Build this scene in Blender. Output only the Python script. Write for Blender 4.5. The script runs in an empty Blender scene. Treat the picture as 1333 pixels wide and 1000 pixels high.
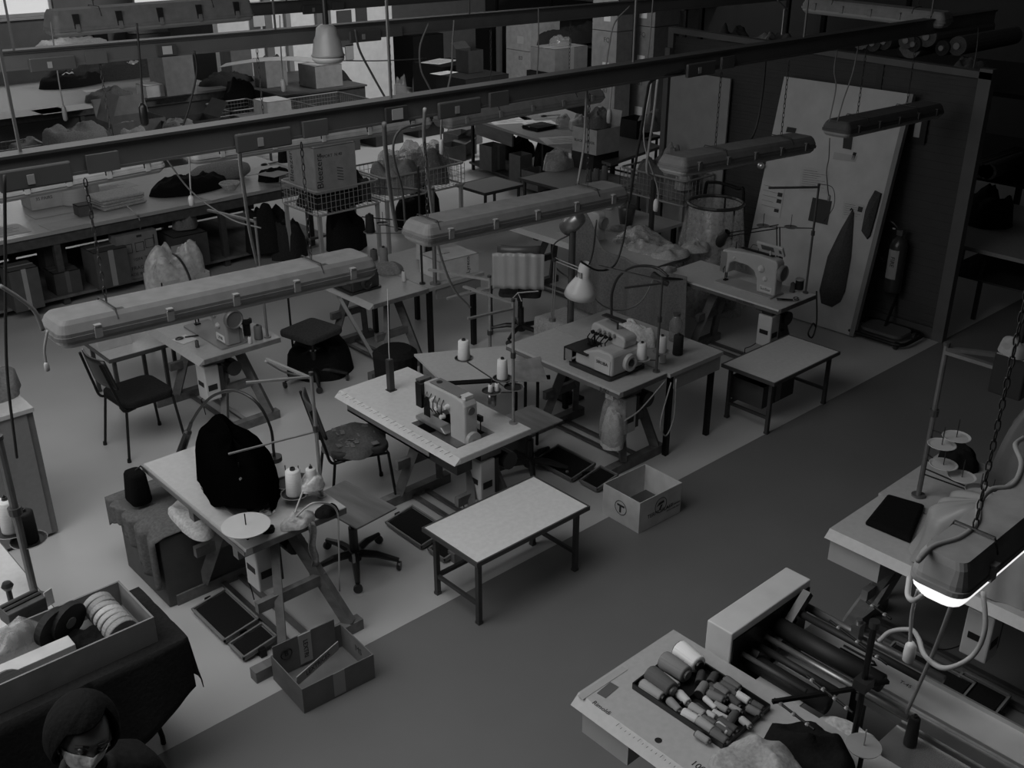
import bpy, math, random
from mathutils import Vector, Matrix, noise
PI = math.pi
sc = bpy.context.scene
col = sc.collection
# ---------------------------------------------------------------- survey of the room
FO = 1365.0; TI = math.radians(25.1); AZ = math.radians(47.8); CH = 4.1
def _ray(px, py):
    r = (px-666.5)/FO; d = (py-500)/FO
    fw = math.cos(TI)-d*math.sin(TI); dn = math.sin(TI)+d*math.cos(TI)
    return (fw*math.cos(AZ)+r*math.sin(AZ), fw*math.sin(AZ)-r*math.cos(AZ), -dn)
def P(px, py, h=0.0):            # point at height h
    x, y, z = _ray(px, py); s = (h-CH)/z
    return Vector((x*s, y*s, h))
def Q(px, py, X=None, Y=None):   # point on a vertical plane of the room
    x, y, z = _ray(px, py); s = X/x if X is not None else Y/y
    return Vector((x*s, y*s, CH+z*s))
def V(*a): return Vector(a)
# ---------------------------------------------------------------- materials
MATS = {}
def mat(v, kind='plain', rough=None):
    key = (round(v, 3), kind, rough)
    if key in MATS: return MATS[key]
    m = bpy.data.materials.new('%s_grey_%03d' % (kind, int(v*1000))); m.use_nodes = True
    nt = m.node_tree; b = nt.nodes['Principled BSDF']; N = nt.nodes.new; L = nt.links.new
    K = dict(plain=(.5, 0, 0, 0, 0), paint=(.45, 6, .10, 0, 0), metal=(.35, 20, .12, 0, 1), wood=(.6, 5, .35, .15, 0),
             fabric=(.95, 60, .25, .35, 0), card=(.85, 9, .14, .08, 0), floor=(.4, 1.3, .07, 0, 0), paper=(.8, 12, .06, 0, 0),
             thread=(.8, 220, .10, .3, 0), plastic=(.35, 8, .06, 0, 0), laminate=(.38, 30, .07, 0, 0), rubber=(.9, 90, .2, .2, 0),
             dusty=(.7, 14, .16, .02, 0), steel=(.28, 10, .1, 0, 1), film=(.12, 25, .3, .5, 0), glass=(.05, 0, 0, 0, 0), velvet=(1, 0, 0, 0, 0), glow=(1, 0, 0, 0, 0))[kind]
    b.inputs['Roughness'].default_value = rough if rough is not None else K[0]
    b.inputs['Metallic'].default_value = K[4]*.75
    b.inputs['Base Color'].default_value = (v, v, v, 1)
    tc = N('ShaderNodeTexCoord')
    if K[1]:
        mp = N('ShaderNodeMapping'); L(tc.outputs['Object'], mp.inputs[0])
        if kind == 'wood': mp.inputs['Scale'].default_value = (1, .12, 1)
        if kind == 'thread': mp.inputs['Scale'].default_value = (.02, .02, 1)
        n = N('ShaderNodeTexNoise'); n.inputs['Scale'].default_value = K[1]*(3 if kind == 'wood' else 1); n.inputs['Detail'].default_value = 5
        L(mp.outputs[0], n.inputs['Vector'])
        r = N('ShaderNodeMapRange'); r.inputs[1].default_value = .25; r.inputs[2].default_value = .75
        r.inputs[3].default_value = v*(1-K[2]); r.inputs[4].default_value = v*(1+K[2])
        L(n.outputs['Fac'], r.inputs[0]); L(r.outputs[0], b.inputs['Base Color'])
        if K[3]:
            bp = N('ShaderNodeBump'); bp.inputs['Strength'].default_value = K[3]; bp.inputs['Distance'].default_value = .01
            L(n.outputs['Fac'], bp.inputs['Height']); L(bp.outputs[0], b.inputs['Normal'])
    if kind == 'glass': b.inputs['Alpha'].default_value = .10; b.inputs['Specular IOR Level'].default_value = .5
    if kind == 'film':
        b.inputs['Alpha'].default_value = .42; b.inputs['Specular IOR Level'].default_value = .9
    if kind in ('fabric', 'velvet', 'card', 'rubber'): b.inputs['Specular IOR Level'].default_value = .12 if kind != 'velvet' else 0
    if kind == 'glow':
        b.inputs['Emission Color'].default_value = (1, 1, 1, 1); b.inputs['Emission Strength'].default_value = v
    MATS[key] = m
    return m
# ---------------------------------------------------------------- mesh builder
class MB:
    def __init__(s): s.v = []; s.f = []; s.M = None
    def add(s, vs, fs):
        o = len(s.v)
        s.v += [tuple(s.M @ Vector(a)) if s.M else tuple(a) for a in vs]
        s.f += [tuple(i+o for i in f) for f in fs]; return s
    def box(s, c, d, rz=0, R=None):
        R = R or Matrix.Rotation(rz, 3, 'Z'); c = Vector(c); vs = []
        for z in (-.5, .5):
            for x, y in ((-.5, -.5), (.5, -.5), (.5, .5), (-.5, .5)):
                vs.append(c + R @ Vector((x*d[0], y*d[1], z*d[2])))
        return s.add(vs, [(3, 2, 1, 0), (4, 5, 6, 7), (0, 1, 5, 4), (1, 2, 6, 5), (2, 3, 7, 6), (3, 0, 4, 7)])
    def bx(s, a, b): return s.box([(a[i]+b[i])/2 for i in range(3)], [abs(b[i]-a[i]) for i in range(3)])
    def beam(s, p, q, w, h=None):
        p = Vector(p); q = Vector(q); d = q-p; R = d.to_track_quat('X', 'Z').to_matrix()
        return s.box((p+q)/2, (d.length, w, h or w), R=R)
    def tube(s, pts, r, n=7, closed=False, cap=True):
        pts = [Vector(p) for p in pts]; m = len(pts); vs = []; fs = []; up = None
        for i, p in enumerate(pts):
            if closed: d = pts[(i+1) % m]-pts[i-1]
            else: d = pts[min(i+1, m-1)]-pts[max(i-1, 0)]
            if d.length < 1e-9: d = Vector((0, 0, 1))
            d.normalize()
            if up is None: up = Vector((0, 0, 1)) if abs(d.z) < .9 else Vector((1, 0, 0))
            u = d.cross(up); 
            if u.length < 1e-5: u = d.orthogonal()
            u.normalize(); w = d.cross(u); up = u.cross(d)
            rr = r[i] if isinstance(r, (list, tuple)) else r
            for k in range(n):
                a = 2*PI*k/n; vs.append(p+(u*math.cos(a)+w*math.sin(a))*rr)
        for i in range(m if closed else m-1):
            j = (i+1) % m
            for k in range(n):
                l = (k+1) % n; fs.append((i*n+k, i*n+l, j*n+l, j*n+k))
        if not closed and cap: fs += [tuple(range(n))[::-1], tuple((m-1)*n+k for k in range(n))]
        return s.add(vs, fs)
    def cyl(s, p, q, r, r2=None, n=14): return s.tube([p, q], [r, r if r2 is None else r2], n)
    def lathe(s, prof, c=(0, 0, 0), n=18, R=None, sq=1, cap=True):
        c = Vector(c); vs = []; fs = []; m = len(prof)
        for r, z in prof:
            for k in range(n):
                a = 2*PI*k/n; p = Vector((r*math.cos(a), r*math.sin(a)*sq, z)); vs.append(c+(R @ p if R else p))
        for i in range(m-1):
            for k in range(n):
                l = (k+1) % n; fs.append((i*n+k, i*n+l, (i+1)*n+l, (i+1)*n+k))
        if cap and prof[0][0] > 1e-4: fs.append(tuple(range(n))[::-1])
        if cap and prof[-1][0] > 1e-4: fs.append(tuple((m-1)*n+k for k in range(n)))
        return s.add(vs, fs)
    def prism(s, poly, z0, z1, R=None, c=(0, 0, 0)):
        n = len(poly); c = Vector(c)
        vs = [Vector((x, y, z0)) for x, y in poly]+[Vector((x, y, z1)) for x, y in poly]
        vs = [c+(R @ p if R else p) for p in vs]
        return s.add(vs, [tuple(range(n))[::-1], tuple(range(n, 2*n))]+[(i, (i+1) % n, n+(i+1) % n, n+i) for i in range(n)])
    def grid(s, fn, nu, nv):
        vs = [fn(i/nu, j/nv) for i in range(nu+1) for j in range(nv+1)]
        return s.add(vs, [(i*(nv+1)+j, (i+1)*(nv+1)+j, (i+1)*(nv+1)+j+1, i*(nv+1)+j+1) for i in range(nu) for j in range(nv)])
    def heap(s, c, sx, sy, h, seed=0, rough=.5, freq=2.2, rz=0, n=22, flat=.25):
        c = Vector(c); R = Matrix.Rotation(rz, 3, 'Z'); sd = seed*7.13; tall = h > .34*min(sx, sy); rough = min(rough, .55) if tall else rough
        def top(u, v):
            a = u*2*PI; rr = v
            k = 1+.22*noise.noise(Vector((math.cos(a)*1.3+sd, math.sin(a)*1.3, sd)))
            x = math.cos(a)*rr*sx/2*k; y = math.sin(a)*rr*sy/2*k
            f = max(0, 1-rr**(3.5 if tall else 2.6))**(.33 if tall else .55)
            w = noise.noise(Vector((x/sx*freq*1.5+sd, y/sy*freq*1.5, sd*.3)))+.25*noise.noise(Vector((x/sx*freq*4+sd, y/sy*freq*4, sd*.7)))
            w2 = 1-abs(noise.noise(Vector((x*6+sd, y*4.5-sd, sd)))*2)
            return c+R @ Vector((x, y, max(0, h*f*(.80+rough*w*.85)+min(.045, h*.28)*w2*abs(w2)*f*(.7+rough)) if rr < 1 else 0))
        s.grid(top, 2*n, n//2+3)
        return s
    def build(s, name, m, parent=None, smooth=False, bevel=0, solid=0, sub=0, loc=None, rz=0, weld=False):
        me = bpy.data.meshes.new(name); me.from_pydata(s.v, [], s.f); me.update()
        if smooth: me.polygons.foreach_set('use_smooth', [True]*len(me.polygons))
        o = bpy.data.objects.new(name, me); col.objects.link(o); me.materials.append(m)
        if parent: o.parent = parent
        if loc is not None: o.location = loc
        o.rotation_euler.z = rz
        if weld: w = o.modifiers.new('weld', 'WELD'); w.merge_threshold = 1e-4
        if solid: w = o.modifiers.new('solid', 'SOLIDIFY'); w.thickness = solid; w.offset = -1
        if bevel: w = o.modifiers.new('bevel', 'BEVEL'); w.width = bevel; w.segments = 2; w.limit_method = 'ANGLE'
        if sub: w = o.modifiers.new('sub', 'SUBSURF'); w.levels = sub; w.render_levels = sub
        return o
def tag(o, label=None, cat=None, group=None, kind=None):
    if label: o['label'] = label
    if cat: o['category'] = cat
    if group: o['group'] = group
    if kind: o['kind'] = kind
    return o
def thing(name, label, cat, loc=(0, 0, 0), rz=0, group=None):
    o = bpy.data.objects.new(name, None); col.objects.link(o); o.location = loc; o.rotation_euler.z = rz
    o.empty_display_size = .1
    return tag(o, label, cat, group)
def solo(name, label, cat, mb, m, loc=(0, 0, 0), rz=0, group=None, **k):
    return tag(mb.build(name, m, loc=loc, rz=rz, **k), label, cat, group)
def dup(root, loc, rz=0, label=None, group=None, scale=None):
    def cp(o, par):
        c = o.copy(); col.objects.link(c); c.parent = par
        for ch in o.children: cp(ch, c)
        return c
    r = cp(root, None); r.location = loc; r.rotation_euler.z = rz
    if scale: r.scale = scale
    if label: r['label'] = label
    if group: r['group'] = group
    return r
def lerp(a, b, t): return a+(b-a)*t
def bez(p0, p1, p2, p3, n=14):
    p0, p1, p2, p3 = map(Vector, (p0, p1, p2, p3)); out = []
    for i in range(n+1):
        t = i/n; out.append(p0*(1-t)**3+p1*3*t*(1-t)**2+p2*3*t*t*(1-t)+p3*t**3)
    return out
def spline(pts, n=6):
    pts = [Vector(p) for p in pts]; q = [pts[0]*2-pts[1]]+pts+[pts[-1]*2-pts[-2]]; out = []
    for i in range(1, len(q)-2):
        a, b, c, d = q[i-1:i+3]
        for k in range(n):
            t = k/n; out.append(.5*((2*b)+(c-a)*t+(2*a-5*b+4*c-d)*t*t+(3*b-a-3*c+d)*t**3))
    return out+[pts[-1]]
def arc(c, r, a0, a1, u, w, n=16):
    c = Vector(c); u = Vector(u); w = Vector(w)
    return [c+(u*math.cos(lerp(a0, a1, i/n))+w*math.sin(lerp(a0, a1, i/n)))*r for i in range(n+1)]
def rrect(x0, y0, x1, y1, r, n=4):
    out = []
    for cx, cy, a in ((x1-r, y1-r, 0), (x0+r, y1-r, PI/2), (x0+r, y0+r, PI), (x1-r, y0+r, 1.5*PI)):
        for i in range(n+1):
            t = a+PI/2*i/n; out.append((cx+r*math.cos(t), cy+r*math.sin(t)))
    return out
def text(s, size, org, u, w, m, parent=None, name='printed_text', off=.0012, center=True, sx=1):
    cu = bpy.data.curves.new('txt', 'FONT'); cu.body = s; cu.size = size; cu.extrude = .0004
    cu.align_x = 'CENTER' if center else 'LEFT'; cu.align_y = 'CENTER'; cu.resolution_u = 3
    t = bpy.data.objects.new('txt', cu); me = bpy.data.meshes.new_from_object(t); bpy.data.objects.remove(t)
    me.name = name; me.materials.append(m)
    u = Vector(u).normalized(); w = Vector(w).normalized(); n = u.cross(w)
    Mx = Matrix((u*sx, w, n)).transposed().to_4x4(); Mx.translation = Vector(org)+n*off
    me.transform(Mx)
    o = bpy.data.objects.new(name, me); col.objects.link(o)
    if parent: o.parent = parent
    return o
BLK = mat(.012, 'plain', .5); INK = mat(.03, 'plain', .8)
X, Y, Z = V(1, 0, 0), V(0, 1, 0), V(0, 0, 1)
# ================================================================ THE SETTING
def struct(name, mb, m, **k): return tag(mb.build(name, m, **k), kind='structure')
struct('floor', MB().bx((-6, 4.33, -.06), (24, 26, 0)), mat(.49, 'floor'))
struct('trim_1', MB().bx((-6, -7, -.06), (24, 4.33, -.001)), mat(.165, 'floor')).name = 'floor_aisle'
WY = 22.0
# back wall with two window openings
b = MB()
def wall_seg(x0, x1, z0, z1): b.bx((x0, WY, z0), (x1, WY+.25, z1))
wa, wb, wc, wd = 3.5, 7.9, 9.5, 11.6
wall_seg(-6, 20, 0, 1.94); wall_seg(-6, 20, 3.6, 6)
wall_seg(-6, wa, 1.94, 3.6); wall_seg(wb, wc, 1.94, 3.6); wall_seg(wd, 20, 1.94, 3.6)
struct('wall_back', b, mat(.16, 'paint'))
for i, (x0, x1) in enumerate(((wa, wb), (wc, wd))):
    w = struct('window_%d' % (i+1), MB().bx((x0, WY+.1, 1.94), (x1, WY+.12, 3.6)), mat(.9, 'glass'))
    f = MB()
    for a, c in (((x0, 1.94), (x1, 2.0)), ((x0, 3.54), (x1, 3.6)), ((x0, 2.0), (x0+.06, 3.54)), ((x1-.06, 2.0), (x1, 3.54)), (((x0+x1)/2-.03, 2.0), ((x0+x1)/2+.03, 3.54))):
        f.bx((a[0], WY+.04, a[1]), (c[0], WY+.095, c[1]))
    f.build('window_frame', mat(.55, 'paint'), w)
    MB().bx((x0-.05, WY-.12, 1.9), (x1+.05, WY-.001, 1.939)).build('window_sill', mat(.5, 'paint'), w)
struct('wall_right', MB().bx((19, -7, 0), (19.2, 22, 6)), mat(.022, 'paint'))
struct('baseboard_back', MB().bx((-6, WY-.03, 0), (19, WY-.002, .12)), mat(.08, 'paint'))
# white inner wall in the distance with a projecting pier
p0 = Q(286, 60, Y=19.5).x; p1 = Q(512, 60, Y=19.5).x
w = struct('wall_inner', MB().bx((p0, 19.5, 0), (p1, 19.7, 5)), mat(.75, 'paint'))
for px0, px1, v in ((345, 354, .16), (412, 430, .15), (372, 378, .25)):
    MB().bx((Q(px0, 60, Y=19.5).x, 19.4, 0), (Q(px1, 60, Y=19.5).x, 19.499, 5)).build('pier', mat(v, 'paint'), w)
for px, py, ww, hh, v, nm in ((470, 12, .28, .48, .05, 'framed_picture'), (449, 37, .36, .72, .06, 'framed_picture'), (455, 68, .2, .3, .30, 'notice'), (333, 20, .25, .4, .5, 'notice')):
    c = Q(px, py, Y=19.48)
    solo(nm, {470: 'small dark framed picture near the right edge of the far white wall', 449: 'large dark framed picture hung on the far white wall', 455: 'pale notice taped low on the far white wall', 333: 'white notice sheet pinned at the left end of the far white wall'}[px],
         'picture' if nm[0] == 'f' else 'notice', MB().bx((-ww/2, -.02, -hh/2), (ww/2, 0, hh/2)), mat(v, 'paper'), loc=(c.x, 19.39 if px == 333 else 19.49, c.z))
# ---------------------------------------------------------------- camera and light
cam = bpy.data.cameras.new('camera'); co = bpy.data.objects.new('camera', cam); col.objects.link(co)
cam.sensor_width = 36; cam.lens = 36*FO/1333; cam.clip_start = .05; cam.clip_end = 200
fwd = V(math.cos(AZ)*math.cos(TI), math.sin(AZ)*math.cos(TI), -math.sin(TI))
co.location = (0, 0, CH); co.rotation_euler = fwd.to_track_quat('-Z', 'Y').to_euler()
sc.camera = co
sc.view_settings.view_transform = 'Standard'; sc.view_settings.look = 'None'; sc.view_settings.gamma = 1
sc.view_settings.use_curve_mapping = False; sc.view_settings.exposure = 0
wd_ = bpy.data.worlds.new('world'); sc.world = wd_; wd_.use_nodes = True
bg = wd_.node_tree.nodes['Background']; bg.inputs[0].default_value = (1, 1, 1, 1); bg.inputs[1].default_value = .012
def area(name, loc, target, sx, sy, e):
    l = bpy.data.lights.new(name, 'AREA'); l.shape = 'RECTANGLE'; l.size = sx; l.size_y = sy; l.energy = e
    o = bpy.data.objects.new(name, l); col.objects.link(o); o.location = loc
    o.rotation_euler = (Vector(target)-Vector(loc)).to_track_quat('-Z', 'Y').to_euler(); return o
area('window_left', (-2.4, 5.6, 4.0), (1.6, 4.4, .2), 5.5, 2.4, 95)  # side light assumed from beyond the left of view; no window is modelled there
area('skylight', (.8, 4.6, 5.4), (1.3, 4.3, 0), 3.0, 5, 158)  # overhead light assumed above the front tables; no roof opening is modelled
area('skylight', (6.0, 15.0, 6.2), (6.4, 12.0, 0), 6, 4, 32)  # second assumed overhead light, added for the back area, out of view
area('window_back', (12.5, 13.2, 5.4), (12.4, 18.5, 2.0), 2, 1.5, 270)  # added fill lamp to brighten the far white wall, not a window
# daylight through the far windows: the bright sky outside
o = MB().bx((-6, WY+4, -1), (24, WY+4.1, 12)).build('sky_glow', mat(.66, 'glow')); tag(o, kind='structure')
area('window_daylight', (5.7, WY-.3, 2.8), (5.2, 12, .9), 4.2, 1.5, 45)
# ================================================================ OVERHEAD RAILS AND LIGHT FIXTURES
RM = mat(.11, 'paint'); RG = mat(.10, 'paint')
def rail(Yr, z, x0, x1, label, sockets, slope=0, holes=()):
    t = thing('overhead_power_rail', label, 'power rail', (x0, Yr, z), 0, 'overhead power rails above the sewing tables')
    L = x1-x0; g = slope*L
    m = MB(); m.M = Matrix.Shear('XY', 4, (0, 0)) if 0 else Matrix(((1, 0, 0, 0), (0, 1, 0, 0), (slope, 0, 1, 0), (0, 0, 0, 1)))
    m.bx((0, -.04, 0), (L, .04, .012)); m.bx((0, -.04, .1), (L, .04, .112)); m.bx((0, .03, .01), (L, .04, .102)); m.bx((0, -.032, .012), (L, -.026, .1))
    m.build('channel', RM, t)
    m2 = MB(); m2.M = m.M; m2.bx((0, -.05, .112), (L, .05, .124)); m2.build('cover_strip', mat(.05, 'paint'), t)
    for s in sockets:
        k = MB(); k.M = m.M; k.bx((s-.15, -.065, -.02), (s+.15, -.041, .07)); bo = k.build('junction_box', mat(.085, 'plastic'), t, bevel=.008)
        k = MB(); k.M = m.M; k.bx((s-.04, -.069, 0), (s-.01, -.0655, .04)); k.build('rating_plate', mat(.3, 'paper'), bo)
        k = MB(); k.M = m.M; k.bx((s+.22, -.062, 0), (s+.36, -.042, .08)); k.build('clamp_plate', RG, t)
    for s in holes:
        k = MB(); k.M = m.M; k.bx((s-.07, -.062, .01), (s+.07, -.042, .085)); pl = k.build('socket', mat(.06, 'plastic'), t)
        k = MB(); k.M = m.M; k.bx((s-.035, -.066, .02), (s+.035, -.0625, .075)); k.build('socket_face', mat(.42, 'paper'), pl)
    for q in [i*1.9+.6 for i in range(int(L/1.9)+1)]:
        k = MB(); k.M = m.M; k.beam((q, 0, .124), (q, 0, 3), .012); k.build('suspension_rod', RM, t)
    return t
a = Q(0, 232, Y=4.6); c = Q(1290, 26, Y=4.6)
sl = (c.z-a.z)/(c.x-a.x)
rail(4.6, a.z-.03-.5*sl, a.x-.5, c.x, 'long near overhead power rail running diagonally above the front sewing tables', [.5+Q(40, 225, Y=4.6).x-a.x, .5+Q(335, 170, Y=4.6).x-a.x, .5+Q(590, 132, Y=4.6).x-a.x, .5+Q(905, 78, Y=4.6).x-a.x], sl, [.5+Q(508, 143, Y=4.6).x-a.x])
R1 = lambda px: V(Q(px, 100, Y=4.6).x, 4.6, a.z-.03+sl*(Q(px, 100, Y=4.6).x-a.x))
a2 = Q(0, 82, Y=7.3); c2 = Q(905, 4, Y=7.3); sl2 = (c2.z-a2.z)/(c2.x-a2.x)
rail(7.3, a2.z-.05-.5*sl2, a2.x-.5, c2.x+3, 'second overhead power rail behind and above the middle row of sewing tables', [.5+Q(64, 77, Y=7.3).x-a2.x, .5+Q(470, 38, Y=7.3).x-a2.x], sl2, [.5+Q(212, 60, Y=7.3).x-a2.x])
a3 = Q(340, 14, Y=10); 
rail(10, a3.z-.04, a3.x-.3, a3.x+6, 'third overhead power rail, far one crossing in front of the distant white wall', [.9], -.004)

HM = mat(.175, 'dusty'); HD = mat(.13, 'dusty'); DIF = mat(.34, 'plastic')
def chain(t, p, q, r=.010):
    p = Vector(p); q = Vector(q); n = max(4, int((q-p).length/.034)); m = MB(); d = (q-p)/n
    R0 = d.to_track_quat('Z', 'Y').to_matrix()
    for i in range(n):
        c = p+d*(i+.5); u = R0 @ (Vector((1, 0, 0)) if i % 2 else Vector((0, 1, 0))); h = d.normalized()
        pts = [c+u*math.cos(k*PI/4)*.008+h*math.sin(k*PI/4)*d.length*.62 for k in range(8)]
        m.tube(pts, .0028, 4, closed=True)
    return m.build('chain', mat(.07, 'metal', .5), t)
def fixture(p, q, label, hm=HM, w=.255, h=.082, chains=((.22, 1), (.78, 1)), top=2.97, lit=False, straps=False, group='hanging strip light fixtures above the sewing tables'):
    p = Vector(p); q = Vector(q); d = q-p; L = d.length
    t = thing('strip_light_fixture', label, 'light fixture', p, 0, group)
    R = d.to_track_quat('X', 'Z').to_matrix().to_4x4(); Mx = R
    # housing: chamfered trough, built as stacked rounded outlines
    m = MB(); m.M = Mx; lay = [(0, .5), (.028, .5), (h*.78, .43), (h, .37)]; rings = []
    for z, k in lay: 
        e = (.5-k)*w*1.0; rings.append([(x, y, z) for x, y in rrect(e, -w*k, L-e, w*k, .045 if z < .04 else .03, 4)])
    n = len(rings[0]); vs = [v for r in rings for v in r]; fs = []
    for i in range(len(rings)-1):
        for k in range(n): fs.append((i*n+k, i*n+(k+1) % n, (i+1)*n+(k+1) % n, (i+1)*n+k))
    fs += [tuple(range(n))[::-1], tuple((len(rings)-1)*n+k for k in range(n))]
    m.add(vs, fs); m.build('housing', hm, t)
    m = MB(); m.M = Mx; m.prism(rrect(-.008, -w*.52, L+.008, w*.52, .05, 5), -.006, .012); m.build('rim', HD if hm is HM else hm, t)
    m = MB(); m.M = Mx; rings = [[(x, y, z) for x, y in rrect(e, -w*.5+e, L-e, w*.5-e, .045, 4)] for z, e in ((-.006, .003), (-.025-.010*lit, .006), (-.045-.018*lit, .022), (-.052-.02*lit, .05))]
    n = len(rings[0]); vs = [v for r in rings for v in r]; fs = []
    for i in range(3):
        for k in range(n): fs.append((i*n+k, (i+1)*n+k, (i+1)*n+(k+1) % n, i*n+(k+1) % n))
    fs += [tuple(3*n+k for k in range(n))[::-1], tuple(range(n))]
    m.add(vs, fs); m.build('diffuser', mat(.95, 'glow') if lit else DIF, t, smooth=False)
    for f in (.1, .3, .5, .7, .9):
        for sgn in (-1, 1):
            m = MB(); m.M = Mx; m.box((L*f, sgn*w*.53, .014), (.034, .010, .05)); m.box((L*f, sgn*w*.50, .045), (.03, .03, .008)); m.build('clip', mat(.26, 'dusty') if hm is HM else hm, t)
        if straps:
            m = MB(); m.M = Mx; m.bx((L*f-.025, -w*.5-.004, .0), (L*f+.025, w*.5+.004, h*.8)); m.build('strap', mat(.05, 'metal', .6), t)
    for f, side in chains:
        m = MB(); m.M = Mx
        m.tube([(L*f, -w*.46, h*.6), (L*f, -w*.36, h+.012), (L*f, w*.36, h+.012), (L*f, w*.46, h*.6)], .004, 5)
        m.box((L*f+.02, -w*.3, h*.93), (.05, .03, .012)); m.build('bracket', mat(.08, 'metal', .5), t)
        base = R @ Vector((L*f, 0, h+.015)); tp = Vector(base); tp.z = top-p.z
        chain(t, base, tp)
    return t
def fx(pa, pb, Yf, label, **k):
    A_ = Q(*pa, Y=Yf); B_ = Q(*pb, Y=Yf); return fixture(A_, B_, label, **k)
fx((64, 436), (476, 345), 4.6, 'dusty pale strip light hanging above the left machine table with gooseneck bag', chains=((.16, 1), (.80, 1)))
fx((538, 308), (802, 253), 4.6, 'dusty pale strip light hanging over the centre, just above the bell-shaped lamp', chains=((.06, 1), (.83, 1)))
fx((872, 219), (1046, 188), 4.6, 'grey strip light hanging in front of the corrugated partition, touching the door view', hm=mat(.15, 'dusty'), chains=((.3, 1), (.8, 1)))
fx((1086, 171), (1213, 144), 4.6, 'dark strip light hanging in front of the leaning white door, rightmost of the row', hm=mat(.075, 'dusty'), chains=((.2, 1), (.7, 1)))
fx((-60, 262), (206, 212), 7.3, 'strip light over the cutting table at the left picture edge, half hidden by the rail', hm=mat(.40, 'dusty'), straps=True, top=3.05)
fx((243, 204), (552, 158), 7.3, 'strip light over the cutting table behind the near rail, above the pillow', hm=mat(.40, 'dusty'), straps=True, chains=((.3, 1), (.85, 1)), top=3.05)
fx((573, 160), (777, 125), 7.3, 'grey strip light behind the near rail above the cluttered table with papers', hm=mat(.22, 'dusty'), chains=((.3, 1), (.8, 1)), top=3.05)
fx((64, 40), (322, 18), 9.4, 'high strip light at the upper left, strapped with dark bands', hm=mat(.22, 'dusty'), straps=True, w=.3, h=.16, top=3.9)
A_ = Q(1050, 8, Y=5.8); B_ = V(A_.x+2.6, 4.3, A_.z)
B_ = Q(1235, 29, Y=4.5)
fixture(A_, B_, 'dusty strip light at the upper right in front of the fabric rolls', hm=mat(.22, 'dusty'), top=3.9)
A_ = P(1216, 764, 2.2); B_ = P(1420, 585, 2.2); B_.y = A_.y; B_.x = A_.x+1.79
fixture(A_, B_, 'large near strip light with glowing white tube end above the covered machine', lit=True, hm=mat(.27, 'dusty'), chains=((.12, 1),), w=.18, h=.10, top=4.3)
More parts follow.
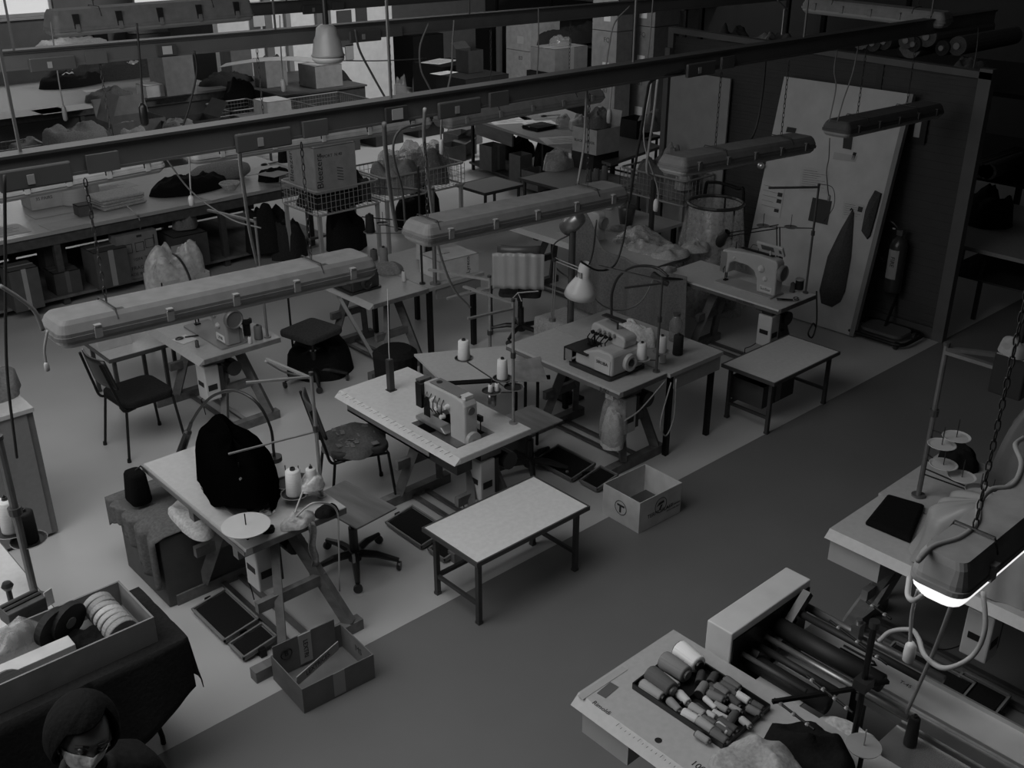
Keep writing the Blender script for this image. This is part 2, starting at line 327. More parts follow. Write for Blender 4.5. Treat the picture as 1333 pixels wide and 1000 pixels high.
# ================================================================ WORKSTATION GENERATORS
WD = mat(.20, 'wood'); WD2 = mat(.13, 'wood'); LAM = mat(.50, 'laminate'); EDGE = mat(.16, 'wood')
DK = mat(.02, 'metal', .5); STL = mat(.35, 'steel'); WHT = mat(.72, 'plastic'); PAD = mat(.012, 'fabric'); DKP = mat(.03, 'plastic')
def sewing_table(x0, x1, y0, y1, label, h=.76, ys=None, wood=WD, top=LAM, edge=EDGE, th=.042, bev=.05, cut=None, motor=None, tray=False, brand=None, foot=(0, .68), fband=False):
    t = thing('sewing_table', label, 'table', (x0, y0, 0), 0, 'sewing machine tables on wooden trestles')
    w, d = x1-x0, y1-y0
    m = MB()
    # top slab with an operator edge that slopes down; optional machine cut-out as four slabs
    def slab(a, c, e, f, sl=False):
        if sl: m.prism([(h-th, 0), (h, bev), (h, c-a), (h-th, c-a)], 0, f-e, R=Matrix(((0, 1, 0), (0, 0, 1), (1, 0, 0))), c=(a, e, 0))
        else: m.bx((a, e, h-th), (c, f, h))
    if cut:
        cx0, cx1, cy0, cy1 = cut
        slab(0, cx0, 0, d, True); slab(cx1, w, 0, d); slab(cx0, cx1, 0, cy0); slab(cx0, cx1, cy1, d)
    else: slab(0, w, 0, d, True)
    m.build('tabletop', top, t)
    for a_, c_ in (((.05, -.004, h-th), (w, 0, h-.004)), ((.05, d, h-th), (w, d+.004, h-.004)))+((((-.004, 0, h-th), (0.0, d, h-.012)),) if fband else ()): MB().bx(a_, c_).build('edge_banding', edge, t)
    if cut:
        k = MB(); k.bx((cx0-.01, cy0-.01, h-.2), (cx1+.01, cy1+.01, h-.15)); k.bx((cx0-.01, cy0-.01, h-.15), (cx0, cy1+.01, h-th)); k.bx((cx1, cy0-.01, h-.15), (cx1+.01, cy1+.01, h-th)); k.bx((cx0, cy0-.01, h-.15), (cx1, cy0, h-th)); k.bx((cx0, cy1, h-.15), (cx1, cy1+.01, h-th))
        k.build('oil_pan', mat(.10, 'metal'), t)
    if ys:
        fx0, fx1 = foot
        for i, (yf, yt) in enumerate(ys):
            MB().bx((fx0, yf-.035, 0), (fx1, yf+.035, .075)).build('foot_beam', wood, t)
            cx_ = (fx0+fx1)/2+.06
            for xf, xt in ((fx0+.20, cx_-.06), (fx1-.08, cx_+.06)):
                MB().beam((xf, yf, .07), (xt, yt, h-th-.06), .05, .07).build('leg', wood, t)
            MB().bx((fx0+.12, yt-.03, h-th-.07), (min(fx1-.1, w-.03), yt+.03, h-th-.001)).build('top_rail', wood, t)
            ym = lerp(yf, yt, .5); MB().bx((fx0+.14, ym-.02, .33), (fx1-.14, ym+.02, .40)).build('crossbar', wood, t)
        k = MB()
        for q in (fx0+.3, fx0+.42): k.bx((q, ys[0][0]+.035, .01), (q+.035, ys[1][0]-.035, .03))
        k.build('pedal_rail', mat(.16, 'metal'), t)
    if motor:
        mx, my = motor
        mo = MB().bx((mx, my, h-.42), (mx+.13, my+.15, h-.12)).build('control_box', mat(.55, 'paint'), t, bevel=.01)
        k = MB().bx((mx-.003, my+.03, h-.3), (mx, my+.12, h-.26)); k.bx((mx+.02, my-.003, h-.33), (mx+.1, my, h-.28)); k.build('display_panel', BLK, mo)
        MB().bx((mx+.131, my+.01, h-.40), (mx+.17, my+.14, h-.14)).build('heat_sink', DKP, mo)
        MB().bx((mx+.02, my+.02, h-.12), (mx+.2, my+.13, h-th)).build('mounting_plate', mat(.1, 'metal'), mo)
        MB().cyl((mx+.27, my+.0, h-.2), (mx+.27, my+.22, h-.2), .065).build('motor', DKP, t, smooth=False)
        MB().tube(bez((mx+.06, my+.15, h-.4), (mx+.05, my+.3, h-.6), (mx+.1, my+.35, .3), (mx+.1, my+.3, .08)), .004, 5).build('pedal_rod', DK, t)
    if tray: MB().bx((.06, d*.25, h-.15), (w*.55, d*.95, h-.135)).bx((.06, d*.25, h-.15), (.07, d*.95, h-.09)).build('under_tray', mat(.3, 'paint'), t)
    if brand:
        s, sz, u, org = brand
        text(s, sz, org, u, (0, 0, 1) if abs(u[1]) > .5 or 1 else Z, INK, t, name='printed_brand')
    return t
def pedal(x, y, w=.27, d=.42, label='', rz=0, tilt=.16, z=.035):
    t = thing('foot_pedal', label, 'pedal', (x, y, z), rz, 'treadle pedals under the sewing tables')
    R = Matrix.Rotation(-tilt, 4, 'Y')
    m = MB(); m.M = R; m.prism(rrect(-w/2, -d/2, w/2, d/2, .02, 3), 0, .014)
    for a, c in (((-w/2, -d/2), (w/2, -d/2+.012)), ((-w/2, d/2-.012), (w/2, d/2)), ((-w/2, -d/2), (-w/2+.012, d/2)), ((w/2-.012, -d/2), (w/2, d/2))): m.bx((a[0], a[1], .01), (c[0], c[1], .03))
    m.build('frame', mat(.20, 'paint'), t)
    m = MB(); m.M = R; m.bx((-w/2+.022, -d/2+.022, .015), (w/2-.022, d/2-.022, .024))
    m.build('rubber_mat', mat(.012, 'rubber'), t)
    for s_ in (-1, 1): MB().bx((-.02, s_*(d/2+.005)-.025, -z+.004), (.02, s_*(d/2+.005)+.025, .02)).build('pivot_bracket', DK, t)
    return t
def side_table(x0, x1, y0, y1, h, label, top=mat(.68, 'laminate'), rz=0, leg=mat(.10, 'metal', .5), trim=mat(.07, 'plastic'), low=True, cat='table'):
    t = thing('side_table', label, cat, ((x0+x1)/2, (y0+y1)/2, 0), rz, 'low white-topped side tables')
    w, d = (x1-x0)/2, (y1-y0)/2
    MB().bx((-w, -d, h-.02), (w, d, h)).build('tabletop', top, t)
    m = MB()
    for a, c in (((-w-.012, -d-.012), (w+.012, -d-.0005)), ((-w-.012, d+.0005), (w+.012, d+.012)), ((-w-.012, -d), (-w-.0005, d)), ((w+.0005, -d), (w+.012, d))): m.bx((a[0], a[1], h-.028), (c[0], c[1], h+.003))
    m.build('edge_trim', trim, t)
    lx, ly = w-.05, d-.05
    for sx in (-1, 1):
        for sy in (-1, 1): MB().bx((sx*lx-.015, sy*ly-.015, .008), (sx*lx+.015, sy*ly+.015, h-.02)).bx((sx*lx-.018, sy*ly-.018, 0), (sx*lx+.018, sy*ly+.018, .02)).build('leg', leg, t)
    m = MB()
    for sy in (-1, 1): m.bx((-lx, sy*ly-.012, h-.055), (lx, sy*ly+.012, h-.021))
    for sx in (-1, 1): m.bx((sx*lx-.012, -ly, h-.055), (sx*lx+.012, ly, h-.021))
    m.build('apron_frame', leg, t)
    if low:
        for sx in (-1, 1): MB().bx((sx*lx-.01, -ly, .13), (sx*lx+.01, ly, .155)).build('stretcher', leg, t)
        MB().bx((-lx, ly-.012, .13), (lx, ly+.012, .155)).build('stretcher', leg, t)
    return t
def thread_cone(label, loc, r=.032, h=.11, v=.78, group='cones of sewing thread', taper=.86, rz=0, tilt=None, core=.03, name='thread_cone'):
    t = thing(name, label, 'thread cone', loc, rz, group)
    R = tilt
    MB().lathe([(r*.3, 0), (r*.95, 0), (r, h*.05), (r*lerp(1, taper, .5), h*.5), (r*taper, h*.93), (r*taper*.8, h*.97), (r*.3, h*.975)], n=16, R=R).build('thread', mat(v, 'thread'), t, smooth=True)
    MB().lathe([(.001, h*.9), (r*.34, h*.9), (r*.3, h*1.06), (r*.2, h*1.06), (r*.18, h*.98), (.001, h*.98)], n=10, R=R).build('core', mat(core, 'plastic'), t)
    return t
def spool_lying(label, loc, r, L, rz, v, cap=.02, group='loose spools of thread in the black tray', drum=False):
    t = thing('thread_spool', label, 'thread spool', loc, rz, group)
    R = Matrix.Rotation(PI/2, 3, 'Y'); e = r*1.08 if drum else r*.55
    MB().lathe([(r*.5, -L/2+.004), (r*.96, -L/2+.005), (r, -L/2+.01), (r*.93, L/2-.012), (r*.88, L/2-.006), (r*.5, L/2-.005)], c=(0, 0, r*1.05), n=14, R=R).build('thread', mat(v, 'thread'), t, smooth=True)
    MB().lathe([(r*.9, -L/2), (r*.9, -L/2+.004)], c=(0, 0, r*1.05), n=12, R=R).build('base_ring', mat(cap, 'plastic'), t); MB().lathe([(e, L/2-.006), (e*.9, L/2+.006)], c=(0, 0, r*1.05), n=12, R=R).build('core', mat(cap, 'plastic'), t)
    return t
def thread_stand(base, h, label, arms=(), discs=(), v=.30, pv=.25, r=.011):
    """arms: (z, dx, dy, radius); discs: (dx,dy,z,r,shade, spike)"""
    t = thing('thread_stand', label, 'thread stand', base, 0, 'thread stands rising from the sewing tables')
    pm = mat(pv, 'metal', .5)
    m = MB().cyl((0, 0, 0), (0, 0, h), r, n=10); m.cyl((0, 0, 0), (0, 0, .012), r*2.6); m.build('pole', pm, t, smooth=False)
    MB().cyl((0, 0, h*.55), (0, 0, h*.55+.04), r*1.7, n=10).build('collar', mat(.05, 'plastic'), t); MB().cyl((0, 0, h), (0, 0, h+.02), r*1.25, n=10).build('end_cap', mat(.05, 'plastic'), t)
    for z, dx, dy, ar in arms:
        MB().beam((0, 0, z), (dx, dy, z), ar*2, ar*1.3).build('guide_arm', pm, t)
    for dx, dy, z, dr, dv, sp in discs:
        d = MB().lathe([(.001, z), (dr*.8, z), (dr, z+.008), (dr*.97, z+.010), (dr*.8, z+.004), (.001, z+.004)], c=(dx, dy, 0), n=22).build('spool_disc', mat(dv, 'plastic'), t, smooth=False)
        if dv < .05: MB().lathe([(dr, z+.008), (dr*1.04, z+.012), (dr*1.0, z+.013), (dr*.97, z+.010)], c=(dx, dy, 0), n=22, cap=False).build('rim', mat(.3, 'plastic'), d)
        MB().beam((0, 0, z-.004), (dx, dy, z-.004), .008, .006).build('disc_arm', mat(.08, 'metal'), t)
        if sp: MB().cyl((dx, dy, z), (dx, dy, z+sp), .003, n=6).build('spike', mat(.06, 'metal'), d)
    return t
def cprof(m, prof, x0, x1): m.prism(prof, x0, x1, R=Matrix(((0, 0, 1), (1, 0, 0), (0, 1, 0))))
def lockstitch(loc, label, v=.45, rz=0, panel=True, bare=False, s=1.0, txt=None):
    t = thing('sewing_machine', label, 'sewing machine', loc, rz, 'industrial sewing machines on the tables')
    BM = mat(v, 'paint'); t.scale = (s, s, s)
    MB().prism(rrect(-.09, -.26, .09, .26, .015), .0005, .012).build('bed', mat(v*.8, 'paint'), t)
    m = MB(); cprof(m, [(.245, .085), (.25, .24), (.23, .265), (.05, .285), (-.10, .295), (-.245, .285), (-.262, .26), (-.262, .012), (-.10, .012), (-.09, .11), (-.06, .165), (0, .19), (.12, .195), (.165, .17), (.18, .085)], -.048, .048); m.build('arm_body', BM, t, bevel=.012)
    MB().bx((-.053, .19, .09), (-.0485, .245, .25)).build('face_plate', mat(v*1.15, 'metal'), t)
    k = MB().cyl((0, .212, .03), (0, .212, .09), .005, n=8); k.cyl((-.02, .212, .04), (-.02, .212, .09), .004, n=8); k.bx((-.028, .2, .013), (.008, .225, .022)); k.cyl((-.02, .212, .02), (-.02, .212, .045), .0035, n=6); k.tube([(-.05, .2, .14), (-.07, .2, .12), (-.065, .2, .09)], .003, 5)
    k.build('needle_bar', DK, t)
    R = Matrix.Rotation(PI/2, 3, 'X')
    MB().lathe([(.02, 0), (.055, 0), (.062, .008), (.062, .03), (.054, .038), (.048, .03), (.02, .028)], c=(0, -.263, .19), n=24, R=R).build('handwheel', mat(v*.45, 'plastic'), t)
    RX = Matrix.Rotation(-PI/2, 3, 'Y')
    for cy, cz, rr in ((-.13, .20, .028), (-.17, .13, .02), (.12, .225, .012)): MB().lathe([(.001, rr), (rr*.45, rr), (rr*.92, rr*.4), (rr, 0)], c=(-.049, cy, cz), n=16, R=RX).build('dial', mat(v*1.3, 'plastic'), t)
    k = MB().cyl((0, .15, .28), (0, .15, .33), .004, n=6); k.tube(spline([(.0, -.05, .29), (.0, -.05, .34), (0, 0, .345), (0, .02, .31)]), .002, 4); k.bx((-.01, -.19, .296), (.02, .1, .303)); k.build('thread_guide', DK, t)
    if panel:
        pn = MB(); RR = Matrix.Rotation(-.5, 3, 'Y'); pn.box((-.0, -.16, .35), (.02, .23, .085), R=RR); pn.cyl((0, -.16, .29), (0, -.16, .34), .008, n=6); po = pn.build('control_panel', mat(v*1.1, 'plastic'), t, bevel=.004)
        k = MB(); k.box((-.0125, -.14, .352), (.003, .11, .045), R=RR); k.box((-.0125, -.25, .348), (.003, .02, .03), R=RR); k.build('display', mat(.08, 'plastic'), po)
    MB().bx((-.051, -.235, .03), (-.0485, -.13, .075)).build('name_plate', mat(.6, 'paper'), t)
    text(txt or 'L918', .03, (-.0515, -.182, .052), (0, -1, 0), (0, 0, 1), INK, t, name='printed_model_text')
    return t
def overlock(loc, label, v=.45, rz=0, dark=.05, txt='SIRUBA'):
    t = thing('overlock_machine', label, 'sewing machine', loc, rz, 'industrial sewing machines on the tables')
    BM = mat(v, 'paint')
    MB().prism(rrect(-.15, -.17, .16, .17, .02), .0005, .022).build('base_plate', DKP, t)
    m = MB(); cprof(m, [(.13, .022), (.13, .085), (.02, .13), (-.05, .16), (-.145, .16), (-.165, .14), (-.165, .022)], -.13, .14); m.build('body', BM, t, bevel=.012)
    m = MB(); cprof(m, [(.10, .18), (.12, .2), (.11, .245), (.08, .26), (-.14, .23), (-.155, .21), (-.15, .16), (-.06, .16), (-.02, .19)], -.02, .09); m.build('arm_body', BM, t, bevel=.012)
    MB().bx((-.15, .02, .10), (.05, .2, .108)).bx((-.153, .195, .02), (-.03, .202, .108)).build('cloth_plate', mat(dark, 'metal', .4), t)
    MB().bx((-.15, .14, .03), (-.145, .2, .099)).build('side_plate', mat(v*.9, 'metal'), t)
    k = MB()
    for i in range(5): k.tube([(-.02+.012*i, .12-.03*i, .18), (-.05, .11-.035*i, .17), (-.045, .09-.03*i, .12)], .004, 5); k.cyl((-.035, .09-.035*i, .20), (-.022, .09-.035*i, .20), .012, n=10)
    k.cyl((0, .10, .11), (0, .10, .19), .006, n=8); k.bx((-.03, .07, .109), (.02, .13, .118)); k.build('looper_and_needle', DK, t)
    k = MB()
    for i in range(4): MB().lathe([(.001, .02), (.010, .018), (.013, 0)], c=(-.021, .04-.038*i, .222), n=10, R=Matrix.Rotation(-PI/2, 3, 'Y')).build('tension_dial', mat(v*.6, 'plastic'), t)
    MB().lathe([(.015, 0), (.045, 0), (.052, .006), (.052, .03), (.035, .034), (.03, .026), (.001, .026)], c=(.0, -.166, .085), n=22, R=Matrix.Rotation(PI/2, 3, 'X')).build('handwheel', mat(v*1.1, 'plastic'), t)
    MB().lathe([(.001, 0), (.022, 0), (.02, .006), (.001, .008)], c=(.0, -.193, .085), n=16, R=Matrix.Rotation(PI/2, 3, 'X')).build('wheel_hub', DKP, t)
    MB().bx((-.134, -.15, .03), (-.1305, -.03, .115)).build('front_cover', mat(v*1.15, 'paint'), t)
    k = MB().cyl((.03, -.05, .24), (.03, -.05, .30), .006, n=8); k.bx((.01, -.1, .298), (.05, .06, .306)); k.build('thread_guide', mat(.1, 'metal'), t)
    text(txt, .028, (-.136, -.09, .09), (0, -1, 0), (0, 0, 1), INK, t, name='printed_brand')
    return t
def carton(x, y, w, d, h, rz, label, v=.22, z=0, open_=True, flaps=(), tape=True, texts=(), group='cardboard boxes', th=.006, inner=None, tv=None, name='cardboard_box'):
    """texts: (string, size, side) side in '-y','-x','top'"""
    t = thing(name, label, 'box', (x, y, z), rz, group); CM = mat(v, 'card')
    m = MB(); m.bx((-w/2, -d/2, .001), (w/2, d/2, .008))
    m.bx((-w/2, -d/2, .008), (w/2, -d/2+th, h)); m.bx((-w/2, d/2-th, .008), (w/2, d/2, h)); m.bx((-w/2, -d/2+th, .008), (-w/2+th, d/2-th, h)); m.bx((w/2-th, -d/2+th, .008), (w/2, d/2-th, h))
    if not open_: m.bx((-w/2, -d/2, h-.006), (w/2, d/2, h))
    m.build('carton', CM, t)
    for side, ang, L in flaps:
        if side in ('-x', '+x'):
            s = -1 if side == '-x' else 1; p = (s*w/2, 0, h); q = (s*(w/2+L*math.cos(ang)), 0, h+L*math.sin(ang)); k = MB().beam(p, q, d-.01, .004)
        else:
            s = -1 if side == '-y' else 1; p = (0, s*d/2, h); q = (0, s*(d/2+L*math.cos(ang)), h+L*math.sin(ang)); k = MB().beam(p, q, w-.01, .004)
        k.build('flap', mat(v*1.15, 'card'), t)
    if tape:
        TM = mat(tv or min(.8, v*1.6), 'plastic'); k = MB()
        k.bx((-w*.08, -d/2-.0015, h*.0+.01), (w*.08, -d/2, h)) if not (tape == 'x') else k.bx((-w/2-.0015, -d*.08, .01), (-w/2, d*.08, h))
        if not open_: k.bx((-w*.5, -d*.06, h), (w*.5, d*.06, h+.0012))
        k.build('packing_tape', TM, t)
    for tx in texts:
        s, sz, side, ox, oz = tx[:5]; mm = INK if len(tx) < 6 else mat(tx[5], 'plain', .8)
        if side == '-y': text(s, sz, (ox, -d/2, oz), (1, 0, 0), (0, 0, 1), mm, t)
        elif side == '-x': text(s, sz, (-w/2, ox, oz), (0, -1, 0), (0, 0, 1), mm, t)
        elif side == 'in': text(s, sz, (ox, d/2-th, oz), (1, 0, 0), (0, 0, 1), mm, t)
        elif side == 'inx': text(s, sz, (w/2-th, ox, oz), (0, -1, 0), (0, 0, 1), mm, t)
        else: text(s, sz, (ox, oz, h), (1, 0, 0), (0, 1, 0), mm, t)
    return t
def cloth_heap(label, c, sx, sy, h, v, seed, rz=0, name='folded_garment', cat='fabric', group=None, rough=.5, kind='fabric', n=20, flat=.25):
    c = Vector(c); m = MB().heap((0, 0, .0), sx, sy, h, seed, rough=rough, rz=rz, n=n, flat=flat)
    return solo(name, label, cat, m, mat(v, kind), loc=c, group=group, smooth=True)
def stack_folded(label, c, sx, sy, h, v, layers=4, rz=0, seed=0, name='folded_garment', cat='fabric', group=None):
    random.seed(seed); m = MB(); lh = h/layers
    for i in range(layers):
        a = random.uniform(-.06, .06); k = random.uniform(.92, 1); R = Matrix.Rotation(a, 3, 'Z')
        vs = []
        for z, e in ((0, .03), (.3, 0), (.7, 0), (1, .03)):
            vs.append([(p[0]+random.uniform(-.004, .004), p[1]+random.uniform(-.004, .004), i*lh+z*lh+.02*lh*random.random()) for p in rrect(-sx*k/2+e*sx, -sy*k/2+e*sy, sx*k/2-e*sx, sy*k/2-e*sy, .03, 3)])
        n = len(vs[0]); al = [R @ Vector(q) for r in vs for q in r]; fs = []
        for r in range(3):
            for k2 in range(n): fs.append((r*n+k2, r*n+(k2+1) % n, (r+1)*n+(k2+1) % n, (r+1)*n+k2))
        fs += [tuple(range(n))[::-1], tuple(3*n+k2 for k2 in range(n))]
        m.add(al, fs)
    return solo(name, label, cat, m, mat(v, 'fabric'), loc=c, rz=rz, group=group, smooth=False)
def paper(label, c, w, d, rz, v=.6, name='paper_sheet', cat='paper', lines=True, group=None, z=.0015, bend=.0):
    t = thing(name, label, cat, c, rz, group)
    m = MB(); m.grid(lambda a, b_: ((a-.5)*w, (b_-.5)*d, z+bend*math.sin(a*3.1)*b_), 6, 4); m.build('sheet', mat(v, 'paper'), t, solid=.001)
    if lines:
        k = MB()
        for i in range(5): k.bx((-w*.36, d*(.3-.14*i), z+bend+.0012), (w*(.1+.25*((i*7) % 3)/2), d*(.3-.14*i)+d*.02, z+bend+.0018))
        k.build('printed_lines', mat(.12, 'plain', .8), t)
    return t
def cord(label, pts, r=.005, v=.05, name='power_cord', cat='cord', plug=None, group='cords hanging from the power rails', n=6, seg=8):
    pts = [Vector(p) for p in pts]; o = pts[0].copy()
    t = thing(name, label, cat, o, 0, group)
    MB().tube([p-o for p in spline(pts, seg)], r, n).build('cable', mat(v, 'plastic', .6), t, smooth=True)
    if plug:
        e = pts[-1]-o; L, pr_, pv = plug
        MB().lathe([(pr_*.4, L*.6), (pr_*.9, L*.4), (pr_, 0), (pr_*.95, -L*.4), (pr_*.5, -L*.5)], c=e, n=12).build('plug', mat(pv, 'plastic'), t, smooth=True)
    return t
# ================================================================ FRONT ROW OF WORKSTATIONS
def vz(b, px, py): return Q(px, py, X=b.x).z
def vzy(b, px, py): return Q(px, py, Y=b.y).z
# ---- table 1, black cloth over its machine
sewing_table(2.2, 2.88, 4.66, 5.98, 'sewing table with a black cloth heaped over its machine', ys=[(-.16, .12), (.82, .66)], motor=(.12, .12), foot=(-.12, .62), wood=mat(.17, 'wood'), fband=True, bev=.012)
sm = lockstitch((2.42, 5.20, .761), 'sewing machine almost hidden under the black cloth', v=.12, rz=PI, panel=False, s=.95)
m = MB()
def bag(u, v):   # cloth thrown over the machine: a tall peak towards the window sagging to a low tail
    a = u*2*PI; r = v
    x = .21*r*math.cos(a)*(1+.12*math.cos(3*a+1)); y = .42*r*math.sin(a)*(1+.10*math.sin(2*a))
    pk = .345*max(0, 1-r**4.5)**.45
    z = pk*(1.0+.20*math.sin(y*4.2+.1)+.10*noise.noise(Vector((x*8, y*8, 3))))
    if r > .97: z = -.0
    x -= .05*max(0, -y)
    if y < -.1 and x < .02 and r > .72: z = max(z, .10*min(1, (-y-.1)*6))
    return (x+.012*noise.noise(Vector((x*20, y*20, 1))), y, max(z, 0)+.03*(1-r)*math.cos(5*a))
m.grid(bag, 48, 22)
solo('black_cloth', 'black cloth heaped over the machine on the left front table', 'fabric', m, mat(.002, 'velvet'), loc=(2.50, 5.27, .765), rz=-.05, smooth=True)
# long neck lamp
t = thing('gooseneck_lamp', 'black gooseneck lamp arching over the black cloth', 'lamp', (2.86, 5.45, .761), 0, 'black gooseneck lamps')
bA = Q(357, 585, X=2.86)-V(2.86, 5.45, .761); pts = [Q(px, py, X=x)-V(2.86, 5.45, .761) for px, py, x in ((357, 578, 2.86), (352, 556, 2.84), (335, 525, 2.78), (308, 509, 2.72), (280, 514, 2.66), (262, 530, 2.6), (249, 550, 2.56))]
pts = [V(0, 0, 0), V(0, 0, .08)]+pts[1:]
MB().tube(spline(pts, 6), .010, 8).build('gooseneck', mat(.03, 'plastic'), t, smooth=True)
e = pts[-1]; e2 = Q(235, 590, X=2.52)-V(2.86, 5.45, .761)
MB().tube([e, lerp(e, e2, .25), lerp(e, e2, .3), e2], [.012, .014, .026, .030], 14).build('lamp_head', mat(.025, 'plastic'), t)
MB().cyl((0, 0, 0), (0, 0, .03), .05).build('base', DKP, t)
# thread stand 1
b1 = P(410, 655, .761)
b1 = V(2.84, 4.86, .761); hp = Q(397, 484, X=2.84).z-.761
thread_stand(b1, hp, 'pale steel thread stand on the left front table with dark pads', arms=[(hp-.01, -.32, .18, .009), (hp-.02, -.05, .42, .009), (hp*.55, -.52, .1, .006)],
             discs=[(-.16, .04, .06, .082, .02, .12), (-.06, .0, .09, .075, .02, .16), (-.12, .20, .05, .08, .02, .13), (-.02, .22, .03, .07, .02, .1)], pv=.45)
thread_cone('large white thread cone on the stand of the left front table', b1+V(-.16, .04, .066), .052, .17, .8)
t = thread_cone('white thread cone wrapped in crumpled white netting', b1+V(-.06, .0, .096), .036, .13, .7)
MB().heap((0, 0, -.01), .16, .13, .09, 5, rough=.8).build('netting', mat(.7, 'fabric'), t, smooth=True)
dt = P(320, 683, .86)
t = thing('thread_disc', 'large white disc with a spike at the near corner of the left front table', 'spool disc', (dt.x, dt.y, .761), 0)
MB().lathe([(.001, .09), (.136, .09), (.138, .096), (.001, .098)], n=32).build('disc', mat(.62, 'plastic'), t)
MB().cyl((0, 0, 0), (0, 0, .09), .008).build('stem', DK, t); MB().cyl((0, 0, .098), (0, 0, .17), .0035).build('spike', DK, t)
for lb, px, py, sx, sy, h, v, sd in (('loose pale fabric scraps piled beside the white disc', 388, 680, .24, .15, .05, .42, 3), ('black crumpled rag at the right corner of the left front table', 425, 668, .14, .12, .04, .012, 4), ('small dark scrap lying against the white disc', 348, 690, .08, .1, .03, .012, 8), ('white folded tissue on the left front table', 348, 668, .1, .06, .025, .8, 9)):
    c = P(px, py, .763); cloth_heap(lb, c, sx, sy, h, v, sd, name='fabric_scrap', rough=.9, group='scraps on the left front table')
k = [P(408, 648, .95), P(407, 680, .80), P(408, 700, .74)]
cord('pale tape dangling from the left front table to the floor', [P(394, 640, .9), P(384, 672, .79), P(408, 655, .93), V(2.79, 4.63, .80), V(2.79, 4.625, .6), V(2.77, 4.63, .22)], .006, .5, name='hanging_tape', cat='tape', group='loose tapes')
t = solo('hanging_cloth', 'pale rag hanging over the edge of the left front table', 'fabric', MB().grid(lambda u, v: (.05*(u-.5)+.01*math.sin(v*9), -.004-.012*math.sin(u*7+v*3), .01-.30*v), 6, 10), mat(.3, 'fabric'), loc=(2.62, 4.65, .757), solid=.004, smooth=True)
pedal(2.23, 5.10, .25, .42, 'large pedal under the left front table, dark mat'); pedal(2.23, 4.76, .24, .18, 'small pedal under the left front table beside the larger one')
# cloth draped box beneath
t = thing('carton_under_cloth', 'dark box under a draped grey cloth beside the left front table', 'box', (2.36, 5.76, 0))
MB().bx((-.33, -.30, .001), (.22, .32, .50)).build('carton', mat(.11, 'card'), t, bevel=.008)
solo('draped_cloth', 'grey cloth draped over the box under the left front table', 'fabric', MB().grid(lambda u, v: ((-.36-.02*math.sin(v*26)-.012*math.sin(v*55) if u > .45 else lerp(.2, -.345, u/.45)), lerp(-.31, .42, v), .515+.03*math.sin(v*6) if u < .42 else .52-(u-.42)/.58*(.25+.12*math.sin(v*5+1.1))), 22, 60), mat(.12, 'fabric'), loc=(2.36, 5.76, 0), solid=.005, smooth=True)
c = P(240, 645, .55); cloth_heap('white fabric bundle stuffed under the left front table', (2.27, 5.50, .515), .22, .5, .09, .5, 11, rough=.3)
t = thing('black_bag', 'small black bag hung at the left corner of the left front table', 'bag', (2.13, 5.93, .53)); m = MB().prism(rrect(-.06, -.075, .06, .09, .04, 4), .0, .22); m.v = [(x*(1.15 if z < .1 else .9), y*(1.1 if z < .1 else .85)+.01, z) for x, y, z in m.v]; m.build('pouch', mat(.004, 'fabric'), t, bevel=.02, smooth=True); MB().tube([(0, .04, .2), (.04, .0, .25), (.07, -.04, .2)], .006).build('strap', DKP, t)
# ---- table 2, measuring scale on the edge
sewing_table(3.72, 4.40, 4.66, 6.06, 'white sewing table with a printed measuring scale along its front edge', ys=[(.0, .2), (.86, .70)], cut=(.12, .46, .12, .62), motor=(.24, .02), tray=True, top=mat(.66, 'laminate'), edge=mat(.5, 'laminate'), foot=(-.05, .62), wood=mat(.16, 'wood'))
m = MB()
for i in range(27): m.bx((3.728, 4.72+i*.05, .7606), (3.728+(.05 if i % 2 else .028), 4.724+i*.05, .7609))
tt = [o for o in bpy.data.objects if o.name == 'sewing_table.001'][0]; m.v = [(x-3.72, y-4.66, z) for x, y, z in m.v]; m.build('measuring_scale', INK, tt)
for px, py in ((516, 521), (602, 586), (654, 553)):
    pass
m = MB()
for px, py in ((516, 520), (602, 586), (654, 553)): c = P(px, py, .7606); m.cyl(c, c+V(0, 0, .001), .013, n=14)
# coverstitch machine
cs = 1.08; t = thing('coverstitch_machine', 'cream coverstitch machine with exposed threaders set into the white table', 'sewing machine', (4.0, 4.98, .66), 0, 'industrial sewing machines on the tables')
CM = mat(.50, 'paint')
MB().prism(rrect(-.13, -.16, .09, .12, .02), .0, .08).build('base', mat(.25, 'metal'), t, bevel=.006)
m = MB(); cprof(m, [(.33, .10), (.33, .13), (.05, .14), (0, .10)], -.10, -.01); m.build('bed', mat(.42, 'metal'), t, bevel=.008)
m = MB(); cprof(m, [(.30, .26), (.31, .36), (.27, .395), (-.05, .40), (-.14, .385), (-.16, .35), (-.16, .04), (.0, .04), (.0, .24), (.03, .27)], -.055, .06); m.build('arm_body', CM, t, bevel=.014)
MB().bx((-.045, -.1, .401), (.05, .22, .409)).build('top_cover', mat(.2, 'paint'), t)
MB().cyl((0, .17, .409), (0, .17, .412), .022).build('oil_sight', BLK, t)
MB().bx((-.03, -.14, .388), (.04, -.09, .413)).build('oil_cap', mat(.7, 'plastic'), t)
k = MB()
for i in range(6): k.cyl((-.07, .26-.012*i, .15), (-.07, .26-.012*i, .30), .004, n=6)
for i in range(5): k.tube([(-.055, .24-.045*i, .33), (-.085, .23-.045*i, .30), (-.08, .24-.045*i, .24), (-.06, .22-.04*i, .2)], .004, 5)
k.bx((-.085, .27, .2), (-.02, .335, .38)); k.tube([(.06, -.1, .2), (.1, -.14, .22), (.1, -.14, .12)], .005, 5); k.bx((.08, -.17, .2), (.1, -.12, .24))
k.build('threader_set', mat(.03, 'metal'), t)
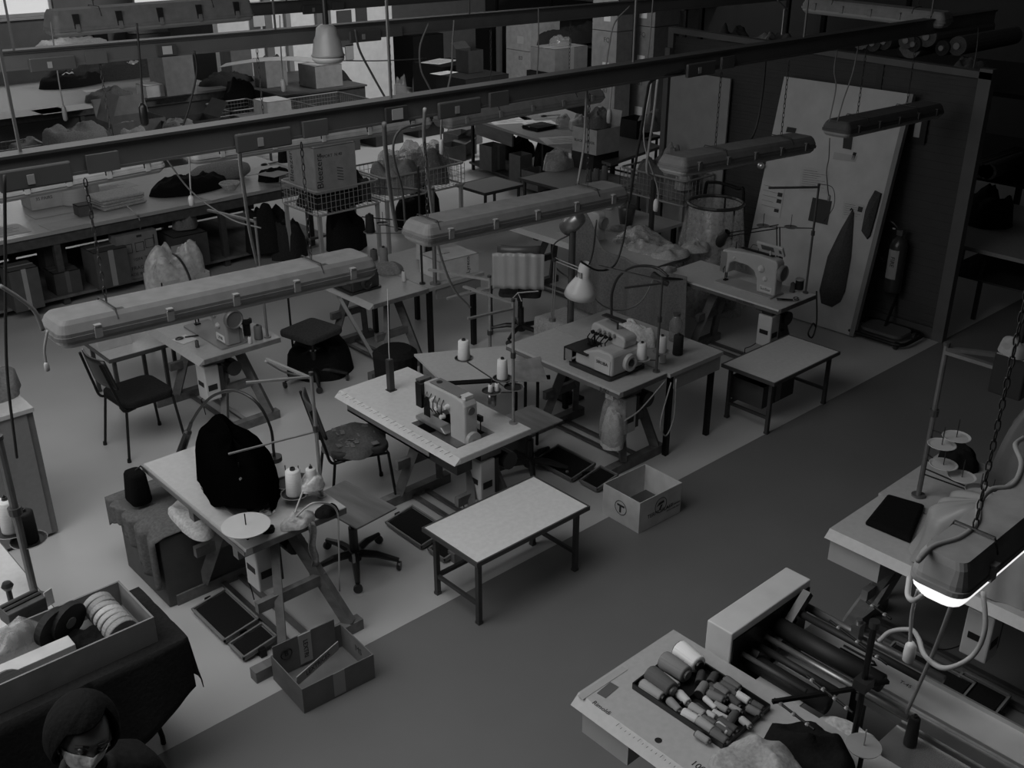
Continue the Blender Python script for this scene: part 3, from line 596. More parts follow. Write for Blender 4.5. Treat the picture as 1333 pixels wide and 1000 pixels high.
for i in range(4):
    R = Matrix.Rotation(-PI/2, 3, 'Y'); MB().lathe([(.001, .035), (.014, .034), (.018, .012), (.02, 0)], c=(-.056, .16-.05*i, .30-.045*(i % 3)), n=12, R=R).build('tension_knob', mat(.7, 'plastic'), t)
MB().lathe([(.001, 0), (.055, 0), (.06, .01), (.058, .034), (.03, .04), (.001, .035)], c=(0, -.161, .10), n=22, R=Matrix.Rotation(PI/2, 3, 'X')).build('handwheel', mat(.4, 'plastic'), t)
k = MB().lathe([(.001, 0), (.03, 0), (.028, .01), (.001, .012)], c=(0, -.161, .31), n=18, R=Matrix.Rotation(PI/2, 3, 'X')); k.build('round_badge', mat(.12, 'plastic'), t)
MB().bx((-.06, .31, .2), (.04, .36, .39)).build('face_plate', mat(.1, 'plastic'), t)
# black upright on table 2
c = P(509, 508, .761)
t = thing('black_post', 'black upright post with a cable standing on the white table', 'post', c); MB().bx((-.022, -.022, 0), (.022, .022, .25)).build('post', DKP, t, bevel=.003); MB().bx((-.03, -.03, 0), (.035, .03, .006)).build('foot', DKP, t)
MB().tube([(0, 0, .25), (.0, .0, .27), (.01, .015, .30), (.05, .06, .5), (.10, .12, .74)], .003, 6).build('cable', mat(.55, 'plastic'), t)
# thread stand 2
b2 = P(668, 551, .761); b2 = V(b2.x, b2.y, .761); hp = Q(667, 392, X=b2.x).z-.761
def rel(px, py, z, b): q = P(px, py, z+b.z); return (q.x-b.x, q.y-b.y, z)
D = [rel(604, 468, .24, b2), rel(654, 492, .30, b2), rel(640, 507, .26, b2), rel(662, 494, .32, b2)]
thread_stand(b2, hp, 'pale steel thread stand on the white table with dark pads', arms=[(hp-.01, -.04, .46, .011), (hp-.05, -.34, .06, .01)],
             discs=[(D[0][0], D[0][1], .24, .07, .02, .12), (D[1][0], D[1][1], .29, .068, .02, .14), (D[2][0], D[2][1], .24, .07, .02, .1), (D[3][0]+.03, D[3][1]-.02, .25, .07, .02, .1)], pv=.40)
thread_cone('white thread cone on the leftmost pad above the white table', b2+V(D[0][0], D[0][1], .246), .047, .15, .78)
thread_cone('white thread cone on the right pad beside the thread stand pole', b2+V(D[1][0], D[1][1], .296), .04, .15, .78)
for i, (dx, dy) in enumerate(((-.01, .0), (.035, -.015))): thread_cone(['tiny white spool on the lowest dark pad over the white table', 'second tiny white spool on the lowest dark pad, right of the other'][i], b2+V(D[2][0]+dx, D[2][1]+dy, .246), .018, .055, .75, group='tiny spools on the pad')
pedal(3.72, 5.10, .25, .42, 'large pedal under the white table with measuring marks'); pedal(3.72, 4.75, .22, .18, 'small pedal under the white table with measuring marks')
# tilted white board on black frame behind table 2
t = thing('tube_frame_table', 'small white board table on black tube frame behind the white sewing table', 'table', (5.0, 6.0, 0))
o = V(5.0, 6.0, 0); pc = [P(*q, .6)-o for q in ((539, 461), (576, 497), (668, 493), (700, 486), (668, 449))]
MB().prism([(p.x, p.y) for p in pc][::-1], .58, .6).build('tabletop', mat(.5, 'laminate'), t)
m = MB().tube([P(570, 500, .585)-o, P(716, 491, .585)-o], .019); m.build('tube_frame', DK, t)
q = P(640, 512, .95); solo('steel_cup', 'small steel cup hanging below the lowest dark pad', 'cup', MB().lathe([(.02, -.10), (.032, -.09), (.036, 0), (.033, 0), (.03, -.08), (.001, -.085)], n=18).cyl((0, 0, -.01), (0, 0, .05), .003), mat(.3, 'steel'), loc=(q.x, q.y, .95), smooth=True)
for px, py in ((575, 500), (684, 497), (700, 497), (548, 470), (672, 460)): q = P(px, py, .57)-o; MB().cyl((q.x, q.y, 0), (q.x, q.y, .565), .013, n=8).build('leg', DK, t)
t = thing('plywood_board', 'small plywood seat back standing behind the thread cones', 'board', P(690, 497, .6)); R = Matrix.Rotation(-.7, 3, 'Z')
MB().prism([(-.16, 0), (.14, 0), (.08, .2), (-.12, .16)], 0, .015, R=Matrix.Rotation(-.75, 3, 'Z') @ Matrix.Rotation(PI/2-.5, 3, 'X')).build('board', mat(.22, 'wood'), t)
# ---- table 3 with overlock, two leaves
sewing_table(5.26, 5.80, 4.63, 5.87, 'long-topped overlock table, its near leaf under the cream overlock', ys=[(.1, .28), (1.0, .86)], motor=(.14, .05), foot=(-.0, .66), top=mat(.45, 'laminate'), edge=mat(.13, 'wood'), wood=WD2, fband=True, bev=.012,
             brand=('JUKI', .05, (0, -1, 0), (-.006, .14, .738)))
t = thing('extension_table', 'plain extension table joined behind the overlock table', 'table', (5.81, 4.60, 0))
MB().bx((0, 0, .725), (.66, 1.27, .758)).build('tabletop', mat(.42, 'laminate'), t); MB().bx((.08, .01, .60), (.64, .03, .722)).build('front_panel', mat(.35, 'laminate'), t)
for x_, y_ in ((.08, .06), (.6, .06), (.08, 1.2), (.6, 1.2)): MB().bx((x_-.02, y_-.02, 0), (x_+.02, y_+.02, .724)).build('leg', DK, t)
overlock((5.55, 5.03, .761), 'cream overlock machine on the table beneath the bell-shaped lamp', v=.48).scale = (1.32, 1.32, 1.32)
bs = P(868, 486, .761); bs = V(5.76, 4.70, .761)
D3 = [rel(835, 468, .10, bs), rel(861, 459, .12, bs), rel(882, 460, .06, bs)]
thread_stand(bs, .75, 'thread stand behind the cream overlock with clear discs', arms=[(.74, -.1, .55, .01), (.72, -.28, .12, .009)], discs=[(D3[0][0], D3[0][1], .10, .07, .28, .1), (D3[1][0], D3[1][1], .12, .07, .28, .12)], pv=.16)
thread_cone('left white thread cone on a clear disc behind the cream overlock', bs+V(D3[0][0], D3[0][1], .106), .04, .135, .78, taper=.9)
thread_cone('right white thread cone on a clear disc behind the cream overlock', bs+V(D3[1][0], D3[1][1], .126), .039, .135, .78, taper=.9)
thread_cone('white thread cone half hidden behind the right cone by the overlock', bs+V(D3[1][0]+.075, D3[1][1]+.045, .001), .028, .13, .7)
q = P(882, 461, .762); thread_cone('black thread cone on the extension table by the overlock', (q.x, q.y, .762), .042, .17, .012, taper=.95)
q = P(826, 440, .78); cloth_heap('crumpled white cloth behind the cream overlock', (q.x, q.y, .762), .18, .42, .14, .62, 21, name='white_cloth', rough=.6)
q = P(895, 440, .77); t = thing('oil_jar', 'clear jar with pale bag behind the overlock cones', 'jar', (q.x-.1, q.y+.05, .762)); MB().lathe([(.05, 0), (.055, .01), (.055, .16), (.03, .2), (.03, .22)], n=18).build('jar', mat(.3, 'film'), t, smooth=True); MB().cyl((0, 0, .22), (0, 0, .24), .033).build('lid', mat(.08, 'plastic'), t)
# arch hose
o3 = P(796, 425, .762)
t = thing('gooseneck_lamp', 'black gooseneck lamp rising behind the cream overlock', 'lamp', (o3.x, o3.y, .762), 0, 'black gooseneck lamps')
MB().tube(spline([V(0, 0, 0)]+[Q(px, py, X=o3.x+dx)-V(o3.x, o3.y, .762) for px, py, dx in ((796, 400, 0), (797, 380, .0), (805, 361, .0), (820, 349, .02), (838, 346, .04), (856, 349, .06), (870, 360, .08))], 6), .011, 8).build('gooseneck', mat(.025, 'plastic'), t, smooth=True)
MB().cyl((0, 0, 0), (0, 0, .05), .05).build('base', DKP, t)
q = Q(862, 366, X=o3.x+.1)-V(o3.x, o3.y, .762); MB().tube([q+V(0, .1, .03), q, q+V(0.02, -.05, -.02)], [.03, .03, .02], 12).build('lamp_head', DKP, t)
# white spring arm lamp with bell shade
q0 = P(657+62, 418, .762); t = thing('spring_arm_lamp', 'white spring-arm lamp with bell shade beside the cream overlock', 'lamp', q0)
L = lambda px, py, dx: Q(px, py, X=q0.x+dx)-q0
A0, A1, A2 = V(0, 0, .02), L(723, 338, 0), L(757, 352, .03)
m = MB(); 
for d in (-.012, .012): m.tube([A0+V(0, d, 0), A1+V(0, d, 0)], .0055); 
for d in (-.012, .014): m.tube([A1+V(0, 0, d), A2+V(0, 0, d)], .0055)
m.build('spring_arm', mat(.4, 'metal'), t)
MB().cyl((0, 0, 0), (0, 0, .03), .03).build('base', mat(.3, 'metal'), t); MB().lathe([(.001, -.02), (.018, -.02), (.018, .02), (.001, .02)], c=A1, R=Matrix.Rotation(PI/2, 3, 'Y')).build('joint', DKP, t)
S = L(760, 352, .03); E2 = L(762, 388, .03); sd = Matrix.Rotation(.18, 3, 'X')
MB().lathe([(.04, .10), (.05, .07), (.054, -.02), (.075, -.06), (.12, -.14), (.135, -.20), (.128, -.20), (.07, -.06), (.045, -.02)], c=S+V(0, 0, -.03), n=28, R=sd, cap=False).build('shade', mat(.66, 'plastic'), t, smooth=True)
k = MB(); [k.box(S+V(-.053, .03-.012*i, -.03), (.004, .004, .05)) for i in range(6)]; k.build('vent_slots', DKP, t)
# post beside lamp with cloth
q = P(775, 420, .0); t = thing('post_with_cable', 'dark upright metal post behind the bell-shaped lamp with coiled cable', 'post', (6.05, 5.92, 0)); top = Q(762, 298, X=6.05).z
top = 1.62
MB().cyl((0, 0, 0), (0, 0, top), .03, n=12).build('post', mat(.12, 'metal'), t); MB().bx((-.1, -.1, 0), (.1, .1, .02)).build('foot', DK, t)
MB().lathe([(.07, -.1), (.075, 0), (.06, .1), (.03, .11)], c=(0, 0, top), n=16, R=Matrix.Rotation(.9, 3, 'X')).build('motor_head', mat(.3, 'metal'), t, smooth=True)
MB().tube(spline([(0, .02, top-.1), (-.1, .12, top-.2), (-.06, .14, top-.4), (0, .0, top-.5), (-.1, -.18, top-.48), (-.1, -.32, top-.2), (-.1, -.36, top+.12)]), .007, 6).build('cable', DKP, t, smooth=True)
pedal(5.14, 5.05, .27, .42, 'large pedal under the overlock table'); pedal(5.16, 4.70, .24, .19, 'small pedal under the overlock table next to the plastic bag')
# hanging waste bag
t = thing('plastic_waste_bag', 'clear plastic bag of pale thread waste hanging under the overlock table', 'bag', (5.34, 4.74, .25))
m = MB(); m.heap((0, 0, 0), .24, .24, .02, 2)
MB().lathe([(.02, -.02), (.07, .0), (.105, .08), (.11, .2), (.085, .36), (.05, .44), (.06, .46)], n=22).build('bag', mat(.5, 'film'), t, smooth=True)
MB().heap((0, 0, .0), .17, .17, .28, 31, rough=1.2, flat=.5).build('thread_waste', mat(.62, 'fabric'), t, smooth=True)
MB().bx((-.05, -.03, .41), (.06, .05, .465)).build('label', mat(.5, 'paper'), t)
cord('pale cable looping below the extension table beside the overlock', [V(5.75, 4.6, .72), V(5.5, 4.62, .55), V(5.35, 4.64, .5)], .006, .35, group='loose cables')
cord('pale cable loop hanging to floor level beside the overlock table', [V(5.86, 4.58, .71), V(5.84, 4.56, .4), V(5.76, 4.56, .26), V(5.68, 4.56, .4), V(5.80, 4.58, .70)], .006, .35, group='loose cables')
# ---- cartons on the floor
t = carton(2.39, 4.245, .46, .36, .17, -.05, 'brown open cardboard box on the floor beside the left front table', v=.17, tv=.3, flaps=(), texts=[('MS', .06, 'inx', -.02, .1)], name='cardboard_box')
MB().beam((-.22, .176, .02), (-.22+.0, .176, .02), .001).build('liner', mat(.2, 'card'), t)
k = MB(); k.bx((-.22, .165, .01), (.18, .171, .235)); k.build('tall_flap', mat(.19, 'card'), t)
k = MB(); k.bx((-.06, .158, .03), (.02, .1645, .235)); k.build('packing_tape_inside', mat(.4, 'plastic'), t)
R = Matrix.Rotation(.35, 3, 'Z'); MB().box((-.03, -.0, .13), (.36, .006, .06), R=R).build('cardboard_strip', mat(.42, 'card'), t)
text('LEXTRICES.', .042, R @ V(0, -.003, 0)+V(-.03, 0, .13), R @ X, Z, INK, t, name='printed_text')
text('LEXTRI', .04, (-.02, .158, .13), (0, 0, -1), (1, 0, 0), INK, t, name='printed_text')
text('B', .05, (-.14, .164, .15), X, Z, INK, t, name='printed_logo'); MB().tube([(-.14+.035*math.cos(a*PI/8), .163, .15+.035*math.sin(a*PI/8)) for a in range(16)], .003, 4, closed=True).build('logo_ring', INK, t)
t = carton(5.09, 4.21, .44, .36, .25, -.03, 'white open cardboard box with round printed logos on the aisle floor', v=.52, tape=False, name='cardboard_box')
text('TERMOPLAST', .045, (.0, -.18, .10), X, Z, INK, t, sx=1.0); text('FRAGILE HANDLE', .018, (.14, -.18, .10), X, Z, INK, t); text('WITH CARE 20KG', .018, (.14, -.18, .07), X, Z, INK, t)
for cx, cz, side in ((.0, .15, 'y'), (.0, .13, 'x')):
    m = MB()
    if side == 'y': m.tube([(cx+.06*math.cos(a*PI/10), -.182, cz+.06*math.sin(a*PI/10)) for a in range(20)], .0025, 4, closed=True); m.prism([(-.04, 0), (.035, .012), (.03, .03), (-.02, .025)], -.0015, 0, R=Matrix(((1, 0, 0), (0, 0, 1), (0, 1, 0))), c=(0, -.1805, .15)); m.prism([(-.02, -.04), (.0, -.04), (.02, .0), (-.0, .0)], -.0015, 0, R=Matrix(((1, 0, 0), (0, 0, 1), (0, 1, 0))), c=(0, -.1805, .15))
    else: m.tube([(-.222, cx+.055*math.cos(a*PI/10), cz+.055*math.sin(a*PI/10)) for a in range(20)], .0025, 4, closed=True); m.bx((-.2225, -.035, .14), (-.2205, .035, .155)); m.bx((-.2225, -.005, .09), (-.2205, .012, .14))
    m.build('printed_logo', INK, t)
MB().bx((-.06, -.12, .009), (.14, .09, .10)).build('dark_packet', mat(.06, 'plastic'), t)
# ---- side tables
side_table(3.33, 4.27, 3.98, 4.49, .5, 'low white side table in front of the table with measuring marks', top=mat(.76, 'laminate'))
side_table(6.75, 7.70, 4.28, 4.79, .5, 'low white side table near the extinguisher with box beneath', top=mat(.58, 'laminate'))
t = carton(7.1, 4.62, .46, .34, .2, 0, 'dark cardboard box on the frame under the right side table', v=.07, z=.157)
side_table(2.95, 3.5, 8.35, 8.93, .5, 'low white side table behind the black chair', top=mat(.6, 'laminate'), low=False)
# ---- table 4 with computerised machine
sewing_table(7.56, 8.16, 4.84, 6.18, 'dark-edged sewing table by the leaning door with a computerised machine', ys=[(.12, .28), (1.05, .9)], motor=(.08, .1), foot=(0, .6), top=mat(.54, 'laminate'), edge=mat(.10, 'wood'), wood=WD2, fband=True, bev=.012, brand=('JUKI BENCH', .035, (0, -1, 0), (-.006, .35, .738)))
lockstitch((7.84, 5.36, .761), 'cream computerised sewing machine on the table by the leaning door', v=.46, s=1.22, txt='SunStar')
q = P(1043, 378, .762); t = spool_lying('big black spool with pale flange beside the cream computerised machine', (q.x, q.y, .762), .04, .1, 0, .01, cap=.3, group='spools beside the computerised machine', drum=True); t.rotation_euler = (0, -PI/2, 0); t.location.z = .83
q = P(1031, 380, .762); thread_cone('small grey spool by the handwheel of the computerised machine', (q.x, q.y, .762), .025, .09, .12, group='spools beside the computerised machine')
q = P(1032, 392, .77); t = thing('scissors', 'black scissors lying at the corner by the computerised machine', 'scissors', q); MB().beam((0, 0, .01), (-.1, .1, .01), .02, .004).beam((0, 0, .014), (-.08, .12, .014), .015, .004).build('blades', DK, t)
k = MB(); [k.tube([(.03+.025*math.cos(a)+dx, -.02+dy+.018*math.sin(a), .012) for a in [i*PI/5 for i in range(10)]], .005, 5, closed=True) for dx, dy in ((0, 0), (.03, .03))]; k.build('handles', DKP, t)
t = thing('desk_lamp', 'black spring-arm lamp reaching left from behind the computerised machine', 'lamp', P(1013, 345, .762)+V(.15, .1, 0))
o = t.location.copy(); 
pA = Q(1013, 295, X=o.x)-o; pB = Q(945, 306, X=o.x-.1)-o
m = MB()
for d in (-.018, .018): m.tube([V(0, d, 0), pA+V(0, d, 0)], .006); m.tube([pA+V(0, 0, d), pB+V(0, 0, d)], .006)
m.build('spring_arm', DK, t); MB().lathe([(.035, .09), (.05, 0), (.10, -.13), (.092, -.13), (.03, 0)], c=pB+V(0, .04, -.03), n=16, cap=False, R=Matrix.Rotation(.7, 3, 'X')).build('lamp_head', DKP, t, smooth=True); MB().cyl((0, 0, 0), (0, 0, .02), .04).build('base', DK, t)
b4 = V(8.12, 4.93, .761)
thread_stand(b4, 1.0, 'dark thread stand in front of the leaning door with two empty discs', arms=[(.99, -.35, .28, .012)], discs=[(-.15, .14, .62, .06, .12, .12), (-.30, .33, .62, .06, .12, .12)], pv=.14, r=.01)
cord('thin cable looping at the top of the dark thread stand', [b4+V(0, 0, 1.02), b4+V(.03, -.12, 1.0), b4+V(.02, -.16, .85), b4+V(.01, -.09, .7)], .003, .03, group='loose cables')
cord('black cable coiled below the corner of the computerised table', [V(8.14, 4.83, .8), V(8.16, 4.80, .5), V(8.12, 4.8, .36), V(8.04, 4.8, .42), V(8.1, 4.8, .5), V(8.16, 4.8, .45)], .008, .015, group='loose cables')
# ================================================================ CHAIRS
def four_leg_chair(loc, rz, label, h=.46, seat_m=None, back_m=None, cushion=True, wide=.42):
    """sitter faces local +X"""
    t = thing('chair', label, 'chair', loc, rz, 'work chairs at the sewing tables')
    r = .011; TM = mat(.03, 'metal', .45)
    for sy in (-1, 1):
        MB().tube([(.2, sy*.19, h-.03), (.24, sy*.22, 0)], r).lathe([(.017, 0), (.015, .03)], c=(.24, sy*.22, 0), n=8).build('leg', TM, t)
        MB().tube([(-.19, sy*.18, h-.03), (-.25, sy*.21, 0)], r).lathe([(.017, 0), (.015, .03)], c=(-.25, sy*.21, 0), n=8).build('leg', TM, t)
    m = MB().tube([(.2, -.19, h-.03), (.2, .19, h-.03), (-.19, .18, h-.03), (-.19, -.18, h-.03)], r, closed=True); m.build('seat_frame', TM, t)
    bp = lambda s_: spline([(-.12, s_*.19, h-.03), (-.22, s_*.2, h-.02), (-.26, s_*.2, h+.12), (-.33, s_*.17, h+.40)], 5)
    for s_ in (-1, 1): MB().tube(bp(s_), r).build('back_tube', TM, t)
    m = MB(); m.prism(rrect(-.21, -wide/2, .22, wide/2, .09, 5), h-.02, h+(.035 if cushion else 0)); m.build('seat', seat_m, t, bevel=.015, smooth=False)
    m = MB(); m.grid(lambda u, v: (-.275-.06*u-.04*math.cos((v-.5)*3)+.03, (v-.5)*.42*(1-.12*u*u), h+.17+.25*u), 6, 10); m.build('backrest', back_m, t, solid=.018, smooth=True)
    return t
def swivel_chair(loc, rz, label, h=.47, seat=(.42, .42), seat_m=None, back=None, base_m=None, seat_label=None, thick=.05):
    t = thing('swivel_chair', label, 'chair', loc, rz, 'work chairs at the sewing tables')
    BMt = base_m or mat(.02, 'plastic')
    hub = MB().cyl((0, 0, .06), (0, 0, .14), .045).build('hub', BMt, t)
    for i in range(5):
        a = 2*PI*i/5+.3; c_, s_ = math.cos(a), math.sin(a)
        MB().tube([(0, 0, .11), (c_*.15, s_*.15, .11), (c_*.30, s_*.30, .075)], [.03, .025, .016], 8).build('foot_spoke', BMt, t)
        MB().lathe([(.03, -.012), (.032, 0), (.03, .012)], c=(c_*.30, s_*.30, .032), n=12, R=Matrix.Rotation(PI/2, 3, (-s_, c_, 0)) @ Matrix.Identity(3)).build('caster', DKP, t)
    MB().cyl((0, 0, .14), (0, 0, h*.62), .03).cyl((0, 0, h*.62), (0, 0, h-.02), .015).build('gas_column', BMt, t)
    w, d = seat
    so = MB().prism(rrect(-w/2, -d/2, w/2, d/2, .05 if thick > .03 else .01, 4), h-.02, h-.02+thick).build('seat', seat_m, t, bevel=min(.015, thick*.35)); tag(so, seat_label)
    if back:
        bm, bh = back
        MB().tube(spline([(-.1, 0, h-.03), (-.26, 0, h-.02), (-.29, 0, h+.1), (-.28, 0, h+bh)], 5), .016).build('back_post', BMt, t)
        MB().grid(lambda u, v: (-.26-.05*math.cos((v-.5)*3), (v-.5)*.42, h+bh-.14+.3*u), 5, 10).build('backrest', bm, t, solid=.03, smooth=True)
    return t
c = P(172, 505, .46)
four_leg_chair((2.88, 7.66, 0), .05, 'black padded chair standing alone in front of the left machine table', h=.46, seat_m=mat(.018, 'fabric'), back_m=mat(.014, 'plastic'), wide=.46)
t = four_leg_chair((3.70, 5.80, 0), -.35, 'wooden-backed chair with a patchwork cushion at the white table', h=.45, seat_m=mat(.04, 'wood'), back_m=mat(.045, 'wood'))
m = MB().heap((0, 0, .455), .50, .52, .075, 3, rough=.2, flat=.9); cu_ = m.build('cushion', mat(.10, 'fabric'), t, smooth=True)
m = MB(); random.seed(4)
for i in range(26):
    x_, y_ = random.uniform(-.15, .13), random.uniform(-.17, .17); m.box((x_, y_, .516-.30*(x_*x_+y_*y_)), (random.choice((.012, .03, .05)), random.choice((.012, .05, .07)), .004), rz=random.uniform(-.2, .2))
m.build('patchwork', mat(.17, 'fabric'), cu_)
# plywood topped stool
swivel_chair((3.16, 5.05, 0), .1, 'office star base with a plywood board as seat beside the left front table', h=.5, seat=(.34, .52), seat_m=mat(.20, 'wood'), seat_label='bare plywood board seat', thick=.014)
swivel_chair(tuple(V(P(405, 430, .5).x, P(405, 430, .5).y, 0)), .2, 'swivel chair with a worn square cushion behind the left machine table', h=.48, seat_m=mat(.06, 'fabric'), base_m=mat(.05, 'metal'), thick=.06)
k = P(364, 385, .9); t = solo('round_backrest', 'dark oval back pad standing beside the worn cushion chair', 'chair back', MB().lathe([(.001, -.02), (.05, -.018), (.06, 0), (.05, .018), (.001, .02)], c=(0, 0, .86), n=18, R=Matrix.Rotation(PI/2, 3, 'X')).cyl((0, .02, 0), (0, .02, .86), .01), mat(.02, 'fabric'), loc=(k.x+.25, k.y+.28, 0))
k = P(676, 345, .85); t = swivel_chair((k.x+.20, k.y+.19, 0), .74, 'swivel chair with white plastic sheet tied round its backrest', h=.5, seat_m=mat(.05, 'fabric'), back=(mat(.09, 'plastic'), .38), base_m=mat(.045, 'metal'))
MB().grid(lambda u, v: (-.33-.045*math.cos((v-.5)*3)+.01*math.sin(v*30), (v-.5)*.5, .5+.14+.36*u-.08*(v-.5)**2), 8, 26).build('plastic_sheet', mat(.42, 'plastic'), t, solid=.003, smooth=True)
MB().tube([(-.36, -.2, .62), (-.37, 0, .6), (-.4, .05, .55), (-.37, .0, .6), (-.39, -.04, .52)], .006).build('tied_strip', mat(.5, 'fabric'), t)
# chair whose seat shows behind the white table
k = P(690, 548, .45); t = swivel_chair((k.x, k.y, 0), 0, 'grey plank-seated stool between the white table and the overlock table', h=.47, seat=(.36, .36), seat_m=mat(.22, 'wood'), thick=.015)
t = carton(k.x+.02, k.y+.3, .3, .25, .3, 0, 'pale plastic crate behind the plank-seated stool', v=.2, tape=False)
k = P(735, 405, .5); t = thing('covered_stool', 'pale cloth covered box stool to the left of the post', 'stool', (k.x-.05, k.y-.1, 0)); MB().bx((-.22, -.2, .001), (.22, .2, .47)).build('box', mat(.22, 'card'), t); 
MB().grid(lambda u, v: ((-.235-.01*math.sin(v*32)) if u < .5 else lerp(-.235, .23, (u-.5)*2), lerp(-.215, .215, v), .05+.86*u if u < .5 else .482), 10, 40).build('cover', mat(.34, 'fabric'), t, solid=.004, smooth=True)

# ================================================================ MIDDLE ROW
sewing_table(3.24, 3.98, 7.25, 8.42, 'worn sewing table with spools behind the black padded chair', ys=[(.1, .26), (.98, .84)], motor=(.08, .1), foot=(0, .7), top=mat(.34, 'laminate'), wood=WD2)
lockstitch((3.60, 7.66, .761), 'dark cast sewing machine with bright handwheel on the worn table', v=.26, s=1.3, panel=False)
for lb, px, py, r, h, v in (('black thread spool in front of the dark cast machine', 305, 447, .028, .1, .012), ('grey thread spool at the machine foot on the worn table', 297, 446, .022, .08, .07), ('tall bottle of pale thread on the worn table', 314, 446, .02, .13, .35), ('big grey thread cone at the right edge of the worn table', 337, 441, .036, .12, .13), ('small white bobbin stack on the worn table', 326, 447, .018, .06, .5), ('little brown spool near the scissors on the worn table', 257, 452, .016, .06, .06)):
    q = P(px, py, .762); thread_cone(lb, q, r, h, v, group='spools on the worn table', taper=.93)
q = P(322, 436, .762); t = thing('black_knob_jar', 'black lidded jar behind the spools on the worn table', 'jar', q); MB().lathe([(.03, 0), (.032, .1), (.05, .11), (.05, .14), (.03, .15), (.001, .15)], n=16).build('jar', mat(.02, 'plastic'), t)
q = P(241, 440, .762); t = thing('scissors', 'black scissors lying open on the worn table', 'scissors', q); MB().beam((0, 0, .008), (.12, -.05, .01), .02, .005).build('blades', DK, t); MB().tube([(-.05+.03*math.cos(a), .02*math.sin(a), .01) for a in [i*PI/5 for i in range(10)]], .007, 5, closed=True).build('handle', DKP, t)
paper('white card under the scissors on the worn table', P(240, 442, .7615), .14, .16, .2, .6, 'card', lines=False)
q = P(350, 440, .762); thread_stand((3.9, 7.32, .761), 1.0, 'pale thread stand at the right corner of the worn table', arms=[(.99, -.12, .55, .012), (.35, -.05, .4, .008)], discs=(), pv=.28)
# white bag basket beside
t = thing('open_box_of_bags', 'white box stuffed with crinkled clear bags behind the left strip light', 'box', (4.02, 9.2, .602)); side_table(3.72, 4.37, 8.9, 9.5, .6, 'small dark stand carrying the box of crinkled bags', top=mat(.3, 'laminate'), low=False)
m = MB(); m.bx((-.25, -.2, .004), (.25, .2, .02)); m.bx((-.25, -.2, .02), (-.24, .2, .22)); m.bx((.24, -.2, .02), (.25, .2, .22)); m.bx((-.25, -.2, .02), (.25, -.19, .22)); m.bx((-.25, .19, .02), (.25, .2, .22)); m.build('carton', mat(.5, 'card'), t)
MB().heap((0, 0, .05), .58, .48, .46, 41, rough=1.3).build('plastic_bags', mat(.85, 'film'), t, smooth=True)
MB().tube(arc((.0, 0, .1), .30, 0, PI, (0, -1, 0), (0, 0, 1), 18), .012).build('hoop_handle', DKP, t)
# thread stand seen behind lamp A (cream) at right of worn table
t = carton(3.1, 8.72, .3, .3, .16, .0, 'small grey box on the low white side table', v=.5, z=.502, tape=False)
# table 6: dark overlock with white box
sewing_table(4.95, 5.62, 7.36, 8.44, 'sewing table carrying the black overlock behind the centre', ys=[(.06, .2), (.95, .8)], foot=(0, .66), top=mat(.36, 'laminate'), wood=WD2)
t = thing('extension_table', 'pale leaf table carrying the white carton in the middle', 'table', (5.63, 7.36, 0)); MB().bx((0, 0, .725), (.68, 1.08, .76)).build('tabletop', mat(.36, 'laminate'), t); MB().bx((.1, .01, .62), (.64, .03, .724)).build('drawer_front', mat(.26, 'laminate'), t)
for x_, y_ in ((.06, .08), (.6, .08), (.06, 1.0), (.6, 1.0)): MB().bx((x_-.022, y_-.022, 0), (x_+.022, y_+.022, .724)).build('leg', mat(.03, 'metal'), t)
overlock((5.14, 7.86, .761), 'black overlock machine on the table near the white carton', v=.035, txt='MO-6700').scale = (1.12, 1.12, 1.0)
q = P(583, 352, .76); tc = carton(q.x-.02, q.y-.05, .46, .34, .19, -.06, 'white closed carton on the pale leaf table', v=.58, z=.762, open_=False, tape=False, texts=[('Lyreco', .05, 'top', -.05, .02)]); text('Lyreco', .06, (.10, -.17, .095), (0, 0, 1), (-1, 0, 0), INK, tc)
q = P(468, 343, .76); 
for lb, px, py, r, h, v in (('grey thread cone behind the black overlock', 500, 343, .045, .17, .33), ('white leaning thread cone beside the white carton', 548, 337, .05, .16, .6), ('black thread cone beside the white carton', 559, 334, .045, .13, .012), ('small white spool in front of the white carton', 526, 366, .022, .1, .6), ('brown cardboard spool behind the black overlock', 487, 338, .04, .11, .12)):
    q = P(px, py, .762); thread_cone(lb, q, r, h, v, group='cones around the black overlock')
q = P(507, 352, .762); cloth_heap('pale cloth lying in a tray behind the black overlock', q, .3, .3, .07, .3, 51, rough=.6)
thread_stand((5.66, 7.5, .761), 1.1, 'dark thread stand between the black overlock and the white carton', arms=[(.6, -.3, .5, .006), (.9, -.25, .35, .006)], discs=[(-.35, .3, .5, .06, .02, .12), (-.1, .45, .5, .06, .02, .12)], pv=.05)
thread_cone('tall black thread cone on the dark stand against the baskets', V(5.31, 7.8, 1.268), .045, .17, .01, group='cones around the black overlock')
thread_stand((5.75, 7.42, .761), .9, 'short pale pipe stand left of the white carton', arms=[(.88, -.1, .3, .012)], pv=.25, r=.02)
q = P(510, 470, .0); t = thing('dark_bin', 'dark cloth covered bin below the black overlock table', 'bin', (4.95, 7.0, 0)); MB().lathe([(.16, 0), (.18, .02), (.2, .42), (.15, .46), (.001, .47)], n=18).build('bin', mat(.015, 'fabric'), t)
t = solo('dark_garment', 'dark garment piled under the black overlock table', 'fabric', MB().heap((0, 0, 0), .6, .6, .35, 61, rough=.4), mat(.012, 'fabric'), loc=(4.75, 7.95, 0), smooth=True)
t = thing('steel_channel', 'pale steel channel leaning under the black overlock table', 'channel', P(487, 468, .0)); o = t.location.copy(); a_ = Q(442, 388, Y=o.y+.1)-o; MB().beam((0, 0, .02), a_, .15, .03).build('channel', mat(.42, 'paint'), t)
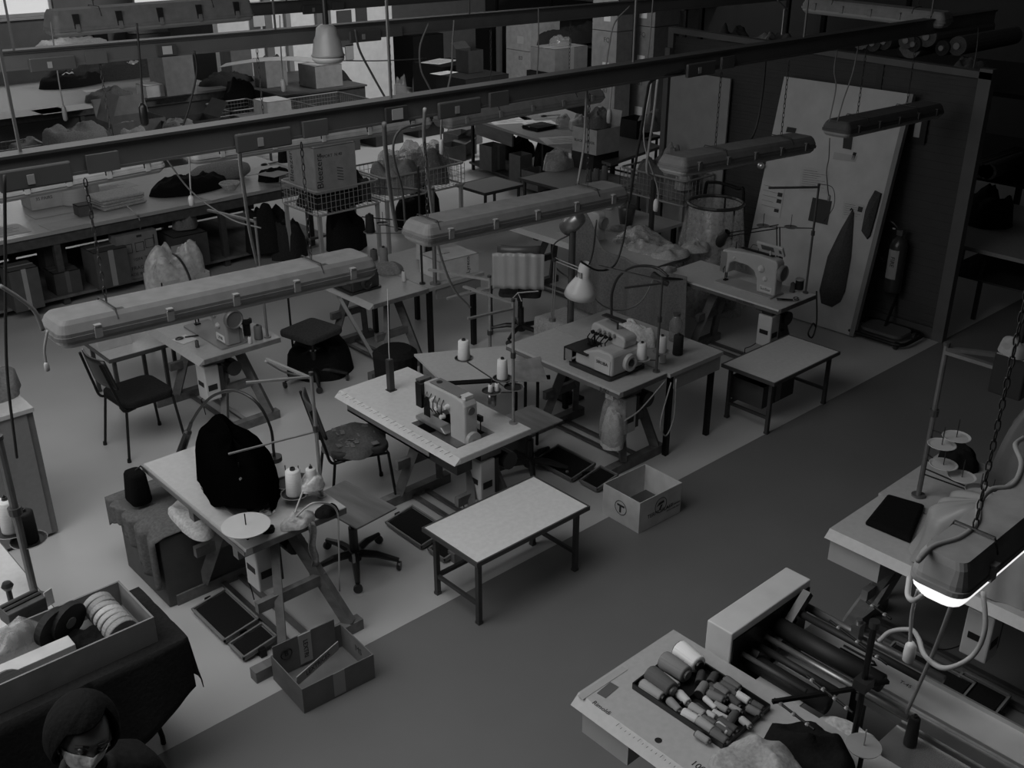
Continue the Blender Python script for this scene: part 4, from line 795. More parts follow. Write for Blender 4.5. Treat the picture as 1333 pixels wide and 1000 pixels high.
# frame at T6 right: white arm stand seen at 640,395
thread_stand((5.5, 6.35, 0), 1.16, 'white T-shaped pipe stand on the floor left of the overlock table', arms=[(1.14, -.22, .55, .014), (1.06, -.42, .05, .014)], pv=.42, r=.014)
m = MB().tube(spline([(0, 0, 0), (0, 0, .40), (.04, -.06, .46), (.16, -.14, .46), (.2, -.2, .40), (.2, -.2, 0)], 5), .016)
solo('tube_hoop', 'dark bent tube hoop standing on the floor left of the overlock table', 'hoop', m, mat(.05, 'metal'), loc=tuple(P(640, 425, 0)))
# ---- table 5, cluttered, with machine and thread stands
sewing_table(7.52, 8.2, 6.35, 8.38, 'long cluttered sewing table with cloth hanging off its front', ys=[(.1, .3), (1.9, 1.7)], foot=(0, .66), top=mat(.5, 'laminate'), wood=mat(.06, 'wood'))
t = thing('extension_table', 'pale leaf table with cones behind the long cluttered table', 'table', (8.21, 7.15, 0)); MB().bx((0, 0, .725), (.86, 1.35, .759)).build('tabletop', mat(.42, 'laminate'), t)
for x_, y_ in ((.06, .08), (.8, .08), (.06, 1.25), (.8, 1.25)): MB().bx((x_-.022, y_-.022, 0), (x_+.022, y_+.022, .724)).build('leg', mat(.03, 'metal'), t)
lockstitch((7.86, 7.55, .761), 'white sewing machine under the end of the middle strip light', v=.55, s=1.1, panel=False)
for lb, px, py, r, h, v in (('white thread cone standing right of the middle strip light end', 793, 272, .045, .2, .6), ('dark grey thread cone beside the white one by the strip light', 815, 280, .045, .16, .05)):
    q = P(px, py, .762); thread_cone(lb, q, r, h, v, group='cones on the long cluttered table')
q = P(815, 292, .762); t = thing('dark_vase', 'dark round-topped tub behind the hanging grey cloth', 'tub', q); MB().lathe([(.07, 0), (.09, .12), (.1, .2), (.09, .21), (.001, .2)], n=20).build('tub', mat(.06, 'plastic'), t, smooth=True)
m = MB().grid(lambda u, v: (-.07-.05*math.sin(v*24)*(.3+u)-.025*math.sin(v*11), -1.5*v+.0, .06-.86*u*(1-.07*math.sin(v*3))-.0+.38*math.exp(-((v-.12)/.13)**2)*(1-u)), 24, 90)
solo('hanging_grey_cloth', 'large grey cloth hanging in folds off the long cluttered table', 'fabric', m, mat(.17, 'fabric'), loc=(7.50, 7.30, .785), solid=.005, smooth=True)
q = P(842, 318, .78); cloth_heap('shiny clear plastic film spread over the cluttered table', (q.x, q.y, .762), .5, .8, .10, .55, 71, name='plastic_film', cat='plastic', kind='film', rough=1.0, n=30)
for i, (px, py, sx, sy, h, v, lb) in enumerate(((835, 302, .3, .4, .07, .28, 'crumpled pale garment behind the shiny film on the cluttered table'), (872, 330, .4, .34, .07, .42, 'light crumpled cloth at the right end of the cluttered table'), (815, 312, .2, .2, .05, .02, 'small black cloth on the shiny film'), (805, 296, .2, .2, .05, .3, 'knotted pale cloth top of the grey hanging cloth'), (905, 322, .35, .3, .06, .4, 'white plastic sheet corner next to the black desk lamp'), (868, 352, .25, .12, .05, .3, 'pale cuff of cloth at the near corner of the cluttered table'))):
    q = P(px, py, .78); cloth_heap(lb, (q.x, q.y, .763), sx, sy, h, v, 80+i, name='crumpled_cloth', rough=.8, group='cloths on the cluttered table')
t = thing('scissors', 'dark shears on the near edge of the cluttered table', 'scissors', P(858, 362, .80)); MB().beam((0, 0, 0), (.15, -.2, .01), .04, .01).build('blades', DK, t); MB().tube([(-.04+.03*math.cos(a), .03*math.sin(a), 0) for a in [i*PI/5 for i in range(10)]], .008, 5, closed=True).build('handle', DKP, t)
# steel arm pole at (795,220)->(770,150) style stands omitted; pipe with cable in front of basket
t = thing('cardboard_tube_post', 'grey post standing behind the cluttered table in front of the baskets', 'post', (P(847, 305, .76).x, P(847, 305, .76).y, 0)); MB().cyl((0, 0, 0), (0, 0, 1.35), .03).build('post', mat(.08, 'metal'), t)

# ================================================================ WIRE BASKETS
def basket(x0, x1, y0, y1, z0, z1, label, legs=True, v=.46, leg_h=None, step=.06, sh=0):
    t = thing('wire_basket_stand', label, 'wire basket', ((x0+x1)/2, (y0+y1)/2, 0), 0, 'wire baskets on legs')
    w, d = (x1-x0)/2, (y1-y0)/2; WM = mat(v, 'paint'); cor = [(-w, -d), (w, -d), (w, d), (-w, d)]
    MB().tube([(x, y, z1) for x, y in rrect(-w, -d, w, d, .05, 4)], .012, 6, closed=True).build('rim', WM, t)
    MB().tube([(x, y, z0) for x, y in rrect(-w, -d, w, d, .05, 4)], .012, 6, closed=True).build('base_frame', WM, t)
    m = MB(); nx = int(2*w/step); ny = int(2*d/step); nz = max(2, int((z1-z0)/step))
    for i in range(nx+1):
        x = -w+2*w*i/nx
        for y in (-d, d): m.beam((x, y, z0), (x, y, z1), .0045)
        m.beam((x, -d, z0), (x, d, z0), .0045)
    for i in range(ny+1):
        y = -d+2*d*i/ny
        for x in (-w, w): m.beam((x, y, z0), (x, y, z1), .0045)
    for i in range(1, nz):
        z = lerp(z0, z1, i/nz); m.tube([(x, y, z) for x, y in cor], .0025, 4, closed=True)
    m.build('wire_mesh', WM, t)
    for x, y in cor: MB().bx((x*.93-.02, y*.93-.02, 0), (x*.93+.02, y*.93+.02, z0)).build('leg', WM, t)
    return t
q0 = P(413, 262, .9)
basket(6.25, 7.13, 10.22, 11.0, .72, 1.0, 'left pale wire basket on legs carrying the big printed carton')
basket(7.2, 8.45, 10.22, 11.0, .72, 1.0, 'right pale wire basket on legs full of bagged garments')
cloth_heap('dark cloth filling the left wire basket under the printed carton', (6.69, 10.6, .74), .84, .74, .19, .03, 99, name='garment_pile', group='garments in the wire baskets', flat=.9)
t = carton(6.60, 10.62, .56, .60, .54, .0, 'big pale printed carton sitting in the left wire basket', v=.42, z=.935, tape=False, open_=False)
for s_, c_, u_ in (('Bleezers', (-.22, -.30, .27), 0), ('IMPORT  N 40', (-.06, -.30, .43), 1), ('/////', (.06, -.30, .2), 0), ('Bleezers', (-.28, .22, .27), 2)): text(s_, .12 if u_ != 1 else .05, c_, (1, 0, 0) if u_ == 1 else (0, 0, 1), (0, 0, 1) if u_ == 1 else ((-1, 0, 0) if u_ == 0 else (0, 1, 0)), INK, t)
MB().beam((-.02, -.30, .54), (-.02, -.26, .64), .5, .004).build('flap', mat(.45, 'card'), t); MB().heap((0, .02, .54), .4, .44, .06, 9, rough=.8).build('packed_cloth', mat(.4, 'fabric'), t, smooth=True)
q = P(418, 200, 1.4); 
for i, (x_, y_, z_, sx, sy, h, v, kd, lb) in enumerate(((7.55, 10.5, .75, .6, .6, .40, .34, 'fabric', 'pale folded garments heaped in the right wire basket'), (7.78, 10.65, .78, .7, .6, .46, .5, 'film', 'glossy clear garment bag on top of the right wire basket'), (8.15, 10.6, .75, .5, .6, .38, .06, 'fabric', 'dark bagged clothes at the far end of the right wire basket'), (8.12, 10.6, .78, .6, .64, .42, .5, 'film', 'glossy bag over the dark clothes in the right wire basket'), (7.0, 10.5, .75, .18, .5, .3, .06, 'fabric', 'dark cloth wedged beside the big printed carton'))):
    cloth_heap(lb, (x_, y_, z_), sx, sy, h, v, 100+i, name='garment_pile', kind=kd, rough=.7, group='garments in the wire baskets', flat=.5)
# low dark table further right of the baskets
side_table(8.9, 9.6, 10.35, 10.95, .5, 'low grey table behind the right wire basket', top=mat(.22, 'laminate'))
basket(9.12, 9.64, 7.20, 8.17, .92, 1.2, 'pale wire basket on legs in front of the white panel, heaped with clothes', v=.26)
for i, (x_, y_, z_, sx, sy, h, v, lb) in enumerate(((9.38, 7.85, .95, .46, .52, .40, .13, 'dark grey sweater heap in the basket before the white panel'), (9.40, 7.60, .95, .34, .34, .52, .26, 'round pale bundle topping the basket before the white panel'), (9.37, 7.45, .95, .44, .42, .34, .16, 'mid grey clothes at the near end of the basket before the panel'), (9.25, 7.33, 1.08, .2, .2, .16, .36, 'white cloth corner hanging over the near basket rim'))):
    cloth_heap(lb, (x_, y_, z_), sx, sy, h, v, 120+i, name='garment_pile', rough=.6, group='clothes in the basket before the white panel', flat=.5)
# bin hoop with plastic bag
q = P(932, 264, 1.14); t = thing('waste_bag_hoop', 'black hoop holding a translucent waste bag near the leaning door', 'waste bag', (q.x, q.y, 0))
MB().tube([(.29*math.cos(i*PI/14), .29*math.sin(i*PI/14), 1.14) for i in range(28)], .018, 6, closed=True).build('hoop', DKP, t)
m = MB(); m.grid(lambda u, v: ((.285+.14*u+.04*math.sin(v*2*PI*7)*u)*math.cos(v*2*PI)-.12*u, (.285+.14*u+.04*math.sin(v*2*PI*7)*u)*math.sin(v*2*PI)-.05*u, .03+1.115*(1-u)-.0), 14, 84); m.build('bag', mat(.55, 'film'), t, smooth=True)
MB().heap((0, 0, .01), .6, .6, .4, 8, rough=.6).build('waste', mat(.2, 'fabric'), t, smooth=True)
for a in (.3, 2.4, 4.5): MB().cyl((.3*math.cos(a), .3*math.sin(a), 0), (.29*math.cos(a), .29*math.sin(a), 1.13), .01).build('leg', DK, t)
# hand truck
t = thing('hand_truck', 'black tube hand truck between the waste bag and the leaning door', 'hand truck', (9.33, 6.78, 0), 0)
MB().tube(spline([(0, .3, .02), (0, .3, 1.05), (0, .22, 1.2), (0, -.12, 1.2), (0, -.22, 1.1), (0, -.22, .02)], 6), .018).build('tube_frame', DK, t)
for z in (.35, .75): MB().cyl((0, -.22, z), (0, .3, z), .014).build('crossbar', DK, t)
MB().bx((-.22, -.24, .005), (.0, .32, .02)).build('toe_plate', DK, t)
for y in (-.26, .34): MB().lathe([(.03, -.02), (.09, -.02), (.1, 0), (.09, .02), (.03, .02)], c=(.07, y, .1), n=16, R=Matrix.Rotation(PI/2, 3, 'X')).build('wheel', DKP, t)
# ================================================================ PARTITION, DOOR, EXTINGUISHER
PX = 9.78
t = thing('corrugated_partition', 'tall translucent corrugated plastic partition in a pale frame', 'partition', (PX, 6.2, 0))
y0, y1, hh = -1.90, 1.88, 2.72; FM = mat(.10, 'paint')
def zt(y): return hh+(-.09)*( (y1-y)/(y1-y0))
m = MB(); 
for k in range(66):
    z = .05+k*.04
    if z < 2.60 and k % 2 == 0: m.bx((-.012, y0+.1, z), (-.002, y1-.08, z+.03))
m.bx((-.002, y0+.1, .04), (.006, y1-.08, 2.62)); m.build('corrugated_sheet', mat(.062, 'plastic', .22), t)
for a, c in (((y0, y0+.12), 'r'), ((y1-.08, y1), 'l')): MB().bx((-.05, a[0], 0), (.04, a[1], hh-.06)).build('frame_post', FM, t)
MB().beam((0, y0, zt(y0)-.03), (0, y1, zt(y1)-.03), .10, .06).build('top_rail', FM, t); MB().bx((-.04, y0+.121, .0), (.03, y1-.081, .12)).build('bottom_rail', mat(.07, 'paint'), t)
MB().bx((-.022, -.82, .12), (.012, -.76, 2.6)).build('mullion', mat(.03, 'paint'), t)
# second white panel to the left
t = thing('white_board', 'blank white panel standing against the partition behind the heaped basket', 'board', (9.68, 7.55, 0)); MB().box((.02, 0, 1.13), (.02, .84, 2.26)).build('panel', mat(.30, 'paint'), t); MB().bx((-.0, .45, 0), (.04, .52, 2.5)).build('edge_post', mat(.12, 'paint'), t)
# leaning door
t = thing('leaning_door', 'white door slab with notes leaning against the partition', 'door', (9.21, 5.72, 0)); th = .19; R = Matrix.Rotation(th, 3, 'Y')
DW, DH = 1.40, 2.40; yb = 0.0
MB().box(R @ V(0, yb, DH/2)+V(0, 0, .01), (.04, DW, DH), R=R).build('slab', mat(.47, 'paint'), t)
MB().box(R @ V(-.005, yb-DW/2-.03, DH/2)+V(0, 0, .012), (.06, .05, DH), R=R).build('edge_strip', mat(.2, 'paint'), t)
def dp(px, py, off=-.026):   # point on the slab face seen at this place
    d = Vector(_ray(px, py)); n = R @ V(-1, 0, 0); p0_ = V(9.21, 5.72, .01)+n*(-off)
    k = (p0_-V(0, 0, CH)).dot(n)/d.dot(n); return V(0, 0, CH)+d*k-V(9.21, 5.72, 0)
q = dp(994, 216); MB().lathe([(.025, 0), (.012, .03), (.036, .045), (.038, .065), (.02, .08), (.001, .083)], c=q, n=16, R=R @ Matrix.Rotation(-PI/2, 3, 'Y')).build('knob', mat(.6, 'steel'), t, smooth=True)
dw = V(9.21, 5.72, 0)
def note(label, pts, v=.50, lines=6, name='notice', group='notes taped to the leaning door', dark=None):
    P4 = [dp(*p, off=-.024) for p in pts]; c0 = P4[0]; 
    o = thing(name, label, 'notice', dw+c0, 0, group)
    m = MB(); n = R @ V(-1, 0, 0); q4 = [p-c0 for p in P4]; m.add([*q4, *[p+n*.002 for p in q4]], [(3, 2, 1, 0), (4, 5, 6, 7), (0, 1, 5, 4), (1, 2, 6, 5), (2, 3, 7, 6), (3, 0, 4, 7)]); m.build('sheet', mat(v, 'paper'), o)
    if lines:
        m = MB(); A_, B_, C_, D_ = q4
        for i in range(lines):
            s_ = .12+.76*i/lines; a_ = lerp(lerp(A_, D_, s_), lerp(B_, C_, s_), .08)+n*.003; b_ = lerp(lerp(A_, D_, s_), lerp(B_, C_, s_), .6+.3*((i*5) % 3)/2)+n*.003; m.beam(a_, b_, .008, .001)
        m.build('handwriting', mat(.1, 'plain', .8), o)
    if dark:
        m = MB(); A_, B_, C_, D_ = q4
        for u, v_, su, sv in dark:
            c_ = lerp(lerp(A_, B_, u), lerp(D_, C_, u), v_)+n*.004; m.box(c_, (.002, (B_-A_).length*su, (D_-A_).length*sv), R=R)
        m.build('pictures', mat(.03, 'plain', .8), o)
note('paper with pictures and notes low on the left of the leaning door', [(993, 235), (1022, 242), (1015, 284), (988, 277)], lines=5, dark=[(.85, .3, .2, .12), (.85, .5, .2, .12), (.8, .8, .2, .1)])
note('large handwritten sheet at the centre of the leaning door', [(1044, 217), (1079, 222), (1076, 252), (1040, 248)], v=.43, lines=8)
note('dark cloth sample pinned below the handwritten sheet', [(1058, 257), (1083, 262), (1077, 293), (1052, 287)], v=.035, lines=0, name='cloth_sample')
note('dark photo near the top of the leaning door', [(1099, 170), (1111, 172), (1108, 195), (1097, 193)], v=.03, lines=0, name='photo')
note('handwritten card right of the dark cloth sample', [(1098, 262), (1125, 267), (1122, 288), (1096, 284)], v=.43, lines=6, dark=[(.85, .3, .22, .3)])
note('faint pale sheet under the dark top photo', [(1086, 198), (1116, 203), (1113, 211), (1084, 207)], v=.38, lines=0, name='sheet')
note('small black tag beside the top photo on the door', [(1111, 198), (1115, 199), (1112, 209), (1108, 208)], v=.015, lines=0, name='tag')
note('dark square sticker at the upper left of the leaning door', [(1025, 165), (1037, 167), (1035, 173), (1023, 172)], v=.03, lines=0, name='sticker')
# garments hung on the door
q = dp(1110, 275); L_ = [(1110, 274), (1112, 277), (1108, 335), (1100, 380), (1094, 393), (1083, 400), (1069, 395), (1067, 380), (1078, 335), (1095, 300)]
n_ = R @ V(-1, 0, 0); c0 = dp(1110, 275)
pl = [dp(*p, off=-.03)-c0 for p in L_]; m = MB(); nn = len(pl); ctr = sum(pl, V(0, 0, 0))/nn
m.add([*pl, *[p*.98+n_*.02 for p in pl], ctr+n_*.07], [(i, (i+1) % nn, nn+(i+1) % nn, nn+i) for i in range(nn)]+[(nn+i, nn+(i+1) % nn, 2*nn) for i in range(nn)])
t2 = thing('hanging_garment', 'long dark garment hanging by a hook on the leaning door', 'garment', dw+c0); m.build('cloth', mat(.07, 'fabric'), t2, smooth=True); MB().tube([pl[0]-n_*.005, pl[0]+n_*.03+V(0, 0, .02), pl[0]+n_*.05], .006).build('hook', DK, t2)
L_ = [(1140, 248), (1148, 252), (1141, 280), (1133, 308), (1129, 312), (1122, 302), (1127, 275), (1132, 262)]
c0 = dp(1140, 250); pl = [dp(*p, off=-.03)-c0 for p in L_]; m = MB(); nn = len(pl); ctr = sum(pl, V(0, 0, 0))/nn
m.add([*pl, *[p*.97+n_*.02 for p in pl], ctr+n_*.05], [(i, (i+1) % nn, nn+(i+1) % nn, nn+i) for i in range(nn)]+[(nn+i, nn+(i+1) % nn, 2*nn) for i in range(nn)])
t2 = thing('hanging_belt_bundle', 'bundle of dark straps hanging at the right edge of the door', 'straps', dw+c0); m.build('straps', mat(.06, 'fabric'), t2, smooth=False)
# extinguisher on a stand in front of the partition
q = P(1166, 430, 0); t = thing('fire_extinguisher', 'fire extinguisher with pale label in front of the partition', 'fire extinguisher', (9.62, 4.86, .42))
MB().lathe([(.001, 0), (.07, .0), (.085, .03), (.085, .48), (.07, .55), (.03, .58), (.02, .6)], n=20).build('cylinder', mat(.035, 'paint', .3), t, smooth=True)
m = MB().grid(lambda u, v: (.0865*math.cos(PI*.72+v*1.5), .0865*math.sin(PI*.72+v*1.5), .16+.3*u), 2, 8); m.build('label', mat(.3, 'paper'), t)
k = MB().bx((-.03, -.03, .6), (.03, .03, .66)); k.beam((0, 0, .66), (-.16, 0, .70), .03, .015); k.build('valve', mat(.2, 'metal'), t)
MB().tube(spline([(0, 0, .63), (-.02, .12, .72), (-.02, .28, .66), (-.01, .24, .4), (-.01, .13, .3)]), .012).build('hose', DKP, t, smooth=True)
text('FIRE', .06, (-.09, .0, .34), (0, 0, -1), (0, -1, 0), INK, t)
t = solo('extinguisher_sign', 'dark safety sign with a pale extinguisher symbol on the partition', 'sign', MB().bx((-.004, -.09, -.16), (.004, .09, .16)), mat(.02, 'plastic'), loc=(9.74, Q(1195, 165, X=9.74).y, Q(1195, 165, X=9.74).z))
t.name = 'safety_sign'; k = MB().bx((-.006, -.03, -.1), (-.0045, .03, .06)); k.bx((-.006, -.012, .06), (-.0045, .012, .1)); k.build('symbol', mat(.4, 'plain'), t)
m = MB().tube(spline([(0, 0, .0), (-.02, 0, .2), (0, .02, .42)]), .006); 
t = thing('floor_frame', 'low black wheeled frame on the floor before the partition', 'frame', P(1152, 436, 0)); m = MB().tube([(x, y, .06) for x, y in rrect(-.3, -.34, .18, .3, .1, 5)], .02, 7, closed=True); m.build('tube_frame', DK, t)
for x_, y_ in ((-.3, .3), (.1, .3), (-.3, -.3), (.1, -.3)): MB().lathe([(.02, -.015), (.04, -.015), (.04, .015), (.02, .015)], c=(x_*.9, y_*.9, .04), n=12, R=Matrix.Rotation(PI/2, 3, 'X')).build('caster', DKP, t)
MB().cyl((-.05, 0, .06), (.38, .1, .44), .015).build('arm', DK, t); MB().prism(rrect(-.2, -.25, .1, .2, .08, 4), .07, .1).build('plate', mat(.12, 'plastic'), t)
# dark table and cloth beyond the partition
t = thing('dark_worktable', 'dark worktable at the right edge beyond the partition', 'table', (10.6, 3.2, 0)); a_ = P(1246, 318, .85); a_ = a_-V(10.6, 3.2, 0); MB().prism([(a_.x, a_.y-1.6), (a_.x+1.95, a_.y-1.6), (a_.x+1.95, a_.y+.9), (a_.x+.1, a_.y+.9), (a_.x, a_.y)], .81, .85).build('tabletop', mat(.22, 'laminate'), t)
for x_, y_ in ((.0, 1.2), (.0, -.1), (1.5, -.1), (1.5, 2.1)): MB().bx((x_-.02, y_-.02, 0), (x_+.02, y_+.02, .81)).build('leg', mat(.1, 'metal'), t)
MB().bx((-.1, .0, .45), (1.5, 1.6, .47)).build('shelf', mat(.03, 'wood'), t)
q = P(1278, 288, .86); cloth_heap('black cloth thrown on the dark worktable', (q.x, q.y, .853), .5, .6, .35, .008, 140, name='black_garment', rough=.6)
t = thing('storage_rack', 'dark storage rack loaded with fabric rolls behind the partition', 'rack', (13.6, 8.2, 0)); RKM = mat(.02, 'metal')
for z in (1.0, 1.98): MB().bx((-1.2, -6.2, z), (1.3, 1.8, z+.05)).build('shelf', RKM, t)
for x_ in (-.95, 1.2):
    for y_ in (-6.1, -3.2, -.3, 1.7): MB().bx((x_, y_, 0), (x_+.06, y_+.06, 3.0)).build('upright', RKM, t)
random.seed(9)
lab = ['pale core', 'dark', 'grey', 'thick', 'thin', 'wrapped']
for i, (px, py, r, v) in enumerate(((1128, 60, .11, .2), (1142, 63, .10, .10), (1155, 61, .10, .09), (1182, 60, .10, .12), (1190, 64, .09, .06), (1205, 58, .12, .14), (1182, 73, .13, .25), (1222, 70, .09, .05), (1240, 70, .11, .12), (1168, 72, .1, .05))):
    q = Q(px, py, X=12.4); rz = Matrix.Rotation(PI/2+.0, 3, 'Y'); zz = max(2.032, q.z-.03)
    t = thing('fabric_roll', ['whitish roll end leftmost on the rack above the partition', 'second grey roll from the left above the partition', 'third roll end above the partition, dark centred', 'roll with small pale ring near the rack middle', 'low dark roll beside the ringed roll', 'long light roll on top of the pile', 'brightest open tube end on the rack front', 'dark roll end below the long light roll', 'right roll with hexagonal looking end', 'small dim roll tucked among the others'][i], 'fabric roll', (12.25+.03*i, q.y, zz), random.uniform(-.08, .08), 'fabric rolls on the rack above the partition')
    MB().lathe([(r*.35, 0), (r, 0), (r*1.02, .02), (r, 1.5), (r*.35, 1.5)], n=18, R=rz, c=(0, 0, r)).build('fabric', mat(v, 'fabric'), t, smooth=False)
    MB().lathe([(r*.24, -.03), (r*.36, -.03), (r*.36, 0), (r*.24, 0)], n=14, R=rz, c=(0, 0, r)).build('core_tube', mat(.3, 'card'), t)
for i, (px, py, w_, h_, d_, v, lb) in enumerate(((1020, 62, .5, .25, .6, .10, 'dim bundle on the rack above the partition left end'), (1000, 45, .6, .2, .6, .22, 'pale plastic wrapped bundle on the rack behind the partition'), (955, 30, .5, .28, .5, .06, 'dark bundle on the rack behind the partition top'), (1260, 95, .4, .2, .4, .12, 'small pale carton at the rack far right'))):
    q = Q(px, py, X=12.5); cloth_heap(lb, (12.5, q.y, 2.032), w_, d_, h_+.12, v, 150+i, name='wrapped_bundle', group='bundles on the storage rack')
for i, (px, py) in enumerate(((1285, 110), (1290, 145), (1300, 160), (1280, 155), (1293, 175))):
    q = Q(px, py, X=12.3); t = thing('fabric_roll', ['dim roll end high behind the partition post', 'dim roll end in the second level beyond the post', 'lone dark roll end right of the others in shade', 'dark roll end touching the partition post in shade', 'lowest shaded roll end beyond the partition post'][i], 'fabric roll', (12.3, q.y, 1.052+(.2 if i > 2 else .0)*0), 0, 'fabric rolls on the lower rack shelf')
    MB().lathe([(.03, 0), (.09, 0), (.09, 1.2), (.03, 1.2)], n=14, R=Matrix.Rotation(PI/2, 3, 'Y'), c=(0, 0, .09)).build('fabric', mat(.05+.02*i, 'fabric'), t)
# ================================================================ RIGHT FRONT: table with covered machine
sewing_table(4.78, 5.38, 1.1, 2.58, 'white sewing table at the right with a square of black cloth', ys=[(.2, .35), (1.35, 1.15)], foot=(0, .62), top=mat(.46, 'laminate'), edge=mat(.3, 'laminate'), motor=(.1, .5))
MB().bx((.04, 1.14, .56), (.38, 1.46, .715)).build('drawer', mat(.42, 'plastic'), [o for o in bpy.data.objects if o.get('label', '').startswith('white sewing table at the right')][0])
t = thing('extension_table', 'pale rear table joined behind the white table at the right', 'table', (5.40, 1.0, 0)); MB().bx((0, 0, .72), (.84, 1.6, .757)).build('tabletop', mat(.42, 'laminate'), t)
for x_, y_ in ((.06, .08), (.78, .08), (.06, 1.5), (.78, 1.5)): MB().bx((x_-.022, y_-.022, 0), (x_+.022, y_+.022, .719)).build('leg', WD2, t)
c4 = [P(*p, .765) for p in ((1126, 683), (1155, 647), (1203, 661), (1185, 708))]; cc = sum(c4, V(0, 0, 0))/4; m = MB(); n4 = [p-cc for p in c4]
m.add([V(p.x*1.0, p.y, .0) for p in n4]+[V(p.x*1.01, p.y*1.01, .02) for p in n4]+[V(p.x*.9, p.y*.9, .035) for p in n4], [(3, 2, 1, 0), (8, 9, 10, 11)]+[(a*4+i, a*4+(i+1) % 4, a*4+4+(i+1) % 4, a*4+4+i) for a in (0, 1) for i in range(4)])
solo('folded_black_cloth', 'square folded black cloth on the left end of the right table', 'fabric', m, mat(.006, 'fabric'), loc=(cc.x, cc.y, .763), bevel=.008)
# plastic machine covers
def cover(label, c, sx, sy, h, v, seed, pk=.2, rz=0):
    def f(u, v_):
        a = u*2*PI; r = min(1, v_*1.0)
        k = 1/(max(abs(math.cos(a)), abs(math.sin(a)))**.75)
        x = sx/2*k*math.cos(a)*r; y = sy/2*k*math.sin(a)*r
        z = h*(1-max(0, r-pk)**2.2*.55/(1-pk)**2.2) if r < .82 else h*.62*(1-(r-.82)/.18)
        fold = .018*math.sin(a*13+3*seed)*r+.03*noise.noise(Vector((x*6+seed, y*6, z*4)))
        return (x+fold*math.cos(a), y+fold*math.sin(a), max(.0, z+fold*.7))
    return solo('machine_cover', label, 'machine cover', MB().grid(f, 90, 26), mat(v, 'plastic', .42), loc=c, rz=rz, smooth=True)
cover('grey cloth cover over a sewing machine beneath the near strip light', (5.13, 1.80, .762), .56, .72, .40, .30, 2, pk=.1)
cover('tall dark dust cover gathered at the top behind the discs', (6.0, 1.85, .759), .5, .62, .75, .13, 5, pk=.0)
b8 = V(5.55, 2.42, .758)
D8 = [rel(1245, 570, .46, b8), rel(1226, 580, .42, b8), rel(1228, 606, .30, b8), rel(1252, 622, .26, b8), rel(1275, 640, .2, b8), rel(1290, 648, .16, b8)]
thread_stand(b8, 1.0, 'tall pale thread stand with six empty discs on the right table', arms=[(.98, .32, -.6, .016), (.96, -.0, -.42, .016)], discs=[(a_, c_, z_, .082, .48, .12) for a_, c_, z_ in D8], pv=.22, r=.016)
q = P(1222, 592, .9); cloth_heap('black rag behind the empty discs on the right table', (6.10, 2.45, .759), .25, .25, .12, .008, 160, name='black_rag')
q = P(1180, 462, 2.0); t = thing('dark_hanging_box', 'dark box hanging at the right picture edge near the stand top', 'box', Q(1322, 480, Y=2.0)); MB().bx((-.09, -.09, -.14), (.12, .09, .1)).build('box', mat(.015, 'plastic'), t, bevel=.01); MB().heap((0, 0, .1), .24, .2, .07, 3).build('dusty_cap', mat(.2, 'dusty'), t, smooth=True); 
MB().cyl((0, 0, .12), (0, 0, 1.6), .01).build('hanger', DK, t)
pedal(4.89, 1.92, .3, .5, 'large black treadle on the floor under the right table'); pedal(4.93, 1.63, .3, .28, 'smaller black treadle further right under the right table')
# ================================================================ BOTTOM RIGHT: spool tray table and long arm machine
sewing_table(2.68, 3.40, 1.1, 2.56, 'cream sewing table at the bottom with a tray of spools', h=.8, top=mat(.43, 'laminate'), edge=mat(.38, 'laminate'), ys=[(.3, .45), (1.2, 1.05)], foot=(0, .7), bev=.05)
TT = [o for o in bpy.data.objects if o.get('label', '').startswith('cream sewing table at the bottom')][0]; MB().bx((.04, 1.14, .6), (.34, 1.42, .755)).build('drawer', mat(.42, 'plastic'), TT)
text('Rimoldi', .034, (.055, 1.32, .8), (0, -1, 0), (1, 0, 0), INK, TT, name='printed_brand')
ru = MB(); 
for i in range(42): ru.bx((2.70, 2.30-i*.025, .8004), (2.70+(.022 if i % 5 == 0 else .012), 2.302-i*.025, .8008))
ru.v = [(x-2.68, y-1.1, z) for x, y, z in ru.v]; ru.build('measuring_scale', INK, TT)
text('100L', .045, (.10, .80, .8), (0, -1, 0), (1, 0, 0), INK, TT, name='printed_number')
q = P(857, 964, .8005)-V(2.68, 1.1, 0); MB().cyl(q, q+V(0, 0, .001), .016, n=18).build('grommet_hole', BLK, TT)
paper('worn torn sticker strip on the far edge of the cream table', (2.86, 2.53, .8006), .30, .035, .0, .38, 'sticker', lines=False); paper('dark torn sticker at the left end of the cream table', (2.84, 2.48, .8008), .10, .05, .1, .1, 'sticker', lines=False)
